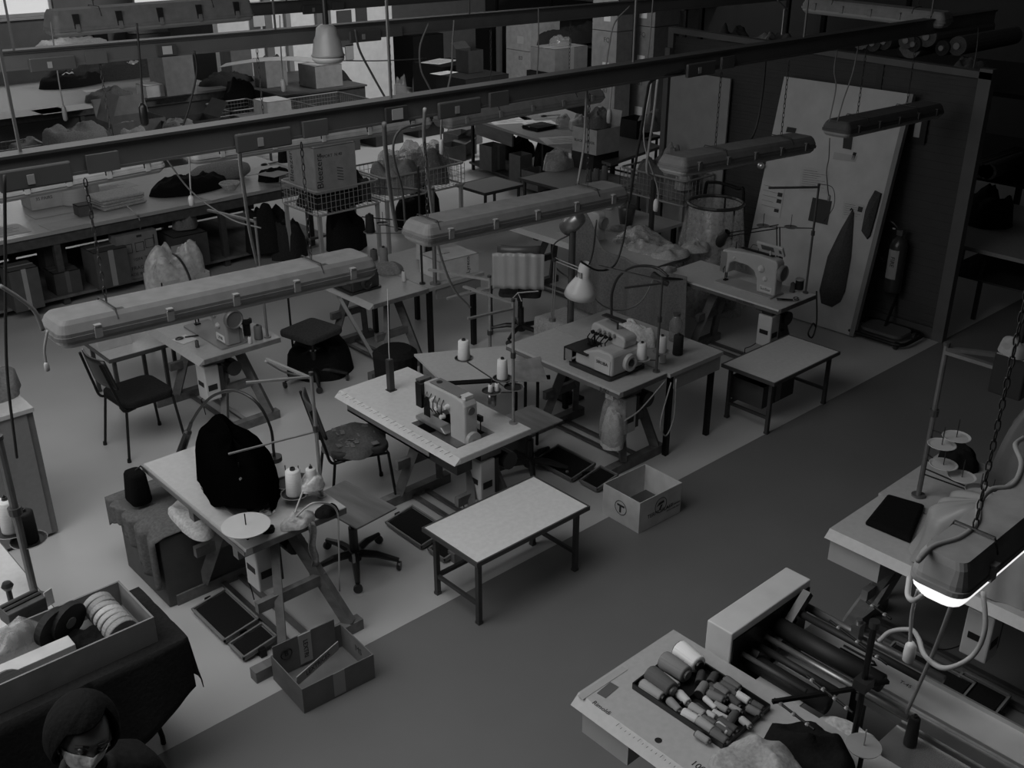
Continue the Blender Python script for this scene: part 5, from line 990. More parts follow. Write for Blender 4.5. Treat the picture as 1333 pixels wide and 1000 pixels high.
# tray
tc = [P(*p, .83) for p in ((824, 890), (886, 843), (1002, 918), (942, 969))]; tcx = sum(tc, V(0, 0, 0))/4
t = thing('spool_tray', 'black shallow tray full of thread spools on the cream table', 'tray', (tcx.x, tcx.y, .801)); q4 = [p-tcx for p in tc]
m = MB(); m.prism([(p.x, p.y) for p in q4][::-1], 0, .004)
for i in range(4): a_, c_ = q4[i], q4[(i+1) % 4]; m.beam((a_.x, a_.y, .016), (c_.x, c_.y, .016), .008, .03)
m.build('tray', mat(.012, 'plastic'), t); a_, c_ = lerp(q4[0], q4[3], .45), lerp(q4[1], q4[2], .45); MB().beam((a_.x, a_.y, .016), (c_.x, c_.y, .016), .008, .028).build('divider', mat(.012, 'plastic'), t)
SP = [(897, 856, .040, .135, .85, 'big white spool lying at the far end of the tray', .01), (879, 869, .038, .135, .22, 'big grey spool next to the white one', .15), (861, 888, .036, .14, .10, 'large dark grey spool across the tray', .1), (849, 897, .022, .12, .36, 'long grey spool at the left edge of the tray', .02), (872, 883, .016, .1, .5, 'slim pale spool between the big ones', .02), (890, 906, .018, .075, .6, 'small white spool in the tray middle', .02), (878, 916, .017, .08, .26, 'small grey spool at the tray front', .02),
      (912, 879, .017, .08, .05, 'black slim spool behind the white small one', .02), (928, 881, .018, .07, .06, 'black short spool near the tray back', .02), (914, 895, .02, .08, .2, 'mid grey short spool beside the divider', .02), (932, 905, .018, .08, .18, 'grey spool right of the divider', .02), (940, 897, .02, .075, .16, 'dim grey spool at the right back edge', .02), (949, 893, .018, .08, .10, 'dark spool at the right back corner', .02), (954, 889, .02, .085, .12, 'dark grey spool near the right rim', .02), (968, 906, .017, .07, .6, 'bright short spool near the right rim', .02),
      (925, 912, .012, .08, .6, 'thin white bobbin right of the divider', .02), (908, 923, .019, .08, .34, 'light grey spool in the right half', .02), (899, 930, .019, .08, .62, 'white spool at the front of the right half', .02), (919, 942, .019, .085, .34, 'grey spool by the front rim', .02), (923, 937, .016, .07, .12, 'small dark spool in the right half', .02), (948, 942, .018, .09, .07, 'dark spool lying by the front rim', .02), (953, 933, .018, .09, .08, 'black spool in the middle of the right half', .02), (944, 948, .016, .08, .09, 'dim spool in the middle of the jumble', .02), (937, 957, .019, .08, .12, 'dark spool at the front right corner', .02), (971, 938, .015, .06, .4, 'pale bobbin near the right corner', .02), (957, 910, .015, .07, .06, 'near black bobbin in the jumble', .02), (982, 923, .016, .07, .15, 'grey bobbin along the right rim', .02), (930, 948, .017, .08, .1, 'dark bobbin in the right front corner', .02)]
SP += [(987, 916, .014, .06, .08, 'little black bobbin at the far right rim', .02), (958, 920, .013, .06, .3, 'little grey bobbin in the jumble', .02), (915, 957, .014, .07, .3, 'brownish spool tipped over the front rim', .02)]
random.seed(3); zs = []
rnd = random.Random(11)
for i in range(16):
    u_, w_ = rnd.uniform(.50, .93), rnd.uniform(.1, .9); x_ = lerp(lerp(824, 942, u_), lerp(886, 1002, u_), w_); y_ = lerp(lerp(890, 969, u_), lerp(843, 918, u_), w_)
    SP.append((x_, y_, rnd.choice((.011, .014, .016)), rnd.choice((.05, .07, .08)), rnd.choice((.05, .08, .12, .2, .3, .5)), 'one of the small bobbins jumbled at the right of the tray', .02))
for i, (px, py, r, L_, v, lb, cp_) in enumerate(SP):
    r *= 1.2; L_ *= 1.08
    q = P(px, py, .83+r*.5); z = .806
    spool_lying(lb, (q.x, q.y, z), r, L_, -1.62+random.uniform(-.22, .22) if i not in (7, 8, 9, 21) else .4+random.uniform(-.2, .2), v, cp_)
# long arm machine: white end housing, rollers, steel bed
HX0, HX1 = 3.26, 3.88
t = thing('roller_machine', 'large machine with white end housing, dark rollers and long steel bed', 'machine', (3.755, 2.295, -.13)); t.scale = (1.043, 1.043, 1)
MB().bx((-.34, -.07, .131), (.28, .07, 1.1)).build('housing', mat(.62, 'paint'), t, bevel=.006)
MB().bx((-.33, -.078, .62), (.27, -.0705, 1.06)).build('gear_recess', mat(.02, 'metal'), t)
for x_, z_, r_, y_, v_, nm in ((.02, .96, .045, -.62, .02, 'roller'), (-.2, .88, .042, -.50, .02, 'roller'), (.13, 1.0, .018, -.74, .03, 'shaft'), (.22, .98, .02, -.8, .35, 'rail'), (-.08, .95, .014, -.8, .45, 'rail'), (.08, .92, .02, -.6, .1, 'shaft'), (-.13, .92, .018, -.5, .03, 'shaft'), (-.26, .95, .012, -.42, .1, 'shaft')):
    MB().cyl((x_, -.08, z_), (x_, y_, z_), r_, n=16).build(nm, mat(v_*.7, 'metal', .38) if v_ > .2 else mat(v_*.6, 'plastic', .6), t, smooth=True)
for z_, x_ in ((.86, -.1), (1.0, .1), (.9, .0)): MB().box((x_, -.11, z_), (.26, .04, .045), R=Matrix.Rotation(.6 if z_ < .9 else -.7, 3, 'Y')).build('linkage', mat(.05, 'metal'), t)
MB().bx((-.30, -.40, .84), (-.06, -.17, .852)).build('feed_plate', mat(.55, 'paint'), t)
MB().bx((-.07, -.45, .80), (.10, -.09, .812)).build('label_plate', mat(.4, 'paper'), t)
k = MB().bx((.14, -.42, .97), (.19, -.38, 1.09)); k.cyl((.165, -.40, 1.09), (.165, -.40, 1.11), .014); k.build('clamp', mat(.3, 'steel'), t)
bed = MB().bx((.16, -1.34, .78), (.36, -.08, .80)).build('steel_bed', mat(.50, 'paint', .35), t)
MB().bx((.36, -1.34, .78), (.372, -.08, .825)).build('bed_edge', mat(.55, 'steel'), bed); MB().bx((.14, -1.34, .78), (.16, -.08, .815)).build('bed_edge', mat(.5, 'steel'), bed)
MB().bx((.05, -1.34, .76), (.139, -.50, .80)).build('guide_channel', mat(.30, 'steel'), t); MB().bx((.02, -1.40, .74), (.40, -1.341, .84)).build('end_block', mat(.04, 'metal'), t)
text('T-45', .03, (.27, -.62, .80), (0, -1, 0), (1, 0, 0), INK, t)
for x_, y_ in ((.0, -.2), (.3, -.4), (.3, -1.2)): MB().bx((x_-.03, y_-.03, .131), (x_+.03, y_+.03, .76)).build('leg', mat(.06, 'metal'), t)
MB().tube([(.27, -.28, .803), (.27, -.44, .803), (.285, -.46, .803), (.3, -.44, .803), (.3, -.28, .803)], .006).build('wire_loop', DK, t)
t = solo('steel_sheet_table', 'shiny steel worktop in the bottom right corner', 'worktop', MB().bx((-.18, -.85, 0), (.18, .15, .02)).bx((-.17, -.8, -.62), (-.13, -.76, 0)).bx((.13, .05, -.62), (.17, .09, 0)).bx((-.17, .05, -.62), (-.13, .09, 0)), mat(.6, 'steel', .25), loc=(3.61, 1.40, .622))
# threaded rod stands: beaded black guides
def beads(label, p, q, n):
    t = thing('thread_guide_rod', label, 'guide rod', p, 0, 'black thread guide rods with bright eyelets'); d = Vector(q)-Vector(p); MB().cyl((0, 0, 0), d, .006).build('rod', DK, t)
    for i in range(n):
        e = d*((i+.5)/n); MB().lathe([(.006, -.008), (.012, 0), (.006, .008)], c=e, n=8).build('eyelet', mat(.6, 'steel'), t)
G1a = P(1080, 808, 1.15); G1b = P(1155, 865, 1.15); beads('black rod with three eyelets over the long steel bed', G1a, G1b, 3)
beads('black rod with two eyelets in mid air over the treadle', P(1128, 783, 1.15), P(1160, 806, 1.15), 2)
beads('long black rod with eyelets beside the round disc', P(1050, 880, 1.1), P(1110, 928, 1.1), 4)
beads('lowest black rod with eyelets above the black cloth', P(1008, 910, 1.0), P(1060, 950, 1.0), 3)
b9 = P(1118, 925, .9); t = thing('thread_stand', 'black thread stand with disc near the bottom beside the steel bed', 'thread stand', (b9.x, b9.y, .766), 0, 'thread stands rising from the sewing tables')
tp = Q(1141, 818, X=b9.x).z-.766
MB().cyl((0, 0, 0), (0, 0, tp), .014, n=10).build('pole', mat(.03, 'metal'), t); MB().cyl((0, 0, tp), (0, 0, tp+.03), .022).build('end_cap', DKP, t); MB().bx((-.04, -.03, tp*.45), (.04, .03, tp*.45+.05)).build('clamp', DKP, t)
MB().beam((0, 0, tp*.45), (-.34, .22, tp*.45-.02), .016).beam((0, 0, tp*.47), (.1, -.06, tp*.47), .016).build('guide_arm', DK, t)
dq = P(1124, 972, .95)-t.location; MB().lathe([(.001, 0), (.07, 0), (.072, .006), (.001, .008)], c=dq, n=24).cyl(dq, dq+V(0, 0, .09), .003).build('spool_disc', mat(.3, 'plastic'), t); MB().cyl((dq.x, dq.y, 0.0), dq, .01).build('disc_stem', DK, t)
q = P(1108, 935, .8); cloth_heap('white folded cloth lying beside the black thread stand near the bottom', (q.x, q.y, .652), .2, .3, .08, .55, 177, name='white_cloth', rough=.3)
# black tube pointing down with pipe
q = P(1185, 965, .66); thread_cone('black cone with pale tube standing on the steel worktop', (q.x, q.y, .643), .03, .16, .012, taper=.8)
c = P(1058, 968, .9); cloth_heap('black shiny cloth heap in front of the thread stand', (c.x, c.y, .802), .26, .42, .12, .010, 170, name='black_garment', rough=.5)
c = P(985, 1000, .88); cloth_heap('pale speckled cloth heap at the bottom edge of the cream table', (c.x+.0, c.y-.02, .802), .40, .40, .15, .36, 173, name='pale_garment', rough=.35, flat=.6)
# ================================================================ BACK AREA
def camd(q): return (q-V(0, 0, CH)).dot(fwd)
def bb(label, px, py, hb, wpx, hpx, v, rz=0, asp=1.0, **k):
    q = P(px, py, hb); D = camd(q); s_ = wpx*D/1365/1.41; w, d = s_*asp, s_/asp
    if q.y+d > 21.9: q.y = 21.88-d
    h = hpx*D/1365/.93
    return carton(q.x+w/2, q.y+d/2, w, d, max(.03, h), rz, label, v=v, z=hb+.002, **k)
def ontop(t, dz=.004):
    return t.location.z+max(v.co.z for c in t.children if c.name.startswith('carton') for v in c.data.vertices)+dz
def byl(s_): return [o for o in bpy.data.objects if o.get('label', '').startswith(s_)][0]
def hp(label, px, py, hb, wpx, hpx, v, seed, asp=1.0, kind='fabric', name='cloth_pile', cat='fabric', rough=.6, group='cloth piles in the back', rz=0, flat=.4):
    q = P(px, py, hb); D = camd(q); s_ = wpx*D/1365/1.05; w, d = s_*asp, s_/asp*.75
    lim = 21.88 if hb > 1 else 20.85
    if q.x < 12 and q.y+d*.8 > lim: q.y = lim-d*.8
    return cloth_heap(label, (q.x+w*.3, q.y+d*.3, hb+.002), w, d, hpx*D/1365*.95, v, seed, name=name, cat=cat, rough=rough, kind=kind, group=group, rz=rz, flat=flat)
def long_table(name, label, x0, x1, y0, y1, h, top, legs, skirt=None, shelf=None):
    t = thing(name, label, 'table', (x0, y0, 0), 0, 'long cutting tables')
    MB().bx((0, 0, h-.04), (x1-x0, y1-y0, h)).build('tabletop', top, t)
    MB().bx((0.02, .03, h-.16), (x1-x0-.02, .06, h-.041)).build('apron', mat(.07, 'wood'), t)
    for lx in legs:
        for ly in (.08, y1-y0-.12): MB().bx((lx-.035, ly-.035, 0), (lx+.035, ly+.035, h-.041)).build('leg', mat(.06, 'wood'), t)
    if skirt: MB().bx((0, .062, .02), (x1-x0, .075, h-.17)).build('skirt_panel', mat(skirt, 'paint'), t)
    if shelf: MB().bx((.1, y1-y0-.16, shelf+.01), (x1-x0-.1, y1-y0-.14, h-.05)).build('back_panel', mat(.03, 'wood'), t)  # dark sheet added to stand in for the deep shade under the table
    if shelf: MB().bx((0, .0, shelf-.03), (x1-x0, y1-y0-.2, shelf)).build('shelf', mat(.15, 'wood'), t)
    return t
long_table('cutting_table', 'long pale cutting table at the left with boxes stored below', 1.2, 7.0, 11.25, 13.1, .85, mat(.40, 'laminate'), (.3, 2.45, 4.4, 5.6), shelf=.12)
long_table('cutting_table', 'big grey cutting table in front of the far windows', 4.0, 9.3, 17.9, 20.9, .9, mat(.24, 'laminate', .6), (.3, 2.6, 5.1), skirt=.05)
# things below the first table
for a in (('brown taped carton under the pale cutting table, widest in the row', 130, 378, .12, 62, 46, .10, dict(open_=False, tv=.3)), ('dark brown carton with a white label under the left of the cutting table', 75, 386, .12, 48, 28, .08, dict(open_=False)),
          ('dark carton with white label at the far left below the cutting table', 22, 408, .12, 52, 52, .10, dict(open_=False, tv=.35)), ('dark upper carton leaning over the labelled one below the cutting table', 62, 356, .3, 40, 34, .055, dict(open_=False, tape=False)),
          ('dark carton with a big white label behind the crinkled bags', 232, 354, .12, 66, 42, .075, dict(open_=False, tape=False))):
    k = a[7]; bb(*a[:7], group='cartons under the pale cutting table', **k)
q = P(182, 366, .12); t = thing('printed_carton_sheet', 'upright pale carton printed with boxes and arrows below the cutting table', 'box', (q.x+.1, q.y+.1, .122), 0); MB().bx((-.26, 0, 0), (.22, .2, .52)).build('carton', mat(.22, 'card'), t); 
text('FRAGILE', .06, (-.02, -.001, .12), X, Z, INK, t); text('MADE IN ITALY', .05, (-.02, -.001, .05), X, Z, INK, t); text('10X4  T6', .05, (0, -.001, .22), X, Z, INK, t)
m = MB(); [m.tube([(x_+a_, -.003, z_+b_) for a_, b_ in ((-.05, -.05), (.05, -.05), (.05, .05), (-.05, .05))], .004, 4, closed=True) for x_, z_ in ((-.14, .36), (-.0, .36), (.12, .38))]; m.bx((.17, -.004, .36), (.18, 0, .47)); m.bx((-.02, -.003, .47), (.04, 0, .495)); m.build('printed_symbols', INK, t)
q = P(243, 345, .2); t = thing('label_sheet', 'big white label with black writing below the cutting table', 'label', (q.x-.02, q.y-.05, .122)); MB().bx((-.16, -.004, 0), (.14, 0, .35)).build('sheet', mat(.35, 'paper'), t); text('CARRIERA', .05, (0, -.005, .22), X, Z, INK, t); text('35 /40', .05, (0, -.005, .13), X, Z, INK, t)
hp('coiled pale cords on the carton below the cutting table', 235, 300, .55, 36, 20, .16, 200, name='cord_coil', cat='cord', rough=1)
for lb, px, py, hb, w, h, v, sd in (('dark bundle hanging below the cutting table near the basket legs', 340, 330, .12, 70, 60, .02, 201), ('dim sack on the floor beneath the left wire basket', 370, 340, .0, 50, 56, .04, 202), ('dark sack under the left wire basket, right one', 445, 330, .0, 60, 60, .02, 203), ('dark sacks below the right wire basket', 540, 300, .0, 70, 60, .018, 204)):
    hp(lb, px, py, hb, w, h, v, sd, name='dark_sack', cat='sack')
# items on the first table
H1 = .852
bb('flat white printed carton at the left end of the pale cutting table', 42, 275, H1, 66, 28, .5, asp=1.25, open_=False, tape=False, texts=[('35 PAIRS', .05, '-y', -.1, .12)])
thread_cone('big white yarn cone on the pale cutting table', P(92, 268, H1)+V(.08, .08, 0), .15, .30, .52, group=None, taper=.8, core=.3)
bb('small dark carton in front of the big yarn cone', 104, 283, H1, 26, 13, .12, open_=False, tape=False)
stack_folded('folded white cloths stacked on the pale cutting table', P(146, 270, H1)+V(.1, .1, 0), .55, .4, .13, .45, 4, rz=.1, seed=2)
thread_cone('pale cone between the yarn cone and the folded white cloths', P(120, 258, H1)+V(.05, .05, 0), .07, .2, .4, group=None)
for lb, px, py, w, d, rz, v in (('open booklet behind the folded white cloths', 145, 244, .55, .3, .1, .4), ('blank pale sheet in front of the yarn cone', 66, 277, .45, .3, .0, .45), ('second blank sheet near the front edge of the pale cutting table', 84, 292, .42, .32, .05, .42), ('white sheet under the coiled ribbon on the cutting table', 288, 253, .5, .3, .15, .55), ('pale sheets behind the pillow on the cutting table', 335, 222, .5, .3, .1, .5), ('printed notice with bold text at the left picture edge', 10, 300, .35, .4, .0, .5)):
    paper(lb, P(px, py, H1), w, d, rz, v, lines=('print' in lb or 'book' in lb))
text('PFAFF', .12, P(8, 297, H1+.004), (.9, .1, 0), (-.1, .9, 0), INK, bpy.data.objects[[o.name for o in bpy.data.objects if o.get('label', '').startswith('printed notice with bold')][0]]) if 0 else None
hp('black garment thrown on the pale cutting table beside the pillow', 226, 256, H1, 88, 22, .008, 210, asp=1.25, name='black_garment', rough=.4)
m = MB(); m.lathe([(.001, -.40), (.08, -.38), (.15, -.25), (.17, 0), (.15, .25), (.08, .38), (.001, .40)], n=20, R=Matrix.Rotation(PI/2, 3, 'Y')); m.v = [(x, y, max(-.1, z*.8)+.1) for x, y, z in m.v]
solo('long_pillow', 'long plump pale pillow on the cutting table', 'pillow', m, mat(.26, 'fabric'), loc=P(288, 238, H1)+V(.05, .1, .003), smooth=True)
q = P(300, 248, H1); t = thing('ribbon_coil', 'coiled white ribbon in front of the pillow', 'ribbon', q); m = MB(); [m.tube([( (.06+.012*i)*math.cos(a*.5+i), (.05+.012*i)*math.sin(a*.5+i), .02+.014*i) for a in range(13)], .012, 5) for i in range(6)]; m.build('ribbon', mat(.5, 'fabric'), t, smooth=True)
hp('black cloth with pale top at the right end of the cutting table', 352, 238, H1, 46, 16, .01, 211, name='black_garment', rough=.4)
paper('grey folded square lying on the black cloth', P(356, 226, H1+.13), .3, .3, .3, .3, 'folded_square', lines=False); hp('white cloth tip under the black cloth by the carton', 370, 238, H1, 20, 8, .45, 212)
t = thing('scissors', 'dark shears lying behind the black cloth', 'scissors', P(350, 214, H1)); MB().beam((0, 0, .01), (.22, .02, .01), .03, .008).build('blades', DK, t); MB().tube([(-.07+.04*math.cos(a), .03*math.sin(a), .01) for a in [i*PI/5 for i in range(10)]], .01, 5, closed=True).build('handle', DKP, t)
hp('dark rounded bag behind the big printed carton', 372, 212, H1, 30, 22, .02, 213)
cord('white tape hanging over the front edge of the pale cutting table', [P(165, 268, .9), P(176, 278, .88), P(181, 284, .80), P(183, 298, .66)], .008, .45, name='hanging_tape', cat='tape', group='loose tapes')
# row of boxes between the two tables
long_table('low_bench', 'low dark bench carrying open cartons between the cutting tables', 5.5, 8.2, 15.9, 17.3, .5, mat(.08, 'wood'), (.2, 2.4))
for a in (('open brown carton with a raised flap between the cutting tables', 150, 188, .5, 86, 24, .17, dict(flaps=(('-x', 2.0, .45), ('+y', 1.2, .3)), tape=False)), ('long dark open carton right of the raised flap box', 228, 184, .5, 78, 20, .06, dict(flaps=(('+x', .9, .3),), tape=False)), ('pale open carton heaped with scraps left of the raised flap box', 80, 203, .5, 84, 22, .16, dict(tape=False))):
    bb(*a[:7], group='open cartons between the cutting tables', asp=1.2, **a[7])
hp('heaped fabric scraps in the pale open carton', 78, 194, .62, 78, 26, .22, 220, asp=1.2, rough=1.2); hp('grey scraps sticking out of the long dark carton', 225, 176, .6, 50, 18, .2, 221, rough=1.2)
hp('pale glove like scrap in the raised flap box', 160, 178, .6, 50, 14, .3, 222, rough=1)
q = P(30, 205, .5); basket(q.x-.6, q.x+.3, q.y-.2, q.y+.4, .5, .68, 'low dark wire basket at the left edge between the cutting tables', v=.12)
hp('pale cloth lying in the low dark wire basket', 25, 198, .55, 50, 12, .2, 223)
# on the far table
H2 = .902
for lb, px, py, w, h, v, sd, asp in (('long pile of dark folded garments on the far table', 128, 106, 112, 24, .045, 230, 1.3), ('black folded garment on the far table in front of the pile', 72, 116, 66, 15, .012, 231, 1.3), ('loose scraps near the front edge of the far table', 130, 134, 52, 14, .12, 232, 1.2), ('dark rags at the right end of the far table', 280, 112, 60, 14, .03, 233, 1.3)):
    hp(lb, px, py, H2, w, h, v, sd, asp=asp, rough=.7)
hp('glossy clear bag on the far table beside the open grey carton', 168, 102, H2, 40, 24, .7, 234, kind='film', rough=1)
for lb, px, py, w, d, rz, v in (('white sheets at the front left edge of the far table', 36, 147, 1.1, .55, .0, .4), ('second white sheet along the front edge of the far table', 84, 142, .9, .5, .05, .42), ('pale card lying among the scraps of the far table', 132, 117, .6, .25, -.1, .5), ('white card strip by the long garment pile', 40, 104, 1.0, .12, .1, .7)):
    paper(lb, P(px, py, H2), w, d, rz, v, lines=False)
bb('flat white parcel beside the open grey carton on the far table', 192, 128, H2, 52, 14, .5, open_=False, tape=False, asp=1.2)
bb('tall grey open carton with a paper label on the far table', 218, 126, H2, 62, 46, .20, tape=False, asp=.95, flaps=(('-y', 1.9, .15),)); q = P(232, 118, 1.0); paper('typed label on the tall grey open carton', (q.x-.1, q.y-.35, 1.0), .01, .01, 0, .4) if 0 else None
for lb, px, py, hb, w, h, v in (('white rounded sewing box at the far upper left by the window', 10, 56, 1.302, 50, 16, .5), ):
    hp(lb, px, py, hb, w, h, v, 240, name='white_bundle', rough=.3)
hp('pale cushion shaped bundle below the upper left strip light', 58, 60, 1.302, 56, 18, .42, 241, asp=1.4, name='cushion', cat='cushion', rough=.2)
t = thing('low_shelf', 'low dark cabinet under the far windows at the upper left', 'cabinet', (5.0, 21.0, 0)); MB().bx((0, 0, 0), (6.8, .9, 1.26)).build('cabinet', mat(.10, 'paint'), t); MB().bx((-.03, -.03, 1.261), (6.83, .92, 1.30)).build('top_board', mat(.15, 'wood'), t)
bb('black box standing below the upper left strip light', 88, 54, 1.302, 24, 16, .015, open_=False, tape=False); bb('grey carton carrying the crumpled cloth at the back wall', 178, 60, 1.302, 60, 14, .10, open_=False, tape=False); tb_ = byl('grey carton carrying'); cloth_heap('crumpled pale cloth on a box at the back wall', (tb_.location.x, tb_.location.y, ontop(tb_)), .8, .5, .2, .2, 242, name='crumpled_cloth', rough=.9)
for lb, px, py, w, h, v, sd in (('dark machine shape behind the long garment pile', 42, 88, 40, 22, .03, 243), ('white cloth fold left of the dark machine shape', 20, 84, 56, 14, .5, 244), ('dark triangular cloth by the left wall pile', 96, 90, 50, 16, .06, 245)):
    hp(lb, px, py, H2, w, h, v, sd)
# right cluster behind the lamp
t = thing('low_counter', 'dark low counter with cartons in front of the white wall', 'counter', (9.85, 17.0, 0)); MB().bx((0, 0, 0), (1.8, 2.3, .78)).build('body', mat(.035, 'wood'), t); MB().bx((-.03, -.03, .781), (1.83, 2.33, .81)).build('top_board', mat(.06, 'wood'), t)
for a in (('grey carton with pale label standing at the left end of the low counter', 304, 106, .812, 42, 42, .14, dict(open_=False, tape=False)), ('open carton with tools and pale lower half on the low counter', 348, 115, .812, 44, 32, .22, dict(tape=False)), ('clear walled carton with white top next to the lamp', 412, 116, .812, 58, 26, .24, dict(open_=False, tape=False)), ('white closed carton in front of the low counter', 350, 160, .8, 50, 24, .50, dict(open_=False, tape=False))):
    bb(*a[:7], group='cartons around the low counter', **a[7])
hp('dark tools and cloth sticking out of the open carton on the counter', 350, 100, .95, 36, 26, .05, 250, rough=1.2)
q = P(358, 76, 1.45); t = solo('white_board_sheet', 'long curved white cardboard sheet lying over the counter cartons', 'cardboard sheet', MB().grid(lambda u, v: ((u-.5)*1.9, (v-.5)*.5, .12*math.sin(u*2.6)), 12, 3), mat(.42, 'card'), loc=(q.x, q.y, 1.33), rz=-.75, solid=.008)
tw_ = byl('clear walled carton'); paper('white sheet lying on the clear walled carton', (tw_.location.x, tw_.location.y, ontop(tw_)), .5, .4, .2, .4, lines=False)
basket(9.75, 10.85, 15.7, 16.7, .45, .8, 'dark wire basket full of dark clothes near the lamp', v=.16); hp('dark clothes heaped in the basket near the lamp', 412, 124, .6, 74, 30, .02, 251, asp=1.2)
basket(8.45, 9.25, 16.3, 17.2, .55, .8, 'small wire basket of dark clothes left of the white carton', v=.12); hp('dark clothes in the small wire basket', 306, 138, .62, 46, 34, .02, 252)
q = P(350, 160, .8); side_table(q.x-.1, q.x+.9, q.y-.1, q.y+.9, .8, 'small dark stand below the white closed carton', top=mat(.1, 'wood'))
# pendant lamp
lp = Q(426, 57, Y=7.02); t = thing('pendant_lamp', 'pale bell pendant lamp hanging on a pipe behind the near rail', 'lamp', lp)
MB().lathe([(.04, .14), (.075, .115), (.085, .06), (.10, .03), (.118, -.07), (.128, -.085), (.12, -.088), (.10, -.02), (.02, 0)], n=26).build('shade', mat(.36, 'plastic'), t, smooth=True)
MB().lathe([(.001, -.14), (.10, -.135), (.122, -.11), (.122, -.092), (.001, -.092)], n=26).build('globe', mat(.55, 'plastic'), t, smooth=True); MB().cyl((0, 0, .1), (0, 0, 1.2), .022, n=10).build('pipe', mat(.06, 'metal'), t)
# table with papers
t = thing('paper_table', 'dark-legged table spread with papers behind the centre right', 'table', (10.4, 9.45, 0)); pc = [P(*p, .85)-V(10.4, 9.45, 0) for p in ((612, 153), (795, 213), (860, 190), (700, 128))]
MB().prism([(p.x, p.y) for p in pc][::-1], .81, .85).build('tabletop', mat(.22, 'laminate'), t)
for p in pc[:2]+[lerp(pc[0], pc[1], .55), pc[3]]: MB().bx((p.x+.05-.02, p.y-.02, 0), (p.x+.05+.02, p.y+.02, .81)).build('leg', DK, t)
p_, q_ = pc[0], pc[1]; MB().beam((p_.x+.3, p_.y, .12), (q_.x+.3, q_.y, .12), .6, .03).build('lower_shelf', mat(.04, 'wood'), t)
MB().beam((p_.x+.03, p_.y-.1, .7), (lerp(p_, q_, .3).x+.03, lerp(p_, q_, .3).y-.1, .7), .03, .2).build('drawer_front', mat(.09, 'wood'), t)
for lb, px, py, w, d, rz, v in (('white papers at the left end of the paper table', 665, 157, .7, .5, -.4, .5), ('grey mat behind the white papers of the paper table', 700, 152, .6, .4, -.4, .18), ('bright form lying on the black folder', 703, 161, .5, .38, -.4, .62), ('white sheets near the printed carton on the paper table', 745, 182, .9, .5, -.5, .45), ('crumpled white receipt at the back of the paper table', 712, 142, .3, .2, .4, .6)):
    paper(lb, P(px, py, .852+(.05 if 'form' in lb else 0)), w, d, rz, v)
bb('black folder lying under the bright form', 700, 172, .852, 46, 4, .015, open_=False, tape=False, asp=1.1); hp('crinkled dark plastic bag on the paper table', 732, 168, .852, 24, 16, .2, 260, kind='film', rough=1.3); hp('pale tissue bag by the printed carton', 750, 170, .852, 26, 16, .4, 261, rough=.9)
t = thing('scissors', 'scissors with pale blades on the paper table', 'scissors', P(712, 151, .855)); MB().beam((0, 0, .01), (.2, -.1, .01), .03, .008).build('blades', mat(.4, 'steel'), t); MB().tube([(-.07+.05*math.cos(a), .03*math.sin(a), .01) for a in [i*PI/5 for i in range(10)]], .01, 5, closed=True).build('handle', DKP, t)
side_table(9.2, 10.25, 8.75, 10.0, .72, 'small table carrying the white printed carton stack', top=mat(.3, 'laminate'))
bb('dark carton below the white printed carton', 772, 224, .722, 62, 24, .05, open_=False, tape=False, asp=1.1); bb('white printed carton on top of the dark one', 776, 203, .996, 62, 30, .48, tape=False, open_=True, texts=[('BLACK+DECKER', .05, '-x', .0, .15)], flaps=(('+x', 1.4, .2),))
hp('crumpled grey cloth sticking out of the white printed carton', 775, 168, 1.3, 40, 22, .2, 262, rough=1); hp('clear plastic roll bag left of the dark carton', 722, 222, .722, 46, 22, .75, 263, kind='film', rough=1, asp=1.2); hp('white rolls inside the clear bag by the dark carton', 724, 223, .722, 40, 16, .4, 264, asp=1.2)
for i, px in enumerate((766, 776, 787)): thread_cone(['left grey cone before the dark carton', 'middle grey cone before the dark carton', 'right taller grey cone before the dark carton'][i], P(px, 236+i*-1, .722), .045, .16+.03*(i == 2), .17, group='grey cones before the dark carton')
t = bb('dark box with bright papers right of the printed carton', 828, 182, .85, 46, 22, .03, tape=False); hp('white cloths and tubes over the dark box', 845, 172, .95, 40, 24, .3, 265, rough=1.2); q = P(812, 182, .8); side_table(q.x, q.x+.62, q.y-.2, q.y+.8, .8, 'dim side stand with the dark box of papers', top=mat(.2, 'laminate'))
# below the paper table
for a in (('open dark carton with white label on the shelf under the paper table', 640, 224, .14, 34, 30, .12, dict()), ('pale open sack carton under the paper table', 677, 240, .14, 30, 34, .14, dict(tape=False)), ('brown carton with a flat open flap under the paper table', 700, 250, .14, 44, 22, .15, dict(tape=False, flaps=(('-y', .3, .3),)))):
    bb(*a[:7], group='cartons under the paper table', **a[7])
for lb, px, py, w, h, v, sd in (('black sack behind the cartons under the paper table', 672, 208, 50, 26, .012, 270), ('dark sack at the right below the paper table', 715, 220, 60, 36, .02, 271)): hp(lb, px, py, .14, w, h, v, sd)
hp('brown rolled paper and open flaps behind the right wire basket', 600, 190, .0, 60, 30, .15, 272, rough=1.2); bb('open flap carton right of the glossy bags', 597, 205, .0, 44, 26, .13, tape=False, flaps=(('-y', .5, .3), ('+x', .7, .25)))
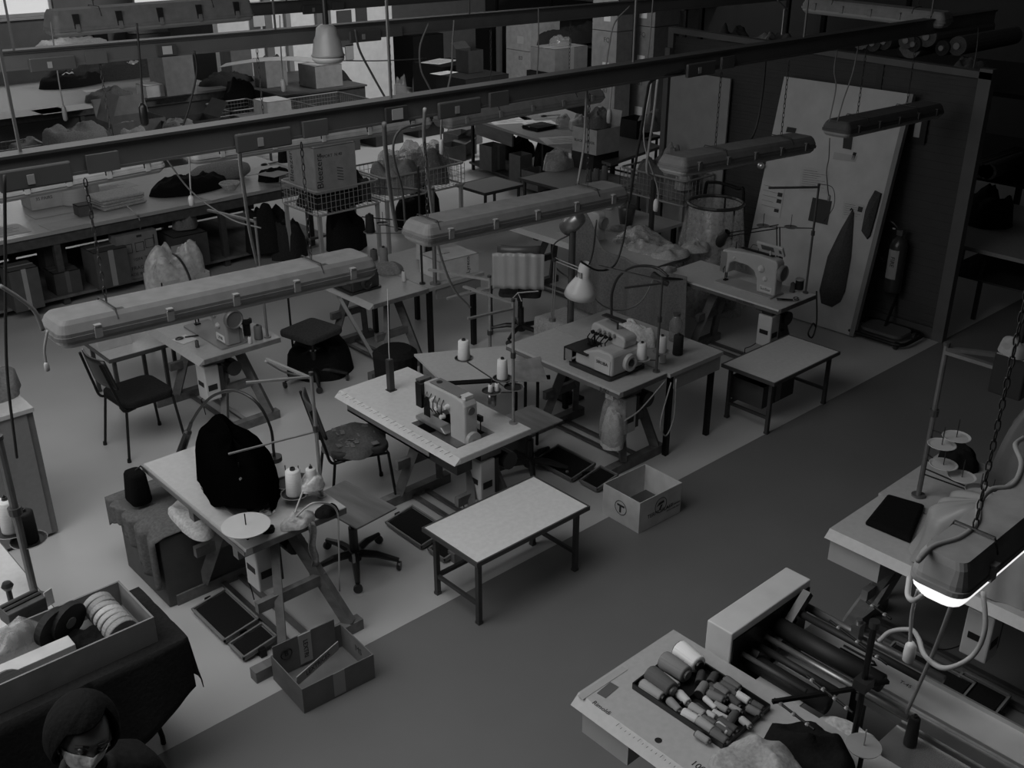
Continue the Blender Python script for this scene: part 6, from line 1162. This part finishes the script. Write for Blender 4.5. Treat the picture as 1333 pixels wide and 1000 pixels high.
# stacked cartons in the distance
def stack(px, py, w, d, hs, v, labs, s2=None):
    q = P(px, py, 0); z = 0
    for i, (h_, lb) in enumerate(zip(hs, labs)):
        t = carton(q.x+w/2, q.y+d/2, w, d, h_, 0, lb, v=v, z=z+.002, open_=False, tape=False, group='tall cartons stacked before the dark hall')
        MB().bx((-w/2-.002, -d*.22, h_*.18), (-w/2, d*.04, h_*.38)).build('shipping_label', mat(.4, 'paper'), t); text('FQ' if i else 'B3', .12, (-w/2, -d*.1, h_*.82), (0, -1, 0), Z, INK, t); z += h_+.004
stack(798, 172, .42, .62, (.9, .9, .9), .16, ('bottom carton of the left tall stack', 'middle carton of the left tall stack', 'top carton of the left tall stack'))
stack(845, 168, .7, .72, (1.0, .85, .75), .13, ('bottom carton of the right tall stack beside the panel', 'middle carton of the right tall stack beside the panel', 'top carton of the right tall stack beside the panel'))
stack(690, 122, .9, .8, (.9, .8), .32, ('lower pale carton behind the taped parcel', 'upper pale carton with a big black S shape'))
q = Q(700, 48, Y=P(690, 122, 0).y+.4); 
bb('bulky taped brown parcel lying on a dark box', 722, 96, .95, 74, 28, .16, open_=False, asp=1.15); q = P(722, 96, .95); carton(q.x+.42, q.y+.36, .9, .8, .94, 0, 'black box under the bulky taped parcel', v=.012, open_=False, tape=False); tp_ = byl('bulky taped'); cloth_heap('clear bags on top of the taped brown parcel', (tp_.location.x+.05, tp_.location.y+.02, ontop(tp_)), .5, .4, .16, .25, 280, name='clear_bags', cat='bag', kind='film'); bb('small white carton under the parcel', 700, 112, 0, 26, 24, .42, open_=False, tape=False)
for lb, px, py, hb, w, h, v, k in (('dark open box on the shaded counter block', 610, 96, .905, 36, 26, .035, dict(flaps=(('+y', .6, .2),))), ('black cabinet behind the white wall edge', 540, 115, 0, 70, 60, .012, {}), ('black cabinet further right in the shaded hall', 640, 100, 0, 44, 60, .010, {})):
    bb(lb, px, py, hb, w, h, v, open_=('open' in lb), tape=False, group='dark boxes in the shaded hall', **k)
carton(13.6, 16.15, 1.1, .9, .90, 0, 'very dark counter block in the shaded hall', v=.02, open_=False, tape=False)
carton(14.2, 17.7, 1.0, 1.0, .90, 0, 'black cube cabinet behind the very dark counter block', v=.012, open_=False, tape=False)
paper('white sheet lying on the shaded counter left of the dark box', P(572, 80, .905), .75, .5, .3, .6); paper('second white sheet at the front of the shaded counter', P(578, 95, .905), .5, .3, .1, .6)
hp('pale translucent sack leaning against the shaded counter', 550, 122, .0, 40, 34, .16, 285, rough=.5, name='sack', cat='sack'); hp('small clear bag at the foot of the white wall', 520, 125, .0, 20, 24, .35, 286, kind='film')
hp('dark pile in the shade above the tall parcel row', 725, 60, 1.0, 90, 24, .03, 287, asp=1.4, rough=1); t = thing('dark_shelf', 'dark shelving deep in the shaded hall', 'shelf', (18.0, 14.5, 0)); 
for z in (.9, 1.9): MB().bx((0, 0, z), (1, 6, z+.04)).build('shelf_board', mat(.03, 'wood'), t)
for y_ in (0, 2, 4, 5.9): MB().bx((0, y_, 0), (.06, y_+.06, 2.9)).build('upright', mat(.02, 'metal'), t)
t = thing('white_post', 'pale thin post beside the pale carton column', 'post', (P(650, 108, 0).x, P(650, 108, 0).y, 0)); MB().bx((-.05, -.05, 0), (.05, .05, 1.6)).build('post', mat(.12, 'paint'), t)
for a in (('dark carton standing behind the right wire basket', 490, 192, 0, 62, 40, .05, dict(open_=False, tape=False)), ('dark open carton with a bent flap behind the glossy bags', 545, 180, 0, 60, 36, .04, dict(tape=False, flaps=(('-y', .4, .3),))), ('brown flat carton beside the dark open one behind the baskets', 440, 200, 0, 50, 30, .07, dict(open_=False, tape=False)), ('small brown carton nearest the right wire basket', 585, 214, 0, 40, 20, .09, dict(tape=False, flaps=(('+x', .3, .25),)))):
    bb(*a[:7], group='dark cartons behind the wire baskets', **a[7])
# ================================================================ LEFT EDGE
t = thing('cabinet', 'grey flat-sided cabinet standing at the left picture edge', 'cabinet', (.6, 6.78, 0)); 
MB().bx((-.4, 0, .03), (1.19, .62, .97)).build('body', mat(.20, 'laminate'), t); MB().bx((-.42, -.015, .971), (1.24, .64, 1.0)).build('top_board', mat(.42, 'laminate'), t); MB().bx((1.191, .01, .02), (1.235, .6, .97)).build('end_panel', mat(.13, 'laminate'), t); MB().bx((-.38, .02, 0), (1.17, .6, .029)).build('plinth', DKP, t)
c = P(8, 515, 1.0); cloth_heap('crumpled plastic and cloth on the cabinet top', (c.x-.1, c.y+.1, 1.002), .5, .4, .18, .16, 300, name='crumpled_cloth', rough=1.1)
q = P(33, 575, .9); cord('thin pale cord hanging down the cabinet side', [V(1.5, 6.74, .98), V(1.56, 6.74, .7), V(1.58, 6.74, .4), V(1.52, 6.74, .12)], .007, .3, group='loose cables')
t = thing('sewing_table', 'white-topped table cut off by the left picture edge', 'table', (.2, 4.75, 0), 0, 'sewing machine tables on wooden trestles'); MB().bx((0, 0, .72), (1.01, 1.3, .76)).build('tabletop', mat(.62, 'laminate'), t); MB().bx((1.0105, 0, .715), (1.016, 1.3, .757)).build('edge_banding', mat(.12, 'wood'), t)
for x_, y_ in ((.1, .1), (.9, .1), (.1, 1.2), (.9, 1.2)): MB().bx((x_-.03, y_-.03, 0), (x_+.03, y_+.03, .72)).build('leg', WD2, t)
b0 = V(1.29, 5.02, 0.0)
q = P(57, 775, .76); b0 = V(1.17, q.y, .761); tp = Q(22, 597, X=b0.x).z-.761
D0 = [rel(16, 692, .34, b0), rel(38, 705, .30, b0)]
thread_stand(b0, tp, 'thick thread stand at the left edge with white and black cones', arms=[(tp-.01, -.6, .12, .016)], discs=[(D0[0][0], D0[0][1], .34, .09, .02, .22), (D0[1][0], D0[1][1], .30, .09, .02, .22)], pv=.20, r=.02)
thread_cone('big white thread cone at the left picture edge', b0+V(D0[0][0], D0[0][1], .346), .05, .19, .7, taper=.95); thread_cone('big black thread cone beside the thick stand pole', b0+V(D0[1][0], D0[1][1], .306), .052, .18, .012, taper=.95)
# tray table under dark cloth
t = thing('tray_table', 'narrow table under a long dark cloth holding the ribbon tray', 'table', (.2, 4.05, 0)); MB().bx((-.6, .1, .78), (1.36, .55, .80)).build('tabletop', mat(.1, 'wood'), t)
for x_, y_ in ((-.4, .2), (1.1, .2), (-.4, .5), (1.1, .5)): MB().cyl((x_, y_, 0), (x_, y_, .78), .016).build('leg', DK, t)
m = MB().grid(lambda u, v: (lerp(-.6, 1.39, u)+.02*math.sin(u*40)*v*(u < .95), .07-.03*v-.02*math.sin(u*30)*v, .802-(.78 if u < .55 else lerp(.78, .30, (u-.55)/.45))*v), 60, 10); m.grid(lambda u, v: (1.39+.04*v+.02*math.sin(u*12)*v, lerp(.07, .62, u), .802-(.34-.04*u)*v), 12, 8); m.grid(lambda u, v: (lerp(-.6, 1.39, u), lerp(.07, .62, v), .802), 8, 3)
solo('dark_tablecloth', 'long dark cloth hanging over the narrow tray table', 'tablecloth', m, mat(.022, 'fabric'), loc=(.2, 4.05, 0.003), smooth=True, solid=.004, weld=True)
t = thing('ribbon_tray', 'long open cardboard tray of ribbon rolls at the lower left', 'tray', (1.0, 4.38, .806)); TM_ = mat(.22, 'card')
m = MB().bx((-.9, -.20, 0), (.47, .20, .006)).bx((-.52, -.20, .006), (.47, -.19, .145)).bx((-.9, .19, .006), (.47, .20, .145)).bx((.46, -.19, .006), (.47, .19, .145)); m.build('tray', TM_, t); MB().bx((-.9, -.22, .0), (-.53, -.205, .13)).build('overlap_front', TM_, t); MB().bx((-.9, -.12, .08), (-.54, .1, .20)).build('inner_box', mat(.10, 'card'), t)
T0 = t.location
def onT(x, y, z=.012): return T0+V(x, y, z)
t = thing('white_bar_box', 'long narrow white box lying in the ribbon tray', 'box', onT(-.16, -.07)); MB().box((0, 0, .06), (.56, .09, .10), rz=.0).build('box', mat(.52, 'card'), t, bevel=.003)
random.seed(6)
for i in range(7):
    lb = ['end ribbon roll against the tray corner', 'second ribbon roll from the tray corner', 'third ribbon roll, paler edge', 'shiny middle ribbon roll with a bright spot', 'fifth ribbon roll along the back of the tray', 'tilted ribbon roll nearer the black cloth', 'last ribbon roll leaning on the black felt'][i]
    t = thing('ribbon_roll', lb, 'ribbon roll', onT(.33-.0*i, -.13+.045*i, .012), random.uniform(-.15, .15), 'ribbon rolls in the cardboard tray'); R = Matrix.Rotation(PI/2+.25, 3, 'X')
    MB().lathe([(.025, -.016), (.072, -.016), (.075, -.012), (.075, .012), (.072, .016), (.025, .016)], c=(0, 0, .085), n=24, R=R).build('ribbon', mat((.3, .36, .42, .5, .34, .3, .36)[i], 'thread'), t); MB().lathe([(.012, -.018), (.025, -.018), (.025, .018), (.012, .018)], c=(0, 0, .085), n=14, R=R).build('core', DKP, t)
for i in range(2):
    t = thing('ribbon_roll', ['black large disc roll standing at the back of the tray', 'second black disc roll behind the first one'][i], 'ribbon roll', onT(.16-.07*i, .08, .012), .4, 'black rolls in the cardboard tray'); MB().lathe([(.03, -.02), (.10, -.018), (.10, .018), (.03, .02)], c=(0, 0, .11), n=24, R=Matrix.Rotation(PI/2+.2, 3, 'X')).build('ribbon', mat(.015, 'thread'), t); MB().lathe([(.02, -.024), (.03, -.024), (.03, .024), (.02, .024)], c=(0, 0, .11), n=12, R=Matrix.Rotation(PI/2+.2, 3, 'X')).build('core', mat(.2, 'plastic'), t)
cloth_heap('black felt bunched between the ribbon rolls and the white box', onT(.19, -.05), .2, .26, .09, .008, 310, name='black_felt', rough=.8)
t = thing('ribbon_roll', 'flat dark ribbon roll below the white bar box', 'ribbon roll', onT(-.2, -.155), 0, 'ribbon rolls in the cardboard tray'); MB().lathe([(.03, -.012), (.085, -.012), (.085, .012), (.03, .012)], c=(0, 0, .06), n=22, R=Matrix.Rotation(PI/2-.4, 3, 'X')).build('ribbon', mat(.12, 'thread'), t)
cloth_heap('clear crinkled plastic film trailing over the tray', onT(-.30, .13, .06), .75, .26, .14, .5, 311, name='plastic_film', cat='plastic', kind='film', rough=1.2, n=28)
c = P(30, 792, .95); t = thing('brown_brush_block', 'dark ridged block lying on the film at the left', 'block', (c.x, c.y, .90), .15); MB().box((0, 0, .05), (.19, .11, .08)).build('block', mat(.07, 'wood'), t, bevel=.006); MB().box((-.0, .02, .094), (.18, .015, .008)).box((0, -.015, .094), (.18, .015, .008)).build('ridges', BLK, t)
c = P(10, 765, .95); t = thing('black_valve_knob', 'small black knob fitting beside the ridged block', 'knob', (c.x, c.y, .80)); MB().cyl((0, 0, 0), (0, 0, .14), .014).lathe([(.02, .14), (.03, .16), (.02, .18), (.001, .182)]).build('knob', DKP, t)
q = P(57, 782, .8); t = thing('paper_tag', 'white paper tag tied to the foot of the thick thread stand', 'tag', (q.x+.02, q.y-.03, .765)); MB().box((0, 0, .06), (.05, .006, .09), rz=.4).build('tag', mat(.55, 'paper'), t)
# stool leg seen beside the cloth
t = thing('tube_chair', 'black tube chair mostly hidden by the dark cloth', 'chair', (1.25, 4.35, 0)); 
a_ = P(213, 968, 0)-V(1.25, 4.35, 0); b_ = P(186, 880, .42)-V(1.25, 4.35, 0)
MB().tube([b_, lerp(b_, a_, .75), a_+V(0, 0, .05), a_], .014).build('leg', DK, t); MB().tube([b_, b_+V(-.4, .06, 0)], .014).build('seat_tube', DK, t); MB().tube([b_+V(-.4, .06, 0), b_+V(-.42, .1, -.42)], .014).build('leg', DK, t); MB().box(b_+V(-.22, .1, .02), (.4, .2, .03)).build('seat', DKP, t)
# ================================================================ THE PERSON
hc = P(105, 950, 1.66)      # head centre
yaw = math.atan2(-hc.y, -hc.x)+.12
BZ = .09
t = thing('person', 'person in dark top with pale face mask looking down at the lower left', 'person', (hc.x, hc.y, 0), yaw)
# body: local +x is where the person faces
def skin(name, verts, edges, radii, m, parent, sub=2):
    me = bpy.data.meshes.new(name); me.from_pydata(verts, edges, []); o = bpy.data.objects.new(name, me); col.objects.link(o); o.parent = parent
    md = o.modifiers.new('skin', 'SKIN'); md.use_smooth_shade = True
    for i, r in enumerate(radii): me.skin_vertices[0].data[i].radius = r if isinstance(r, tuple) else (r, r); me.skin_vertices[0].data[i].use_root = (i == 0)
    s = o.modifiers.new('sub', 'SUBSURF'); s.levels = sub; s.render_levels = sub; me.materials.append(m); return o
for n in (0,):
    vs = [(-.10, 0, .86), (-.09, 0, 1.0), (-.09, 0, 1.15), (-.09, 0, 1.32), (-.06, 0, 1.42), (-.02, 0, 1.49), (.0, 0, 1.57)]
    ed = [(0, 1), (1, 2), (2, 3), (3, 4), (4, 5), (5, 6)]; ra = [(.15, .12), (.14, .11), (.15, .12), (.13, .10), (.085, .07), .052, .052]
    def limb(root, pts, rs):
        prev = root
        for p, r in zip(pts, rs): vs.append(p); ra.append(r); ed.append((prev, len(vs)-1)); prev = len(vs)-1
        return prev
    ends = []
    for s_ in (-1, 1):
        limb(0, [(-.10, s_*.09, .80), (-.06, s_*.10, .48), (-.10, s_*.10, .09), (-.02, s_*.11, .045), (.08, s_*.12, .035)], [.095, .062, .042, .042, .032])
        limb(3, [(-.08, s_*.10, 1.385), (-.08, s_*.185, 1.35), (-.04, s_*.235, 1.10), (.20, s_*.14, .98), (.27, s_*.12, .98)], [.075, .068, .048, .034, .028])
    bo = skin('body', vs, ed, ra, mat(.014, 'fabric'), t)
SK = mat(.15, 'plain', .6); SK.node_tree.nodes['Principled BSDF'].inputs['Subsurface Weight'].default_value = .05
for s_ in (-1, 1):
    hv = [(.27, s_*.12, .98), (.33, s_*.115, .975)]; he = [(0, 1)]; hr = [(.026, .02), (.036, .018)]
    for k, (dy, L_) in enumerate(((-.028, .070), (-.010, .080), (.010, .075), (.027, .058))):
        b_ = len(hv); y0_ = s_*.115+dy*s_
        hv += [(.36, y0_, .972), (.36+L_*.5, y0_+dy*.15*s_, .966), (.36+L_*.95, y0_+dy*.2*s_, .945)]; hr += [.009, .0085, .007]; he += [(1, b_), (b_, b_+1), (b_+1, b_+2)]
    b_ = len(hv); hv += [(.32, s_*.115-s_*.04, .968), (.355, s_*.115-s_*.062, .955)]; hr += [.011, .009]; he += [(1, b_), (b_, b_+1)]
    skin('hand', hv, he, hr, SK, t, 2)
# head: sculpted ellipsoid with brow, nose, jaw; tilted forward
HR = Matrix.Rotation(-.32, 3, 'X') @ Matrix.Rotation(.02, 3, 'Y'); HC = V(.03, 0, 1.66)
def headpt(a, b):    # a azimuth (0 = face), b elevation
    ca, sa, cb, sb = math.cos(a), math.sin(a), math.cos(b), math.sin(b)
    x = .096*cb*ca; y = .075*cb*sa; z = .118*sb
    if sb < 0: y *= 1+.30*sb; x *= 1+.06*sb
    f = max(0, ca)*cb
    g = lambda y0, z0, s1, s2: math.exp(-((y-y0)/s1)**2-((z-z0)/s2)**2) if ca > 0 else 0
    x += .022*g(0, -.025, .013, .026)+.006*g(0, .032, .05, .012)-.010*g(.030, .008, .016, .013)-.010*g(-.030, .008, .016, .013)+.008*g(0, -.068, .022, .012)+.006*g(0, -.1, .02, .018)
    return (x, y, z)
m = MB(); m.grid(lambda u, v: HC+HR @ V(*headpt(u*2*PI-PI, v*PI-PI/2)), 64, 48); m.build('head', SK, t, smooth=True, weld=True)
for s_ in (-1, 1):
    c_ = HC+HR @ V(.0, s_*.076, -.005); m = MB().lathe([(.001, -.006), (.022, -.004), (.03, .004), (.026, .01), (.012, .004), (.001, .002)], c=c_, n=16, R=HR @ Matrix.Rotation(-s_*(PI/2-.3), 3, 'X') @ Matrix.Diagonal((.75, 1.15, 1))); m.build('ear', SK, t, smooth=True)
    e_ = HC+HR @ V(.083, s_*.030, .006); MB().lathe([(.001, -.011), (.008, -.008), (.011, 0), (.008, .008), (.001, .011)], c=e_, n=12).build('eye', mat(.3, 'plain', .2), t, smooth=True)
    MB().tube([HC+HR @ V(.089, s_*.016, .012), HC+HR @ V(.094, s_*.03, .0135), HC+HR @ V(.082, s_*.046, .008)], .003, 6).build('eyelid', mat(.05, 'plain'), t)
    MB().tube([HC+HR @ V(.098, s_*.014, .028), HC+HR @ V(.097, s_*.032, .033), HC+HR @ V(.083, s_*.05, .026)], .0045, 6).build('eyebrow', mat(.012, 'plain'), t)
# mask
def mk(u, v):
    a = lerp(-1.25, 1.25, u); b = lerp(-1.22, -.10+.10*math.cos(a*1.2), v); p = headpt(a, b); k = 1.07+.015*math.sin(v*18)
    return HC+HR @ V(p[0]*k+.006*math.cos(a), p[1]*k, p[2])
mo = MB().grid(mk, 22, 18).build('face_mask', mat(.55, 'fabric'), t, smooth=True, solid=.002)
for s_ in (-1, 1): MB().tube([HC+HR @ V(.035, s_*.078, -.03), HC+HR @ V(.01, s_*.083, -.02), HC+HR @ V(-.012, s_*.086, .0)], .0025, 5).build('ear_loop', mat(.5, 'fabric'), mo)
# hair: full cap with side-swept fringe and bulk at the nape
def hr_(u, v):
    a = u*2*PI-PI; front = max(0, math.cos(a)); lo = lerp(-1.05, .70+.40*math.sin(a), min(1, front*1.7)**1.2) if abs(a) < PI/2 else -1.05; b = lerp(lo, PI/2, v)
    ca, sa, cb, sb = math.cos(a), math.sin(a), math.cos(b), math.sin(b); st = 1+.02*noise.noise(Vector((a*6, v*3, 1)))+.008*math.sin(a*61+v*9)*cb
    k = 1.15+.26*(1-min(1, front*1.3))*(1-v*.3)
    return HC+HR @ V(.104*cb*ca*k*st-.008, .084*cb*sa*k*st, .124*sb*1.10*(1 if sb > 0 else .95)+.004)
MB().grid(hr_, 140, 24).build('hair', mat(.006, 'fabric', .8), t, smooth=True, solid=.012)
# collar and lanyard strap
MB().tube([V(-.075+.075*math.cos(k*PI/8)+.03, .075*math.sin(k*PI/8), 1.455+.02*math.cos(k*PI/8+PI)) for k in range(16)], .018, 8, closed=True).build('collar', mat(.03, 'fabric'), t, smooth=True)
# ================================================================ CORDS HANGING FROM THE RAILS
def hang(label, pts, Ys, r=.006, v=.2, plug=None, **k):
    if not isinstance(Ys, (list, tuple)): Ys = [Ys]*len(pts)
    return cord(label, [Q(*p, Y=y) for p, y in zip(pts, Ys)], r, v, plug=plug, **k)
hang('pale cord with white switch hanging above the pillow', [(246, 196), (247, 225), (249, 262)], 7.1, .006, .3, plug=(.07, .022, .5))
hang('pale cord ending in a connector above the far table', [(66, 28), (75, 95), (84, 148)], 9.2, .006, .3, plug=(.12, .02, .3))
hang('long straight black cord at the left picture edge running to the thick stand', [(6, 228), (7, 330), (9, 480), (22, 596)], [4.5, 4.6, 4.8, 5.0], .007, .012)
hang('black cord with connector crossing the far table', [(178, 30), (183, 90), (187, 150)], 7.2, .007, .012, plug=(.14, .03, .012))
hang('black cord curving down past the open grey carton', [(253, 66), (256, 95), (246, 140), (236, 170)], 7.2, .007, .012)
hang('grey cord from the rail passing the big printed carton left side', [(312, 176), (313, 215), (318, 250), (325, 300), (335, 345)], [4.55, 4.8, 5.2, 5.8, 6.3], .010, .22)
hang('grey cable from the rail hanging in front of the printed carton basket', [(500, 160), (502, 195), (508, 250), (516, 300)], [4.52, 4.6, 4.8, 5.0], .012, .16)
hang('dark pair of cables beside the glossy garment bags', [(553, 160), (520, 170), (512, 200), (524, 250), (528, 300)], 4.9, .007, .05)
hang('pale cable crossing the right wire basket to the white carton', [(553, 141), (552, 180), (558, 240), (570, 320), (590, 375), (612, 400)], [4.52, 4.6, 4.8, 5.4, 6.0, 6.3], .010, .3)
hang('cord with pale plug hanging behind the rail above the paper table', [(575, 148), (574, 175), (575, 192)], 4.7, .005, .2, plug=(.08, .015, .5))
hang('thick pale cable loop above the far counter', [(558, 30), (547, 60), (548, 90), (558, 112), (572, 140)], 7.2, .008, .14)
hang('pair of pale cables dropping from the second rail in the centre', [(591, 26), (589, 60), (588, 90), (582, 120)], 7.2, .008, .18)
hang('pale cable crossing the far white wall behind the rail', [(462, 38), (468, 65), (485, 98), (503, 130)], 7.2, .009, .10)
hang('horizontal wire stretched across the far white wall', [(440, 79), (500, 79), (555, 76)], 9.0, .006, .12)
hang('light cord with connector over the pale counter cartons', [(364, 20), (366, 70), (369, 112)], 7.5, .005, .3, plug=(.09, .02, .45))
hang('black cable arching from the rail to the dark lamp over the sheet table', [(890, 92), (850, 104), (842, 125), (835, 170), (826, 220), (820, 262)], [4.55, 4.6, 4.7, 4.9, 5.1, 5.3], .010, .02)
hang('pale cable hanging in front of the heaped basket', [(856, 103), (851, 150), (845, 190), (842, 222), (850, 230)], 4.9, .010, .22)
hang('pale cord with white plug before the panel basket', [(848, 108), (838, 180), (856, 245), (854, 268)], 5.1, .006, .3, plug=(.09, .022, .55))
hang('dark cord running down behind the middle strip light end', [(818, 262), (812, 310), (800, 345), (778, 352), (755, 340)], 5.2, .008, .02)
hang('pale cable curving from the bell lamp to the cluttered table', [(760, 352), (775, 390), (805, 404), (835, 392), (856, 352)], [5.9, 5.9, 5.95, 6.0, 6.2], .007, .32)
hang('black cord dropping to the hook above the third strip light', [(998, 56), (994, 110), (986, 160), (975, 185), (960, 192)], 4.7, .009, .012)
hang('pale cord twin one dangling before the leaning door', [(1091, 60), (1086, 90), (1088, 115), (1079, 160)], 4.62, .006, .2)
hang('pale cord twin two dangling before the leaning door', [(1118, 57), (1110, 95), (1098, 130), (1090, 158)], 4.6, .006, .2)
hang('thin cord falling from the dark strip light to the thread stand', [(1080, 180), (1079, 205), (1076, 225), (1079, 258)], 4.7, .005, .12, plug=(.05, .015, .3))
hang('dangling cord end below the left strip light', [(62, 430), (58, 455), (61, 478)], 4.55, .006, .25, plug=(.04, .012, .4))
hang('grey cable running from the left edge to the left strip light', [(0, 372), (25, 388), (45, 405), (56, 430)], 4.5, .010, .16)
hang('thin dark cord crossing the cutting table toward the stand', [(215, 205), (250, 250), (300, 285), (340, 297)], [7.0, 7.0, 6.8, 6.6], .006, .14)
hang('thin vertical wires in front of the stacked cartons', [(701, 10), (701, 60), (699, 100)], 6.5, .005, .12)
hang('curved pale cable in front of the tall left carton stack', [(820, 8), (800, 30), (793, 60), (788, 92)], 5.5, .006, .14)
hang('thin cord hanging left of the panel in front of dark cartons', [(850, 0), (846, 50), (842, 82)], 5.5, .005, .14)
hang('pale cord in front of the paper table printed carton', [(765, 105), (762, 150), (760, 190), (752, 240)], 4.6, .008, .2)
hang('cord with pale plug above the sheet end', [(796, 112), (794, 135), (793, 152)], 4.9, .005, .2, plug=(.09, .018, .22))
hang('pale hanging card on cords at the top right', [(1012, 0), (1022, 10), (1024, 14)], 5.2, .005, .1)
c = Q(1021, 28, Y=5.2); t = solo('hanging_card', 'white card tag hanging at the top right', 'card', MB().box((0, 0, 0), (.09, .006, .20), rz=.3), mat(.42, 'paper'), loc=c)
hang('loose strap cord at the top right of the rail', [(1274, 28), (1272, 60), (1266, 95)], 4.6, .005, .12)
# cords by the near lamp
def nearc(label, pts, hs, r=.006, v=.3, **k): return cord(label, [P(px, py, h) for (px, py), h in zip(pts, hs)], r, v, group='cords around the near strip light', **k)
nearc('pale cable sweeping over the near strip light', [(1195, 730), (1215, 712), (1250, 700), (1272, 680), (1275, 655), (1290, 638), (1318, 632), (1330, 605), (1322, 580), (1333, 570)], [2.3]*10, .010, .26)
nearc('pale pull cord with oval white switch below the near strip light', [(1195, 768), (1187, 800), (1184, 850)], [2.15, 2.0, 1.85], .006, .3, plug=(.075, .02, .62))
nearc('pale cable loop hanging under the near strip light', [(1280, 770), (1282, 820), (1265, 855), (1230, 870), (1205, 855), (1195, 830), (1185, 820), (1160, 822), (1144, 835)], [2.1, 2.0, 1.9, 1.85, 1.8, 1.75, 1.7, 1.65, 1.6], .009, .36)
nearc('straight grey cord from the near strip light to the steel top', [(1244, 775), (1215, 850), (1180, 928)], [2.1, 1.5, 1.0], .008, .2)
nearc('bent white wire bracket at the end of the near strip light', [(1184, 752), (1182, 775), (1190, 782), (1200, 776)], [2.2]*4, .009, .6, name='wire_bracket', cat='bracket')
hang('wire arms at the table with gooseneck, crossing the floor', [(345, 470), (370, 484), (393, 490)], 5.1, .007, .3)
